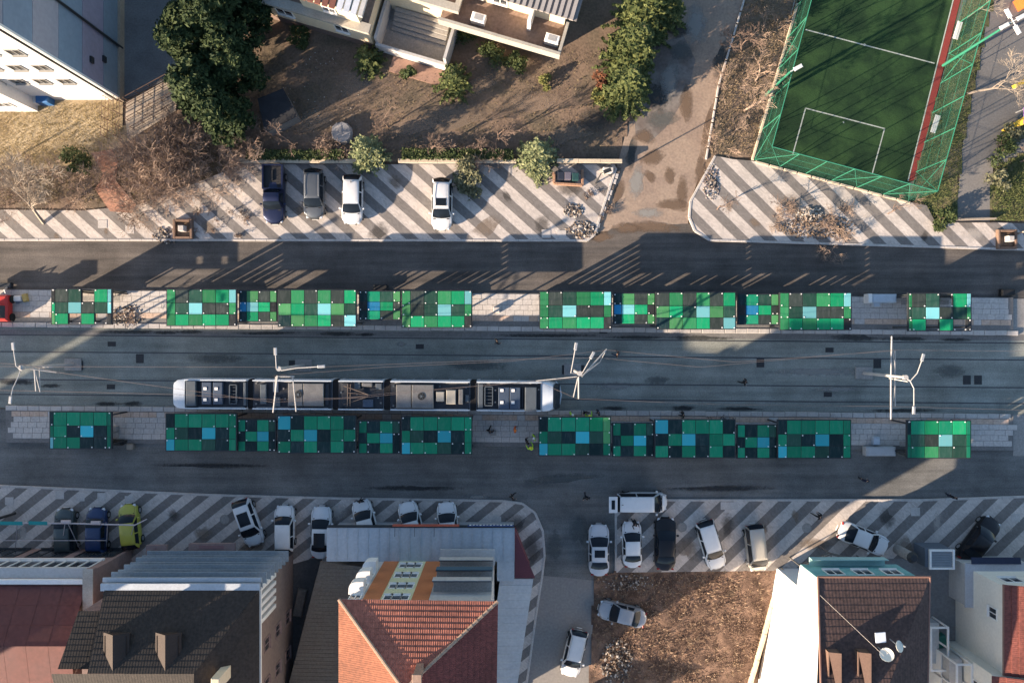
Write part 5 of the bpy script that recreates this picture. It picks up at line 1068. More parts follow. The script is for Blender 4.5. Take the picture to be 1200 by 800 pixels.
def build_car(kind, L, W, features=()):
    wb, rf_, rr_, gb, Hh, hb, ht = SPEC[kind]
    root = empty('car'); X = lambda f: L / 2 - f * L
    hw = W / 2
    # lower body
    fr = [0, .02, .06, .14, wb, .40, .55, .70, gb, .955, .985, 1.0]
    rings = []
    for f in fr:
        e = min(f, 1 - f); tp = 1 - .24 * max(0, 1 - e / .13) ** 2.0; bow = (1 if f < .5 else -1) * .26 * max(0, 1 - e / .16)
        if f <= wb: zt = hb - (hb - .66) * max(0, 1 - f / wb) ** 1.9 * .75 - (.1 if f == 0 else 0)
        elif f >= gb: zt = ht - (.09 if kind in ('sedan',) else .16) * ((f - gb) / max(1 - gb, .01)) ** 2
        else: zt = hb + (ht - hb) * (f - wb) / (gb - wb)
        if kind == 'pickup' and f > .57: zt = 1.05
        zb = .26 + .12 * max(0, 1 - e / .05)
        h_ = hw * tp; x = X(f)
        half = [(h_ * .93, zb), (h_ * .99, zb + .14), (h_, zt * .62), (h_ * .975, zt - .10), (h_ * .93, zt - .03), (h_ * .70, zt + .015), (h_ * .3, zt + .035)]
        rings.append([(x - bow * (y / h_) ** 2, y, z) for y, z in half] + [(x - bow * (y / h_) ** 2, -y, z) for y, z in half[::-1]])
    m = MB(); m.loft(rings); body = m.build('body', paint('white'), root, smooth=38); body['paint'] = 1
    # greenhouse: pillars and roof in body colour, glass set on top of it
    def ring(f, z, wsc, cr=.0): return X(f), z, hw * wsc
    bz = hb + .0; tz = ht - .01
    bw, tw = .90, .72
    A = (X(wb), hb - .005, hw * .87); B = (X(rf_), Hh - .05, hw * tw); C = (X(rr_), Hh - .06, hw * (tw - .01)); D = (X(gb), ht - .005, hw * .86)
    mid = (X((rf_ + rr_) / 2), Hh, hw * (tw + .012))
    vs = []; fs = []
    def V_(x, y, z): vs.append((x, y, z)); return len(vs) - 1
    prof = [(X(wb + .0), hb - .02, hw * .88), (X(wb + (rf_ - wb) * .5), (hb + Hh) / 2 + .03, hw * .83), (X(rf_), Hh - .055, hw * tw), (X(rf_ + .05), Hh - .018, hw * (tw + .01)), mid, (X(rr_ - .05), Hh - .03, hw * tw), (X(rr_), Hh - .075, hw * (tw - .015)), (X((rr_ + gb) / 2), (Hh + ht) / 2 + .03, hw * .80), (X(gb), ht - .02, hw * .85)]
    rings = []
    for i, (x, z, y) in enumerate(prof):
        zbelt = max(.75, min(hb, ht) - .03); yb = hw * .93
        dz = .035 if 1 < i < 7 else .02
        rings.append([(x, yb, min(zbelt, z - .01)), (x, (yb + y) / 2 + .01, (min(zbelt, z) + z) / 2), (x, y, z - dz), (x, y * .86, z - .004), (x, y * .45, z + .012), (x, -y * .45, z + .012), (x, -y * .86, z - .004), (x, -y, z - dz), (x, -(yb + y) / 2 - .01, (min(zbelt, z) + z) / 2), (x, -yb, min(zbelt, z - .01))])
    m = MB(); m.loft(rings, closed=False, cap=False); cab = m.build('cabin', paint('white'), root, smooth=35); cab['paint'] = 1
    def glass(name, i0, i1, sh=.022, ins=.05):
        (xa, za, ya), (xb, zb, yb) = prof[i0], prof[i1]; m = MB(); rows = []
        n = 3
        for k in range(n + 1):
            t = ins + (1 - 2 * ins) * k / n
            if i1 - i0 == 2:
                pm = prof[i0 + 1]; p0, p1, tt = (prof[i0], pm, t * 2) if t <= .5 else (pm, prof[i1], t * 2 - 1)
            else: p0, p1, tt = prof[i0], prof[i1], t
            x, z, y = [p0[q] + (p1[q] - p0[q]) * tt for q in range(3)]; y *= .985; lowf = (1 - t) if i0 < 4 else t
            rows.append([(x + (1 if i0 < 4 else -1) * .13 * lowf * (1 - (yy / y) ** 2), yy, zz + .03 * lowf * (1 - (yy / y) ** 2)) for yy, zz in ((y, z - .012), (y * .5, z + .012), (0, z + .018), (-y * .5, z + .012), (-y, z - .012))])
        dirx = 1 if i0 < 4 else -1
        rows = [[(x + dirx * sh * .8, y, z + sh) for x, y, z in rr] for rr in rows]
        m.loft(rows, closed=False, cap=False); return m.build(name, CGL, root, smooth=40)
    glass('windscreen', 0, 2); glass('rear_window', 6, 8)
    for s in (-1, 1):                                 # side windows, split by the B pillar
        segs = ((wb + .055, (rf_ + rr_) / 2 - .012), ((rf_ + rr_) / 2 + .012, rr_ + .02)) if kind != 'pickup' else ((wb + .05, rr_ + .01),)
        for fa, fb in segs:
            m = MB(); za = min(hb, ht) + .02; zt = Hh - .13
            fa2 = max(fa, rf_ + .012); fb2 = min(fb, rr_ - .02)
            yb, yt = hw * .925, hw * (tw + .035)
            m.add([(X(fa), s * yb, za), (X(fb), s * yb, za), (X(fb2), s * yt, zt), (X(fa2), s * yt, zt)], [(0, 1, 2, 3) if s < 0 else (3, 2, 1, 0)])
            m.v = [(x, y + s * .02, z) for x, y, z in m.v]; m.build('side_window', CGL, root)
        m = MB(); xm = X(wb + .075); m.cbox((xm, s * (hw + .1), hb + .04), (.16, .2, .13), .03); mo = m.build('mirror', paint('white'), root); mo['paint'] = 1
        m = MB(); m.cbox((X(.052), s * hw * .60, .66), (.24, .32, .13), .04, -s * .35); m.build('headlight', HEAD, root)
        m = MB(); m.cbox((X(.965), s * hw * .66, .86), (.12, .26, .2), .03, s * .3); m.build('taillight', TAIL, root)
        m = MB(); m.bbox(X(.55), X(.51), s * hw * .985 - .012, s * hw * .985 + .012, .80, .83); m.bbox(X(.75), X(.71), s * hw * .985 - .012, s * hw * .985 + .012, .80, .83); m.build('door_handle', TRIM, root)
        for f in (.175, .80):
            wx = X(f); m = MB(); m.tube([(wx, s * (hw - .2), .32), (wx, s * (hw + .005), .32)], .325, 18); ty_ = m.build('tyre', TYRE, root)
            m = MB(); m.tube([(wx, s * (hw - .02), .32), (wx, s * (hw + .012), .32)], .2, 12); m.build('rim', RIM, ty_)
        if 'rails' in features: m = MB(); m.tube([(X(rf_ + .03), s * hw * .66, Hh), (X(rf_ + .05), s * hw * .66, Hh + .05), (X(rr_ - .05), s * hw * .66, Hh + .04), (X(rr_ - .03), s * hw * .66, Hh - .02)], .022, 6); m.build('roof_rail', STEELL, root)
    if 'sunroof' in features: m = MB(); m.cbox((X(rf_ + .12), 0, Hh + .012), (L * .14, W * .5, .03), .01); m.build('sunroof', CGL, root)
    if 'panorama' in features: m = MB(); m.cbox((X(rf_ + .20), 0, Hh + .014), (L * .27, W * .54, .03), .01); m.build('sunroof', CGL, root)
    if 'fin' in features: m = MB(); m.cbox((X(rr_ - .04), 0, Hh + .03), (.16, .04, .08), .015); m.build('aerial', TRIM, root)
    m = MB(); m.cbox((L / 2 - .07, 0, .5), (.12, W * .4, .16), .02); m.build('grille', TRIM, root)
    for x in (L / 2 + .0, -L / 2 - .0): m = MB(); m.box((x, 0, .44), (.03, .5, .11)); m.build('number_plate', WHITEP, root)
    m = MB(); n_ = 8
    m.add([(X(wb - .01) + .03, hw * .75, hb + .012), (X(wb - .01) + .03, -hw * .75, hb + .012), (X(wb - .03) + .03, -hw * .75, hb + .006), (X(wb - .03) + .03, hw * .75, hb + .006)], [(0, 1, 2, 3)]); m.build('wiper_cowl', TRIM, root)
    for s in (-1, 1):                                 # bonnet shut lines
        m = MB(); m.tube([(X(.05), s * hw * .72, hb - .11), (X(wb * .6), s * hw * .80, hb + .0), (X(wb - .02), s * hw * .83, hb + .004)], .01, 4); m.build('bonnet_seam', TRIM, root)
    if kind == 'pickup':
        x0, x1 = X(.985), X(.575)
        m = MB(); m.bbox(x0, x1, -hw * .86, hw * .86, 1.09, 1.105); m.build('load_bed', M('bed_black', (.02, .02, .022), .7, .1, 3), root)
        m = MB()
        for s in (-1, 1): m.bbox(x0, x1, s * hw * .90 - .07, s * hw * .90 + .07, 1.0, 1.32)
        m.bbox(x0 - .02, x0 + .1, -hw * .82, hw * .82, .9, 1.32); m.bbox(x1 - .08, x1, -hw * .82, hw * .82, 1.0, 1.32); o = m.build('bed_side', paint('navy'), root); o['paint'] = 1
        m = MB(); m.bbox(x0 + .5, x0 + 1.4, -hw * .1, hw * .02, 1.12, 1.2); m.build('bed_rib', TRIM, root)
    return root
protos = {}
def car(kind, L, W, px, py, heading, col, label, features=(), group='parked cars', zc=.8):
    key = (kind, L, W, tuple(features))
    if key not in protos: protos[key] = build_car(kind, L, W, features); r = protos[key]
    else: r = copy_tree(protos[key])
    p = G(px, py, zc); r.location = (p.x, p.y, .125); r.rotation_euler = (0, 0, R(heading))
    tag(r, label, 'car', group)
    def setp(o):
        if o.get('paint') and o.material_slots: o.material_slots[0].link = 'OBJECT'; o.material_slots[0].material = paint(col)
        for ch in o.children: setp(ch)
    setp(r)
    return r
DN = -90
car('pickup', 5.2, 1.86, 321.5, 228, DN, 'navy', 'dark navy pickup truck with an empty black load bed')
car('suv', 4.4, 1.80, 368.3, 227.5, DN, 'grey', 'dark grey estate car parked between pickup and white hatchback', ('rails',))
car('hatch', 4.4, 1.82, 413, 234, DN - 1, 'white', 'white hatchback parked below the round pale conifer', ('fin',))
car('suv', 4.6, 1.82, 518, 239.5, DN - 1, 'white', 'white off-roader with a small dark sunroof, parked alone', ('sunroof', 'rails'))
car('hatch', 4.2, 1.75, 77, 623, 92, 'green_grey', 'grey green car under the awning beam, beside the blue car')
car('hatch', 4.2, 1.75, 113.5, 622, 90, 'blue', 'dark blue car between the grey green and yellow cars')
car('hatch', 4.0, 1.68, 152.5, 616.5, 96, 'yellow', 'lime yellow small hatchback by the end of the awning beam')
car('hatch', 4.35, 1.8, 291, 611.5, -70, 'pearl', 'white hatchback with large dark glass roof, parked askew', ('panorama',))
car('estate', 4.1, 1.75, 333.5, 618.5, 90, 'white', 'white car parked between the glass roof hatchback and sunroof saloon')
car('sedan', 4.6, 1.8, 376.5, 623, 89, 'pearl', 'white saloon with black sunroof at the alley mouth', ('panorama',))
car('hatch', 4.3, 1.78, 429, 613, 105, 'white', 'white car nosing out from the shop roof beside the alley saloon')
car('hatch', 4.3, 1.78, 483, 615, 105, 'white', 'white car half under the shop roof by the red sign')
car('hatch', 4.3, 1.75, 525, 616, 95, 'white', 'white car half under the shop roof past the red sign')
r_ = car('van', 4.55, 1.78, 752, 588.5, 0, 'white', 'white van standing on the road with its tailgate open', ('fin',))
m = MB(); m.cbox((-2.62, 0, 1.75), (.75, 1.4, .06), .02); o = m.build('tailgate', paint('white')); o.parent = r_
m = MB(); m.cbox((-2.62, 0, 1.79), (.3, .8, .02), .005); o2 = m.build('tailgate_window', CGL); o2.parent = o
r_.location.z = .0
r_ = car('sedan', 4.55, 1.82, 702, 644, 90, 'grey_white', 'pale grey saloon with small sunroof beside the white kerb', ('sunroof',)); r_.location.z = 0
car('sedan', 4.1, 1.7, 740.5, 637, 91, 'white', 'white saloon between the pale grey saloon and black car')
car('sedan', 4.65, 1.85, 779.5, 636.5, 89, 'black', 'glossy black saloon between the two white cars')
car('estate', 4.5, 1.75, 833, 637.5, -73, 'white', 'white estate parked askew between black saloon and beige van')
car('van', 4.2, 1.72, 885.5, 641, -83, 'beige', 'beige van at the edge of the bare soil')
car('sedan', 4.7, 1.82, 1011, 630.5, -22, 'white', 'white saloon parked slantwise behind the pergola')
car('sedan', 4.75, 1.85, 1147, 633, 53, 'black', 'black car parked slantwise near the grey house')
r_ = car('sedan', 4.3, 1.72, 729, 719, 166, 'silver', 'silver saloon parked on bare soil beside the lane'); r_.location.z = .05
r_ = car('estate', 4.3, 1.74, 673, 765, -103, 'white', 'white estate standing on the concrete lane', ('rails',)); r_.location.z = 0
# red compact machine at the platform end
q = G(0, 361, 1); rm = empty('red_machine', (q.x, q.y, .19), 'red compact work machine parked on the platform', 'machine'); REDP = M('machine_red', (.42, .035, .03), .4, .1, 2)
m = MB(); m.cbox((q.x, q.y, .85), (1.5, 2.3, .8), .15); m.build('body', REDP, rm); m = MB(); m.cbox((q.x, q.y - .35, 1.75), (1.2, 1.1, 1.0), .12); m.build('cab', M('machine_glass', (.05, .06, .07), .1, 0), rm)
m = MB(); m.cbox((q.x, q.y - .35, 2.3), (1.3, 1.2, .1), .04); m.build('cab_roof', REDP, rm)
for sx in (-1, 1):
    for sy in (-1, 1): m = MB(); m.tube([(q.x + sx * .62, q.y + sy * .8, .55), (q.x + sx * .86, q.y + sy * .8, .55)], .36, 14); m.build('wheel', TYRE, rm)
m = MB()
for sx in (-1, 1): m.tube([(q.x + sx * .5, q.y + .9, .8), (q.x + sx * .5, q.y + 1.6, 1.2), (q.x + sx * .4, q.y + 1.9, .5)], .07, 6)
m.build('lift_arm', STEELL, rm); m = MB(); m.cbox((q.x, q.y + 2.0, .45), (1.4, .5, .45), .05); m.build('bucket', STEELD, rm)

# ================================================================ PEOPLE
SKIN = M('skin', (.45, .28, .20), .6, 0); HAIR = M('hair_dark', (.02, .015, .012), .7, 0); SHOE = M('shoe', (.02, .02, .02), .7, 0)
CLO = {'black': (.012, .012, .014), 'navy': (.015, .02, .04), 'hivis': (.45, .75, .06), 'orange': (.75, .13, .03), 'grey': (.10, .10, .11), 'brown': (.10, .06, .04), 'jeans': (.03, .045, .09), 'red': (.35, .03, .03)}
def cloth(k): return M('cloth_' + k, CLO[k], .85, .1, 6, world=False)
def figure_mesh(pose):
    st, bend, rl, ll = pose       # stride, forward lean, right/left arm forward swing
    J = {}; J['pel'] = (0, 0, .96); lx = bend
    J['waist'] = (lx * .3, 0, 1.12); J['chest'] = (lx * .75, 0, 1.34); J['neck'] = (lx, 0, 1.50); J['hd0'] = (lx + .03, 0, 1.58); J['hd1'] = (lx + .04, 0, 1.74)
    for s, k in ((1, 'l'), (-1, 'r')):
        J['hip' + k] = (0, s * .1, .92); J['kn' + k] = (s * st * .5 + .04, s * .11, .5); J['an' + k] = (s * st, s * .11, .09); J['to' + k] = (s * st + .17, s * .12, .04)
        a = (ll if s > 0 else rl); J['sh' + k] = (lx * .9, s * .19, 1.42); J['el' + k] = (lx * .8 + a * .12, s * .27, 1.14); J['wr' + k] = (lx * .8 + a * .38 + .06, s * .25, .92 + abs(a) * .14); J['ha' + k] = (lx * .8 + a * .48 + .08, s * .235, .84 + abs(a) * .16)
    E = [('pel', 'waist'), ('waist', 'chest'), ('chest', 'neck'), ('neck', 'hd0'), ('hd0', 'hd1')]
    for k in 'lr': E += [('pel', 'hip' + k), ('hip' + k, 'kn' + k), ('kn' + k, 'an' + k), ('an' + k, 'to' + k), ('chest', 'sh' + k), ('sh' + k, 'el' + k), ('el' + k, 'wr' + k), ('wr' + k, 'ha' + k)]
    Rr = {'pel': (.15, .13), 'waist': (.15, .12), 'chest': (.17, .13), 'neck': (.06, .06), 'hd0': (.085, .085), 'hd1': (.095, .085), 'hip': (.095, .095), 'kn': (.065, .065), 'an': (.05, .05), 'to': (.045, .035), 'sh': (.075, .075), 'el': (.055, .055), 'wr': (.042, .042), 'ha': (.045, .03)}
    ks = list(J); me = bpy.data.meshes.new('person'); me.from_pydata([J[k] for k in ks], [(ks.index(a), ks.index(b)) for a, b in E], [])
    o = bpy.data.objects.new('person_tmp', me); COL.objects.link(o)
    sk = o.modifiers.new('skin', 'SKIN'); sub = o.modifiers.new('sub', 'SUBSURF'); sub.levels = 1; sub.render_levels = 1
    for i, k in enumerate(ks):
        key = k if k in Rr else k[:-1]; me.skin_vertices[0].data[i].radius = Rr[key]; me.skin_vertices[0].data[i].use_root = (k == 'pel')
    dg = bpy.context.evaluated_depsgraph_get(); ev = o.evaluated_get(dg); out = bpy.data.meshes.new_from_object(ev)
    bpy.data.objects.remove(o); return out, J
POSES = {'stand': (.05, .02, .1, .15), 'walk': (.26, .05, .5, -.45), 'lean': (.08, .22, .9, .8)}
FIG = {k: figure_mesh(v) for k, v in POSES.items()}
def person(px, py, heading, pose, top, legs, label, hat=None):
    src, J = FIG[pose]; me = src.copy(); me.name = 'person'
    me.materials.clear()
    for mt in (cloth(top), cloth(legs), SKIN, SHOE, HAIR): me.materials.append(mt)
    hx = J['hd1'][0]
    for pl in me.polygons:
        c = pl.center; i = 0
        if c.z > 1.55: i = 4 if (c.z > 1.70 or c.x < hx - .02) else 2
        elif c.z > 1.50 and abs(c.y) < .08: i = 2
        elif abs(c.y) > .16 and c.z < .93 + .12 and c.z > .78 and (c - Vector(J['hal' if c.y > 0 else 'har'])).length < .13: i = 2
        elif c.z < .1: i = 3
        elif c.z < .97: i = 1
        pl.material_index = i; pl.use_smooth = True
    o = bpy.data.objects.new('person', me); COL.objects.link(o); p = G(px, py, .6)
    o.location = (p.x, p.y, 0.0); o.rotation_euler = (0, 0, R(heading)); tag(o, label, 'person', 'people in the street')
    if hat:
        m = MB(); n = 10; m.loft([[(hx + r * math.cos(a * .628), r * math.sin(a * .628), z) for a in range(10)] for r, z in ((.125, 1.74), (.12, 1.80), (.08, 1.86), (.02, 1.875))]); h = m.build('helmet', M('helmet_' + hat, {'white': (.7, .7, .68), 'orange': (.8, .2, .03), 'yellow': (.7, .6, .05)}[hat], .4, 0), None, smooth=60); h.parent = o
    return o
PZ = .19
def onp(o): o.location.z = PZ; return o
person(582, 400, 20, 'walk', 'black', 'grey', 'person in black walking across the tram track near the empty platform')
person(723, 415, 160, 'walk', 'brown', 'jeans', 'person in brown jacket walking on the empty track')
person(870, 447, -20, 'walk', 'black', 'black', 'person in black between the two tracks')
onp(person(686, 482, -80, 'stand', 'black', 'navy', 'person in black on the platform edge among hi-vis workers')); onp(person(700.5, 482, 200, 'stand', 'navy', 'black', 'person in navy standing at the platform edge by the workers'))
onp(person(669, 485, 40, 'stand', 'hivis', 'grey', 'worker in yellow green vest at the platform edge by the tram nose', 'white')); onp(person(689, 489, 90, 'lean', 'hivis', 'grey', 'worker in yellow green vest bending beside the person in black', 'yellow'))
onp(person(798.5, 485, 180, 'stand', 'black', 'black', 'person in black alone on the platform edge ahead of the tram'))
onp(person(603, 502, 0, 'stand', 'orange', 'black', 'worker in orange jacket standing in the platform gap', 'orange')); onp(person(617, 516, 30, 'stand', 'black', 'navy', 'person in black facing the hi-vis workers by the shelter'))
onp(person(626, 511, 200, 'stand', 'hivis', 'black', 'worker in yellow green vest close to the shelter corner', 'white')); onp(person(623, 525, 120, 'lean', 'hivis', 'grey', 'worker in bright vest bending at the platform rear edge', 'yellow'))
onp(person(574, 504, 60, 'walk', 'black', 'black', 'person in black walking alone in the platform gap'))
person(424, 585, -90, 'stand', 'black', 'brown', 'person in dark clothes behind a white car at the kerb').location.z = 0
person(687, 581, -100, 'walk', 'black', 'navy', 'person in black walking across the side street mouth'); person(600, 581, 10, 'walk', 'black', 'black', 'person in black walking along the kerb by the corner')
person(957, 603, 150, 'walk', 'black', 'black', 'person in black walking on the striped pavement').location.z = .125
person(1113, 581, 60, 'stand', 'black', 'navy', 'person in black at the kerb near the black car'); person(742, 609, -70, 'lean', 'black', 'black', 'person in black leaning over the white saloon bonnet').location.z = .125
person(1011, 562, 90, 'stand', 'navy', 'black', 'person in navy standing on the shaded road')

# ================================================================ VEGETATION
def leaf(mb, p, s, rng, flat=.5):
    a = rng.uniform(0, 6.283); t = rng.uniform(-1, 1) * (1 - flat) * 1.4
    u = Vector((math.cos(a), math.sin(a), rng.uniform(-.5, .5))).normalized(); v = Vector((-math.sin(a) * math.cos(t), math.cos(a) * math.cos(t), math.sin(t)))
    o = len(mb.v); k = rng.uniform(.35, .6)
    mb.v.extend(tuple(q) for q in (p - u * s, p + v * s * k, p + u * s, p - v * s * k)); mb.f.append((o, o + 1, o + 2, o + 3)); mb.m.append(0)
BARK = M('bark', (.10, .075, .055), .95, .25, 4); BARKL = M('bark_pale', (.30, .25, .20), .95, .2, 4); TWIG = M('twig_brown', (.30, .22, .17), .95, .25, 3); TWIGD = M('twig_dark', (.17, .12, .095), .95, .25, 3)
NEED = leafmat('needles', (.025, .042, .014), (.13, .145, .05)); NEEDP = leafmat('needles_pale', (.10, .125, .055), (.24, .25, .13)); EVER = leafmat('evergreen', (.009, .022, .008), (.050, .070, .024)); HEDGE = leafmat('hedge_leaf', (.03, .05, .018), (.07, .085, .03)); OLIVE = leafmat('olive_leaf', (.09, .095, .05), (.17, .165, .10)); RUST = leafmat('rust_leaf', (.10, .04, .025), (.19, .08, .04)); LIME = leafmat('lime_leaf', (.10, .11, .03), (.18, .17, .06))
def conifer(px, py, h, rad, mat, label, seed, name='conifer', dens=1.0, size=.24, group='conifers'):
    rng = random.Random(seed); p = G(px, py, h * .35); p.z = 0
    r = empty(name, p, label, 'tree', group); m = MB(); m.tube([p, p + Z * h * .5, p + Z * h], [.05 * h ** .7 + .05, .09, .02], 7); m.build('trunk', BARK, r)
    c = MB(); layers = int(h * 4.2)
    for i in range(layers):
        t = i / layers; z = h * (.06 + .93 * t); rl = rad * (1 - t) ** .78 * rng.uniform(.8, 1.12) + .12; nb = max(4, int((5 + 7 * (1 - t)) * dens))
        for k in range(nb):
            a = rng.uniform(0, 6.283); L_ = rl * rng.uniform(.5, 1.3); n = max(2, int(L_ / .14))
            for j in range(n):
                f = (j + .6) / n; q = p + Vector((math.cos(a) * L_ * f, math.sin(a) * L_ * f, z - .22 * L_ * f * f + rng.uniform(-.08, .08)))
                for e in range(2):
                    w_ = .12 * (1.2 - f) + .03; leaf(c, q + Vector((rng.uniform(-w_, w_), rng.uniform(-w_, w_), rng.uniform(-.05, .05))), size * rng.uniform(.6, 1.1), rng, .6)
    c.build('crown', mat, r); return r
def crown_tree(px, py, h, rad, mat, label, seed, n=9000, lobes=60, name='evergreen_tree', cat='tree', group='evergreen trees', zlow=.12, size=.3):
    lr0, lr1 = (.14, .34) if h > 4 else (.34, .58)
    rng = random.Random(seed); p = G(px, py, h * .5); p.z = 0; r = empty(name, p, label, cat, group)
    m = MB(); m.tube([p, p + Z * h * .45, p + Vector((rad * .1, 0, h * .8))], [.05 * h * .5 + .06, .12, .04], 7)
    for k in range(5): a = rng.uniform(0, 6.28); m.tube([p + Z * h * .3, p + Vector((math.cos(a) * rad * .6, math.sin(a) * rad * .6, h * .65))], [.08, .02], 5)
    m.build('trunk', BARK, r); c = MB(); LB = []
    for k in range(lobes):
        a = rng.uniform(0, 6.28); t = rng.uniform(0, 1); rr_ = rad * math.sqrt(rng.uniform(.1, 1)) * (1.0 - .5 * t); LB.append((p + Vector((math.cos(a) * rr_, math.sin(a) * rr_, h * (zlow + .15 + (.72 - zlow) * t))), rad * rng.uniform(lr0, lr1) * (1.1 - .3 * t)))
    for i in range(n):
        q, s = rng.choice(LB); d = Vector((rng.gauss(0, 1), rng.gauss(0, 1), rng.gauss(0, 1))).normalized(); rr_ = s * (rng.uniform(.2, 1.0) ** .5) * rng.uniform(.8, 1.35)
        leaf(c, q + Vector((d.x * rr_, d.y * rr_, d.z * rr_ * .95)), size * rng.choice((.4, .55, .7, .9, 1.25)), rng, .35)
    c.build('crown', mat, r); return r
def bare(px, py, h, label, seed, mat=TWIG, lean=(0, 0), spread=.55, levels=5, stems=1, name='bare_tree', cat='tree', group='leafless trees', r0=None, bmat=None, fill=1.0):
    rng = random.Random(seed); p = G(px, py); r = empty(name, p, label, cat, group); tk = MB(); tw = MB()
    def grow(q, d, L_, rad, lv):
        n = 3; pts = [q]; rs = [rad]
        for i in range(n):
            d = (d + Vector((rng.gauss(0, .13), rng.gauss(0, .13), rng.gauss(.03, .09)))).normalized(); q = q + d * (L_ / n); pts.append(q); rs.append(max(rad * (1 - .42 * (i + 1) / n), .010))
        (tk if lv >= levels - 1 else tw).tube(pts, rs, 5 if lv >= levels - 1 else 3, cap=False)
        if lv <= 0: return
        for k in range(rng.choice((2, 3, 3)) + (1 if fill > 1 else 0)):
            f = rng.uniform(.35, 1.0); i = min(int(f * n), n - 1); b0 = pts[i].lerp(pts[i + 1], f * n - i) if f < 1 else pts[-1]
            ax = Vector((rng.gauss(0, 1), rng.gauss(0, 1), rng.gauss(0, .6))).normalized(); nd = (d + ax * spread * rng.uniform(.7, 1.5)); nd.z = max(nd.z, -.1); nd = nd.normalized()
            grow(b0, nd, L_ * (rng.uniform(.58, .86) if stems == 1 else rng.uniform(.66, .95)), rs[i] * .62, lv - 1)
    for s in range(stems):
        a = rng.uniform(0, 6.283); off = Vector((math.cos(a), math.sin(a), 0)) * (.12 * stems if stems > 1 else 0); d0 = Vector((lean[0], lean[1], 1)) if stems == 1 else Vector((math.cos(a) * spread + lean[0], math.sin(a) * spread + lean[1], rng.uniform(.5, 1.1)))
        grow(p + off, d0.normalized(), h * .36 * rng.uniform(.85, 1.1), r0 or (.035 * h * .5 + .02), levels)
    tk.build('trunk', bmat or mat, r); tw.build('crown', mat, r); return r
# dense evergreens beside the block
for i, (x, y, h, rad, lab) in enumerate(((228, 50, 10.5, 2.9, 'big dark evergreen tree edging the courtyard of the banded block'), (254, 22, 12, 2.9, 'tallest dark evergreen in the clump beside the cream house'), (236, 100, 9, 2.5, 'dark evergreen tree at the ramp end of the clump'), (272, 70, 9.5, 2.2, 'dark evergreen tree on the yard side of the clump'), (258, 128, 8.0, 2.1, 'lower dark evergreen above the dry brushwood'), (290, -6, 9, 2.2, 'dark evergreen tree close by the cream house corner'))):
    crown_tree(x, y, h, rad, EVER, lab, 20 + i, 16000, size=.21)
for i, (x, y, h, rad, lab) in enumerate(((752, 20, 9.5, 2.6, 'tall conifer at the top of the row beside the driveway'), (742, 62, 9, 2.5, 'tall conifer in the middle of the row beside the driveway'), (733, 105, 8, 2.2, 'conifer at the lower end of the row beside the driveway'), (778, 5, 8, 2.2, 'conifer behind the row leaning over the driveway'))):
    conifer(x, y, h, rad, NEED, lab, 40 + i, dens=1.25)
conifer(430, 178, 5.6, 1.75, NEEDP, 'round pale conifer at the wall above the white hatchback', 51, dens=1.4, size=.2)
conifer(629, 183, 6.0, 1.85, NEEDP, 'pale conifer at the wall beside the small brick pit', 52, dens=1.4, size=.2)
conifer(532, 95, 4.2, 1.7, NEED, 'bushy green conifer beside the cream house steps', 53, dens=1.4, size=.2)
conifer(430, 69, 3.0, 1.5, NEED, 'dark round conifer against the cream house wall', 54, dens=1.4, size=.2)
crown_tree(550, 206, 1.6, 1.6, OLIVE, 'olive grey bush spilling over the pavement by the white off-roader', 60, 1800, 8, 'bush', 'bush', 'bushes', size=.16)
crown_tree(705, 96, 1.6, .8, RUST, 'rusty red shrub at the foot of the conifer row', 61, 700, 6, 'bush', 'bush', 'bushes', size=.15); crown_tree(703, 112, 1.5, .7, LIME, 'lime yellow shrub at the foot of the conifer row', 62, 600, 6, 'bush', 'bush', 'bushes', size=.15)
for i, (x, y, s, mt, lab) in enumerate(((85, 190, 1.3, HEDGE, 'dark green shrub at the lawn corner by the brick apron'), (262, 160, 1.4, OLIVE, 'grey green shrub between brushwood and evergreen'), (548, 40, 1.2, HEDGE, 'low shrub under the terrace near the steps'), (575, 62, 1.2, HEDGE, 'low shrub under the terrace wall middle'), (605, 72, 1.1, HEDGE, 'low shrub under the terrace wall end'), (1105, 255, 1.1, HEDGE, 'clipped green bush at the pavement notch by the path'), (1175, 175, 1.3, HEDGE, 'green shrub in the flower bed by the path'), (1190, 150, 1.2, OLIVE, 'grey shrub behind the path bed'), (640, 95, .7, LIME, 'small yellowish tuft on the bare yard'), (1170, 210, 1.0, OLIVE, 'small grey green shrub at the path edge'), (480, 86, .8, HEDGE, 'tiny green shrub by the doorstep'), (350, 45, 1.0, HEDGE, 'dark low shrub at the cream wall foot'))):
    crown_tree(x, y, s * 1.1, s, mt, lab, 70 + i, int(900 * s), 7, 'bush', 'bush', 'bushes', size=.14)
def hedge(a_, b_, w_, h_, label, seed, mat=HEDGE):
    rng = random.Random(seed); a, b = G(*a_), G(*b_); r = empty('hedge', (a + b) / 2, label, 'hedge'); c = MB(); L_ = (b - a).length
    for i in range(int(L_ * 260)):
        q = a.lerp(b, rng.random()); s = rng.choice((0, 1, 1, 2)); off = Vector((0, rng.uniform(-w_, w_) / 2, rng.uniform(.05, h_)))
        if s == 1: off.z = h_ * rng.uniform(.85, 1.12)
        leaf(c, q + off, rng.uniform(.07, .16), rng, .4)
    c.build('foliage', mat, r); m = MB()
    for k in range(int(L_ / .6)): q = a.lerp(b, (k + .5) / int(L_ / .6)); m.tube([q, q + Z * h_ * .8], .025, 4)
    m.build('stems', BARK, r, kind='stuff')
hedge((292, 184), (405, 184), .9, .9, 'clipped dark hedge behind the wall above the pickup', 5); hedge((472, 183), (602, 184), 1.0, .9, 'clipped dark hedge between the two pale conifers', 6)
WALLC = M('wall_cap', (.50, .42, .31), .85, .15, 1)
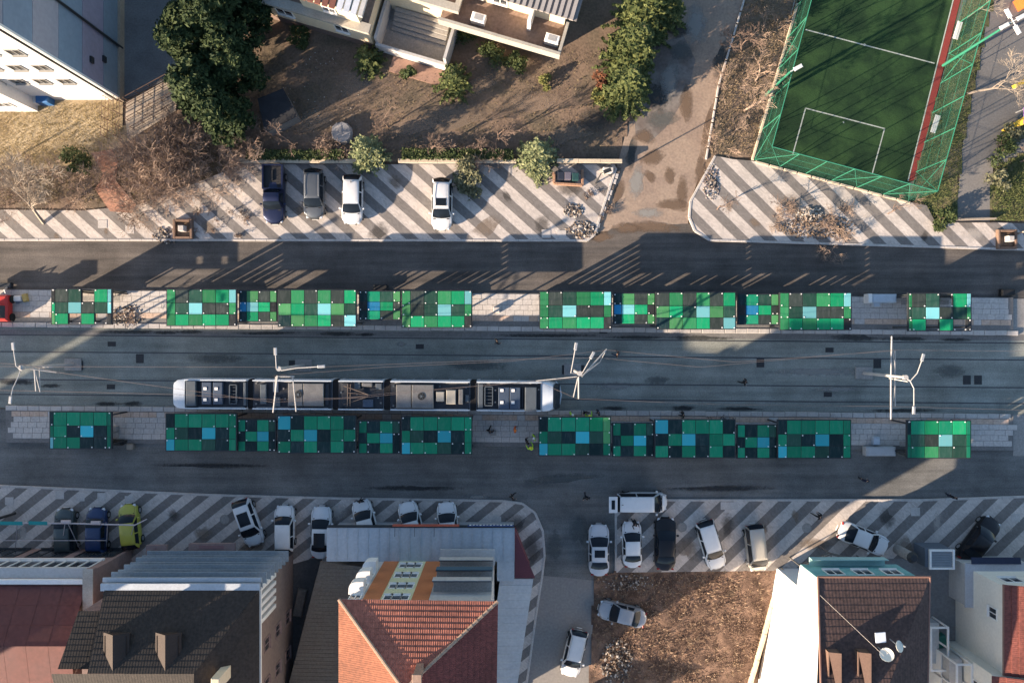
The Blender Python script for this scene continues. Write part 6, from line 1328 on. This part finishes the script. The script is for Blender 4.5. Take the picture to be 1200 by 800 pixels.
for i, (xa, xb, lab) in enumerate(((284, 422, 'low cream garden wall above the pickup and grey estate'), (468, 605, 'low cream garden wall behind the white off-roader'), (652, 728, 'low cream garden wall by the driveway corner'))):
    a, b = G(xa, 190.5), G(xb, 191); r = empty('garden_wall', (a + b) / 2, lab, 'wall'); n = int((b - a).length / 1.6)
    for k in range(n):
        p0, p1 = a.lerp(b, k / n), a.lerp(b, (k + 1) / n); m = MB(); m.cbox(((p0.x + p1.x) / 2, p0.y, .36), ((p1 - p0).length - .03, .28, .62), .02); m.build('wall_block', CONC, r); m = MB(); m.cbox(((p0.x + p1.x) / 2, p0.y, .71), ((p1 - p0).length - .015, .36, .08), .02); m.build('coping_stone', WALLC, r)
# bare trees and brushwood
bare(52, 262, 7.5, 'leafless tree leaning over the lawn edge, pale trunk on the pavement', 83, BARKL, (-.1, .6), .6, 6, bmat=BARKL, r0=.17, fill=1.3)
for i, (x, y, h, st, lab) in enumerate(((22, 232, 2.6, 7, 'leafless shrub beside the leaning bare tree'), (82, 222, 2.2, 7, 'leafless shrub between leaning tree and brick apron'), (170, 205, 3.0, 9, 'dry brushwood thicket next to the brick apron'), (175, 172, 3.2, 9, 'dry brushwood at the foot of the ramp'), (185, 225, 3.2, 9, 'dry brushwood hanging over the pavement edge'), (212, 195, 3.4, 10, 'dry brushwood in the middle of the thicket'), (240, 172, 3.2, 9, 'dry brushwood below the evergreen clump'), (252, 205, 3.0, 9, 'dry brushwood by the bend of the pavement'), (272, 182, 2.6, 8, 'dry brushwood at the cream wall end'), (172, 238, 1.8, 7, 'dry brushwood at the tip of the brick apron'))):
    bare(x, y, h * 1.25, lab, 90 + i, TWIG if i % 3 else TWIGD, (.1, .1), .7, 5, st, 'bare_shrub', 'shrub', 'leafless shrubs', r0=.035)
bare(872, 130, 6.5, 'leafless tree between the driveway and the cage', 111, TWIG, (.05, .1), .5, 6, r0=.11); bare(868, 60, 6.0, 'leafless tree higher up between driveway and cage', 112, TWIGD, (-.1, .1), .5, 6, r0=.1); bare(885, 95, 4.5, 'slender leafless tree close to the cage net', 113, TWIG, (0, .1), .5, 5, r0=.07)
for i, (x, y, lab) in enumerate(((850, 165, 'leafless shrub at the pavement corner by the cage'), (862, 100, 'leafless shrub at the driveway kerb'), (905, 40, 'leafless shrub beside the cage post'))): bare(x, y, 2.2, lab, 120 + i, TWIG, (0, 0), .7, 4, 6, 'bare_shrub', 'shrub', 'leafless shrubs', r0=.025)
bare(1133, 110, 6.5, 'leafless tree leaning across the path beside the cage', 131, BARKL, (.9, .05), .55, 6, r0=.11); bare(1132, 22, 5.5, 'leafless tree behind the cage near the white bench', 132, BARKL, (-.2, .2), .6, 5, r0=.07); bare(1190, 275, 5.0, 'leafless tree over the green verge by the path', 133, TWIG, (.2, .5), .6, 6, r0=.09); bare(1195, 190, 4.5, 'leafless tree in the bed beside the path', 134, TWIGD, (.1, .2), .6, 5, r0=.08)
for i, (x, y, h, lab) in enumerate(((840, 246, 4.0, 'young leafless tree planted in the pavement corner'), (913, 246, 4.2, 'young leafless tree beside the rubble heap'), (1040, 251, 4.0, 'young leafless tree planted alone in the pavement'), (158, 362, 2.6, 'leafless sapling on the platform between shelters'), (950, 262, 3.5, 'young leafless tree standing in the rubble heap'))): bare(x, y, h, lab, 140 + i, TWIGD, (.0, .05), .6, 5, r0=.06)
for i, (x, y, lab) in enumerate(((550, 180, 'leafless shrub by the hedge end'), (575, 178, 'leafless shrub at the cream wall'), (368, 178, 'leafless shrub behind the grey estate'), (390, 180, 'leafless shrub beside the pale conifer'))): bare(x, y, 1.8, lab, 150 + i, TWIG, (0, 0), .7, 4, 6, 'bare_shrub', 'shrub', 'leafless shrubs', r0=.02)

for i, (x, y, h, lab) in enumerate(((300, 176, 5.5, 'slim leafless tree added for shade streaks, behind the wall end by the pickup'), (455, 150, 5.0, 'slim leafless tree added for shade streaks, in the yard beside the tarp'), (505, 178, 4.5, 'slim leafless tree added for shade streaks, in the hedge behind the white off-roader'), (585, 165, 5.0, 'slim leafless tree added for shade streaks, in the yard by the second pale conifer'), (345, 170, 5.0, 'slim leafless tree added for shade streaks, near the dark hut'))): bare(x, y, h, lab, 240 + i, TWIGD, (.0, .05), .5, 5, r0=.07)  # slim trees added to throw shadow streaks across the yard
# ================================================================ SMALL THINGS
def stones(name, cpx, cpy, rx, ry, n, smin, smax, hh, mats, label, cat, seed, kind=None, z0=.1):
    n = int(n * 1.5); smax *= .8; smin *= .6
    rng = random.Random(seed); m = MB(); c = G(cpx, cpy)
    for i in range(n):
        a = rng.uniform(0, 6.283); q = math.sqrt(rng.random()); x, y = c.x + math.cos(a) * q * rx, c.y + math.sin(a) * q * ry; s = rng.uniform(smin, smax); z = z0 + hh * (1 - q) * rng.random()
        rot = Matrix.Rotation(rng.uniform(0, 3), 3, 'Z') @ Matrix.Rotation(rng.uniform(-.6, .6), 3, 'X'); o = len(m.v); mi = rng.randrange(len(mats))
        d = (s * rng.uniform(.6, 1.3), s * rng.uniform(.5, 1), s * rng.uniform(.3, .7))
        vs = [Vector((x, y, z)) + rot @ Vector((sx * d[0] / 2 * rng.uniform(.7, 1), sy * d[1] / 2 * rng.uniform(.7, 1), sz * d[2] / 2)) for sz in (-1, 1) for sx, sy in ((-1, -1), (1, -1), (1, 1), (-1, 1))]
        m.add(vs, [(3, 2, 1, 0), (4, 5, 6, 7), (0, 1, 5, 4), (1, 2, 6, 5), (2, 3, 7, 6), (3, 0, 4, 7)], mi)
    o = m.build(name, mats); tag(o, label, cat, kind=kind or 'stuff'); return o
RUB = [M('rubble_pale', (.38, .34, .30), .9, .2, 3), M('rubble_brown', (.20, .15, .11), .9, .2, 3), M('rubble_dark', (.10, .085, .075), .9, .2, 3)]
stones('rubble_heap', 672, 247, .95, .6, 110, .12, .3, .25, RUB[:2] + RUB[2:], 'heap of broken paving stones on the striped pavement', 'rubble', 1)
stones('rubble_heap', 682, 270, 1.5, .8, 150, .08, .3, .3, RUB, 'heap of earth and stones at the pavement corner', 'rubble', 2)
stones('rubble_heap', 955, 266, 3.6, 1.1, 500, .06, .24, .4, RUB[1:] + [SOIL, YARD], 'long heap of dug earth and stones along the kerb', 'rubble', 3)
stones('rubble_heap', 948, 252, 1.2, .8, 130, .15, .34, .4, RUB[:1] + RUB[:2], 'heap of pale broken stones beside the young tree', 'rubble', 4)
stones('rubble_heap', 833, 215, .8, 1.6, 150, .08, .26, .25, [M('rubble_violet', (.20, .17, .18), .9, .2, 3)] + RUB, 'scattered dark stones along the driveway kerb', 'rubble', 5)
stones('rubble_heap', 195, 276, 1.2, .8, 120, .08, .25, .25, RUB, 'heap of soil and stones beside the tree pit', 'rubble', 6)
stones('rubble_heap', 150, 370, 1.5, 1.0, 120, .06, .25, .2, RUB, 'loose stones and rags on the platform by the sapling', 'rubble', 7, z0=.2)
stones('rubble_heap', 722, 775, 1.4, 2.2, 300, .08, .3, .35, [RUB[1], RUB[2], RUB[2], REDSOIL, RUB[0]], 'heap of dark rubble on the bare soil lot', 'rubble', 8)
stones('rubble_heap', 735, 682, 2.4, .7, 160, .06, .22, .15, RUB, 'loose pale stones at the pavement edge of the soil lot', 'rubble', 9)
stones('soil_clods', 800, 735, 7.5, 5.0, 5200, .04, .14, .06, [REDSOIL, M('clod_tan', (.23, .155, .11), .95, .2, 3), M('clod_dark', (.11, .07, .05), .95, .2, 3)], 'clods of reddish earth scattered over the soil lot', 'soil', 10)
stones('yard_debris', 560, 130, 11, 3.6, 500, .04, .12, .05, [YARD, RUB[1], RUB[2], M('dead_leaf', (.22, .14, .08), .95, .2, 3)], 'dead leaves and crumbs of earth over the yard', 'litter', 11)
stones('yard_debris', 380, 110, 4.5, 4.0, 200, .04, .14, .05, [YARD, RUB[0], RUB[2]], 'crumbs of rubble over the yard below the cream house', 'litter', 12)
# scraps of felled branches around the long heap
for i, (x, y, s, lab) in enumerate(((975, 285, 1.6, 'cut branches hanging over the kerb from the heap'), (985, 262, 1.5, 'cut branches lying on the long heap'), (925, 262, 1.4, 'cut branches at the end of the long heap'), (240, 262, .9, 'small dark cut twigs near the tree pit'), (275, 264, .9, 'small dark cut twigs on the pavement by the pickup'), (700, 800 - 560, .9, 'cut twigs beside the driveway gutter'))):
    bare(x, y, s, lab, 170 + i, TWIG if i < 3 else TWIGD, (0, 0), 1.3, 4, 7, 'brushwood', 'branches', 'cut branches', r0=.025)
# grass tufts on the soil lot and verges: uncountable
def tufts(name, poly_px, n, mat, label, seed, s0=.06, s1=.16, z=.05):
    rng = random.Random(seed); pts = GP(poly_px); xs = [p.x for p in pts]; ys = [p.y for p in pts]; m = MB(); k = 0
    def inside(x, y):
        c = False; j = len(pts) - 1
        for i in range(len(pts)):
            if (pts[i].y > y) != (pts[j].y > y) and x < (pts[j].x - pts[i].x) * (y - pts[i].y) / (pts[j].y - pts[i].y) + pts[i].x: c = not c
            j = i
        return c
    while k < n:
        x, y = rng.uniform(min(xs), max(xs)), rng.uniform(min(ys), max(ys)); k += 1
        if not inside(x, y): continue
        for e in range(4):
            a = rng.uniform(0, 6.28); L_ = rng.uniform(s0, s1); w_ = L_ * .16; d = Vector((math.cos(a), math.sin(a), 0)); pn = Vector((-d.y, d.x, 0)) * w_; b0 = Vector((x, y, z))
            o = len(m.v); m.v.extend(tuple(q) for q in (b0 - pn, b0 + pn, b0 + d * L_ + Z * L_ * rng.uniform(.4, 1.2))); m.f.append((o, o + 1, o + 2)); m.m.append(0)
    return tag(m.build(name, mat), label, 'grass', kind='stuff')
tufts('dry_weeds', [(700, 672), (905, 668), (880, 815), (690, 815)], 900, leafmat('dry_weed', (.15, .10, .065), (.28, .20, .14)), 'dry weeds over the red soil lot', 1, .1, .3, .1)
tufts('grass_tufts', [(-40, 120), (140, 120), (145, 160), (100, 192), (-40, 196)], 5000, leafmat('straw', (.22, .17, .08), (.33, .26, .13)), 'short dry grass on the lawn', 2, .05, .14, .03)
tufts('grass_tufts', [(1066, 236), (1122, 27), (1150, -20), (1150, 60), (1128, 170), (1120, 256), (1096, 260)], 4500, leafmat('grass_green', (.05, .075, .02), (.12, .12, .05)), 'grass of the verge beside the cage', 3, .06, .18)
tufts('grass_tufts', [(1164, 197), (1240, 160), (1240, 262), (1162, 258)], 4000, leafmat('grass_green2', (.05, .08, .02), (.14, .14, .06)), 'grass of the verge beyond the path', 4, .06, .18)
tufts('grass_tufts', [(300, 60), (700, 60), (740, 130), (715, 180), (300, 180)], 2600, leafmat('yard_weed', (.10, .085, .045), (.20, .155, .10)), 'sparse weeds over the yard earth', 5, .05, .16)
tufts('grass_tufts', [(830, 180), (845, 100), (872, 0), (940, 0), (888, 184)], 4000, leafmat('verge_weed', (.13, .10, .06), (.24, .18, .12)), 'dry weeds between driveway and cage', 6, .06, .2)
tufts('grass_tufts', [(-40, 200), (110, 196), (210, 145), (284, 165), (284, 192), (165, 238), (-40, 240)], 5000, leafmat('verge_weed2', (.10, .08, .04), (.20, .15, .09)), 'dry weeds under the brushwood', 7, .06, .2)
# dark hut and pale tarp in the yard
ht_ = empty('garden_hut', G(325, 128), 'dark flat roofed hut standing in the shaded yard', 'hut')
pl = GP([(302, 116), (332, 104), (349, 136), (311, 156)], 2.0)
m = MB(); m.prism([(p.x, p.y) for p in pl], 1.95, 2.08, bottom=True); m.build('roof', M('tar_black', (.02, .021, .025), .8, .3, 1.5), ht_)
cx_ = sum(p.x for p in pl) / 4; cy_ = sum(p.y for p in pl) / 4
m = MB(); m.prism([(cx_ + (p.x - cx_) * .9, cy_ + (p.y - cy_) * .9) for p in pl], 0, 1.95); m.build('wall', CONCD, ht_)
tp = empty('tarp_heap', G(402, 157), 'crumpled pale tarp heap beside the round conifer', 'tarp'); m = MB(); c = G(402, 157); rng = random.Random(3); rings = []
for q, z in ((1.0, .05), (.95, .5), (.88, .62), (.05, .66)): rings.append([(c.x + math.cos(a * .524) * .95 * q * rng.uniform(.9, 1.08), c.y + math.sin(a * .524) * 1.0 * q * rng.uniform(.9, 1.08), z + rng.uniform(-.06, .06)) for a in range(12)])
m.loft(rings); m.build('sheet', M('tarp_pale', (.27, .26, .26), .7, .15, 3, .02), tp, smooth=30)
# brick pit with bins by the wall
bpz = empty('brick_enclosure', G(668, 208), 'low brick bin enclosure below the cream wall', 'enclosure')
BRK = M('brick_wall', (.34, .20, .13), .9, .2, 3)
for (xa, ya, xb, yb) in ((649, 203, 649, 216), (649, 216, 682, 218), (682, 200, 682, 218)):
    a, b = G(xa, ya), G(xb, yb); L_ = (b - a).length; n = max(2, int(L_ / .3)); rz = math.atan2((b - a).y, (b - a).x)
    for r_i in range(3):
        for k in range(n): p = a.lerp(b, (k + .5) / n); m = MB(); m.cbox((p.x, p.y, .2 + r_i * .12), (L_ / n - .015, .2, .11), .01, rz); m.build('brick', BRK, bpz)
for i, (x, y, col, lab) in enumerate(((657, 207, (.02, .025, .04), 'dark wheeled bin inside the brick enclosure'), (665, 207, (.12, .11, .14), 'grey wheeled bin inside the brick enclosure'), (674, 208, (.02, .06, .06), 'teal green bin inside the brick enclosure'))):
    p = G(x, y, .6); m = MB(); m.cbox((p.x, p.y, .6), (.52, .6, .95), .06); m.cbox((p.x, p.y - .02, 1.1), (.56, .66, .08), .03); tag(m.build('wheeled_bin', M('bin_%d' % i, col, .5, .1, 3)), lab, 'bin')
def plates(lst, sz, mat, lab, name='inspection_plate', cat='plate', z=.128):
    pr = None
    for (x, y) in lst:
        p = G(x, y)
        if pr is None: m = MB(); m.cbox((0, 0, 0), (sz, sz * .92, .03), .006); m.box((0, 0, .0155), (sz * .7, .04, .004)); pr = o = m.build(name, mat)
        else: o = inst(pr)
        o.location = (p.x, p.y, z); tag(o, lab, cat, lab)
plates([(12, 586.5), (71, 579.5), (95, 582), (120, 581.5), (152, 585)], .75, KERB, 'pale square plate near the kerb before the awning beam cars')
plates([(849, 592), (859, 592)], .75, KERB, 'pale square plate of a pair at the kerb by the estate')
plates([(1072, 599), (1189, 606)], .8, KERB, 'pale square plate in the pavement near the black car')
plates([(121, 262.5), (153, 269), (658, 275), (640, 274), (582, 609)], .8, KERB, 'pale square plate in the striped pavement')
for (x, y, lab) in ((264, 608, 'round cover in pavement beside the glass roof hatchback'), (799, 617, 'round cover in pavement between black saloon and estate'), (945, 618, 'round cover in pavement near the walking person')):
    p = G(x, y); m = MB(); m.tube([(p.x + .4 * math.cos(a * .314), p.y + .4 * math.sin(a * .314), .13) for a in range(21)], .03, 4, cap=False); m.cyl((p.x, p.y, .12), .36, .008, 18); tag(m.build('manhole_cover', CONC), lab, 'manhole cover')
for (x, y, lab) in ((216.5, 269, 'open tree pit with raised brown frame by the rubble'), (1177, 281, 'open tree pit with raised brown frame beyond the path')):
    p = G(x, y); r = empty('tree_pit', p, lab, 'tree pit')
    for s in (-1, 1): m = MB(); m.cbox((p.x + s * .75, p.y, .3), (.2, 1.7, .42), .03); m.build('frame_side', M('pit_brown', (.17, .11, .08), .9, .2, 3), r); m = MB(); m.cbox((p.x, p.y + s * .75, .3), (1.28, .2, .41), .03); m.build('frame_side', MATS['pit_brown'], r)
    m = MB(); m.cbox((p.x, p.y, .2), (1.25, 1.25, .14), .05); m.build('soil_fill', SOIL, r); m = MB(); m.cbox((p.x + .05, p.y, .6), (.5, .5, .75), .04); m.build('post_cap', KERB, r)
# platform furniture
def crate(px, py, d, mat, lab, name, cat, z=.19, rz=0.0, lid=None):
    p = G(px, py, z); m = MB(); m.cbox((p.x, p.y, z + d[2] / 2), d, .03, rz); m.cbox((p.x, p.y, z + d[2] + .03), (d[0] * .9, d[1] * .85, .05), .02, rz, 1); tag(m.build(name, [mat, lid or mat]), lab, cat)
BOXB = M('box_blue_white', (.40, .46, .52), .5, .1, 2)
crate(1031, 350, (2.2, .75, .8), BOXB, 'long pale blue cabinet on the platform before the last shelter', 'cabinet', 'cabinet'); crate(1014.5, 350, (.35, .8, .9), WHITEP, 'narrow white cabinet beside the long pale blue one', 'cabinet', 'cabinet'); crate(1025, 356.5, (.6, .45, .4), BOXB, 'small pale box in front of the long cabinet', 'box', 'box')
crate(1028, 527.5, (2.6, .8, .7), M('cab_grey', (.34, .36, .38), .5, .1, 2), 'long grey cabinet at the rear edge of the tram platform', 'cabinet', 'cabinet'); crate(1025, 516, (.6, .7, .4), BOXB, 'small box standing before the long grey cabinet', 'box', 'box')
crate(136.5, 502, (.5, .5, .5), CONC, 'small concrete block by the first teal shelter', 'block', 'block'); crate(139, 518, (1.0, .45, .5), BLACKP, 'low black box by the first teal shelter', 'box', 'box'); crate(154, 523, (.6, .5, .3), M('card', (.25, .22, .18), .8, .1, 3), 'brown carton at the platform rear edge', 'carton', 'carton')
crate(582, 363, (.55, .5, .35), KERB, 'pale block on the open platform between shelters', 'block', 'block'); crate(578, 507, (.5, .4, .3), CONC, 'grey block beside the walking person on the platform', 'block', 'block')
for i, (x, y, d, mt, lab) in enumerate(((21, 350, (.9, .5, .25), WHITEP, 'white folded sack by the red machine'), (31, 349, (.4, .7, .3), M('ochre_bag', (.45, .33, .12), .8, .1, 3), 'ochre sack by the red machine'), (24, 352, (.8, .35, .12), M('slate_bag', (.12, .14, .18), .8, .1, 3), 'slate coloured sack by the red machine'))): crate(x, y, d, mt, lab, 'sack', 'sack', rz=.2 * i)
stones('plaster_spill', 155, 381, .6, .35, 120, .04, .16, .2, [M('spill_white', (.5, .52, .55), .8, .1, 3), KERB], 'white heap of spilt material at the platform edge', 'spill', 21)
stones('plaster_spill', 618, 478, 1.0, .35, 140, .04, .14, .08, [KERB, RUB[2]], 'loose grey debris on platform beside the tram', 'debris', 22, z0=.2)
stones('leaf_litter', 845, 488, 1.4, .3, 120, .04, .12, .05, [RUB[1], RUB[2]], 'withered plant litter on the platform edge', 'litter', 23, z0=.2)
# shelter side bins / dark boxes behind the shelters on the road
for i, (x, y, lab) in enumerate(((447, 338, 'dark box behind the shelter on the road edge'), (1178, 343, 'dark box behind the last shelter'))): crate(x, y, (1.2, .6, .5), BLACKP, lab, 'utility_box', 'box', z=0)
# awning frame with teal cloths over the parked cars
aw = empty('awning_frame', G(80, 620), 'thin awning frame with teal cloth strips over parked cars', 'awning')
az_ = 2.7; AWM = M('awning_steel', (.40, .36, .37), .6, .1, 2)
m = MB(); m.tube([G(-60, 612, az_), G(82, 613, az_), G(158, 615, az_)], .07, 6); m.build('beam', AWM, aw)
m = MB(); m.tube([G(158, 615, az_), G(172, 608, az_ + .2)], .05, 6); m.build('beam', AWM, aw)
m = MB(); m.tube([G(-60, 633, 1.9), G(125, 633, 1.9)], .03, 5); m.build('beam', AWM, aw)
for xa, xb in ((-30, 27), (34, 56)):
    m = MB(); a, b = G(xa, 610, az_), G(xb, 610.5, az_); m.ob(a + Z * .08, b - a, (0, -.32, -.05), (0, 0, .03)); m.build('cloth', M('teal_cloth', (.02, .26, .25), .8, .1, 2), aw)
for (xa, ya, xb, yb) in ((76, 614, 72, 643), (80, 614, 96, 648), (126, 615, 124, 648), (20, 613, 18, 645), (157, 615, 150, 640)): m = MB(); m.tube([G(xa, ya, az_), G(xb, yb, .12)], .035, 5); m.build('leg', AWM, aw)
for (x, y) in ((78, 611), (113, 612)): m = MB(); p = G(x, y, az_); m.cbox((p.x, p.y, az_ + .12), (.8, .3, .2), .05); m.build('lamp_box', M('pinkish', (.45, .38, .38), .7, .1, 2), aw)
p = G(5, 604, 1); lp = MB(); lp.tube([G(-8, 609, .5), G(18, 601, .6)], .12, 7); tag(lp.build('rolled_mat', BLACKP), 'black rolled mat lying near the teal cloths', 'mat')
# shop sign boxes at the brown house
for (xa, xb, y, lab) in ((221, 275, 640, 'pinkish sign box on the balcony house shopfront'), (171, 195, 642, 'smaller grey sign box on the balcony house shopfront')):
    a, b = G(xa, y, 2.6), G(xb, y, 2.6); r = empty('shop_sign', (a + b) / 2, lab, 'sign'); m = MB(); m.bbox(a.x, b.x, a.y - .9, a.y + .25, 2.3, 2.62); m.build('box', PINKW, r); m = MB(); m.bbox(a.x + .9, b.x - .9, a.y - .2, a.y + .1, 2.62, 2.66); m.build('face', M('sign_face', (.22, .12, .12), .6, .1, 3), r)
# play equipment at the path
pe_ = empty('play_tower', G(1190, 130), 'yellow and purple play tower beside the path', 'play equipment')
YEL = M('play_yellow', (.55, .38, .04), .5, .1, 2); p = G(1188, 140)
for sx in (-1, 1):
    for sy in (-1, 1): m = MB(); m.tube([(p.x + .8 + sx * .6, p.y + sy * .6, 0), (p.x + .8 + sx * .6, p.y + sy * .6, 2.4)], .06, 7); m.build('post', STEELL, pe_)
m = MB(); m.cbox((p.x + .8, p.y, 1.2), (1.4, 1.4, .1), .02); m.build('deck', M('play_purple', (.2, .10, .3), .5, .1, 2), pe_)
m = MB(); m.add([(p.x, p.y - .8, 2.4), (p.x + 1.6, p.y - .8, 2.4), (p.x + 1.6, p.y + .8, 2.4), (p.x, p.y + .8, 2.4), (p.x + .8, p.y, 3.1)], [(0, 1, 4), (1, 2, 4), (2, 3, 4), (3, 0, 4), (3, 2, 1, 0)]); m.build('roof', YEL, pe_)
m = MB(); a = Vector((p.x + .1, p.y - .1, 1.25)); m.ob(a, (-1.3, -.9, -1.1), (.35, -.45, 0), (0, 0, .06)); m.build('slide', YEL, pe_)
p = G(1185, 100); sr = empty('spring_rider', p, 'yellow spring rider between the bare tree and the path edge', 'play equipment'); m = MB(); m.cbox((p.x + .5, p.y, .6), (1.4, .35, .5), .1, .5); m.cbox((p.x + .9, p.y + .35, .95), (.3, .5, .4), .1, .5); m.build('rider', YEL, sr); m = MB(); m.cyl((p.x + .5, p.y, 0), .15, .4, 10); m.build('spring', STEELD, sr)
p = G(1194, 4); m = MB(); m.cbox((p.x + .3, p.y, .9), (1.4, 1.0, 1.8), .1, .5); m.box((p.x + .3, p.y, 1.85), (1.0, .6, .06), .5, 1); tag(m.build('play_hut', [M('play_orange', (.65, .13, .03), .5, .1, 2), WHITEP]), 'orange play hut at the path by the cage top', 'play equipment')
# road lamp whose shadow crosses the driveway, small boundary gutter stones, timber rail
def lamp(px, py, h, lab, head=(.5, .2)):
    b = G(px, py); r = empty('street_lamp', b, lab, 'street lamp'); m = MB(); m.tube([b, b + Z * h], [.07, .045], 7); m.build('mast', STEELD, r); m = MB(); d = Vector((head[0], head[1], 0)); m.tube([b + Z * h, b + Z * (h + .08) + d], .03, 5); m.build('arm', STEELD, r); m = MB(); m.cbox(b + Z * (h + .08) + d, (.7, .32, .12), .04, math.atan2(head[1], head[0])); m.build('lamp_head', STEELD, r)
lamp(698, 215, 4.3, 'slim dark street lamp at the driveway corner')
dg_ = empty('drain_channel', G(708, 240), 'stone lined drain channel between pavement and driveway', 'drain')
for k in range(12):
    a = G(722 - k * 2.4 + 3, 200 + k * 6.4); m = MB(); m.cbox((a.x, a.y, .04), (.3, .44, .16), .03, R(-14)); m.build('edge_stone', KERB if k % 3 else RUB[2], dg_)
m = MB(); a = G(712, 201); m.cbox((a.x, a.y, .4), (.9, .5, .6), .05); tag(m.build('gate_pier', M('pier_pale', (.5, .47, .43), .85, .1, 2)), 'pale gate pier at the driveway corner of the wall', 'pier')
m = MB(); m.ob(G(1120, 259) + Z * .13, G(1164, 257.5) - G(1120, 259), (0, .12, 0), (0, 0, .35)); tag(m.build('timber_rail', BARKL), 'low timber rail across the path end', 'rail')
# kerb along the driveway edge and planted strip
kr = empty('driveway_kerb', G(835, 120), 'row of pale kerb stones along the driveway', 'kerb'); pts = GP([(872, 0), (842, 100), (827, 188)]); kpo = None
for i in range(2):
    a, b = pts[i], pts[i + 1]; n = int((b - a).length / 1.0); rz = math.atan2((b - a).y, (b - a).x)
    for k in range(n):
        p = a.lerp(b, (k + .5) / n)
        if kpo is None: m = MB(); m.cbox((0, 0, 0), (.97, .16, .22), .02); o = kpo = m.build('kerb_stone', KERB); o.parent = kr
        else: o = inst(kpo, parent=kr)
        o.location = p + Z * .03 - kr.location; o.rotation_euler = (0, 0, rz)
ck = empty('cage_kerb', G(975, 213), 'low pale concrete edge along the foot of the cage', 'kerb'); kpo = None
for a, b in ((G(884, 190), G(1066, 238.5)), (G(881, 188), G(934, 5))):
    n = int((b - a).length / 1.2); rz = math.atan2((b - a).y, (b - a).x)
    for k in range(n):
        p = a.lerp(b, (k + .5) / n)
        if kpo is None: m = MB(); m.cbox((0, 0, 0), (1.17, .2, .3), .02); o = kpo = m.build('kerb_stone', WALLC); o.parent = ck
        else: o = inst(kpo, parent=ck)
        o.location = p + Z * .1 - ck.location; o.rotation_euler = (0, 0, rz)
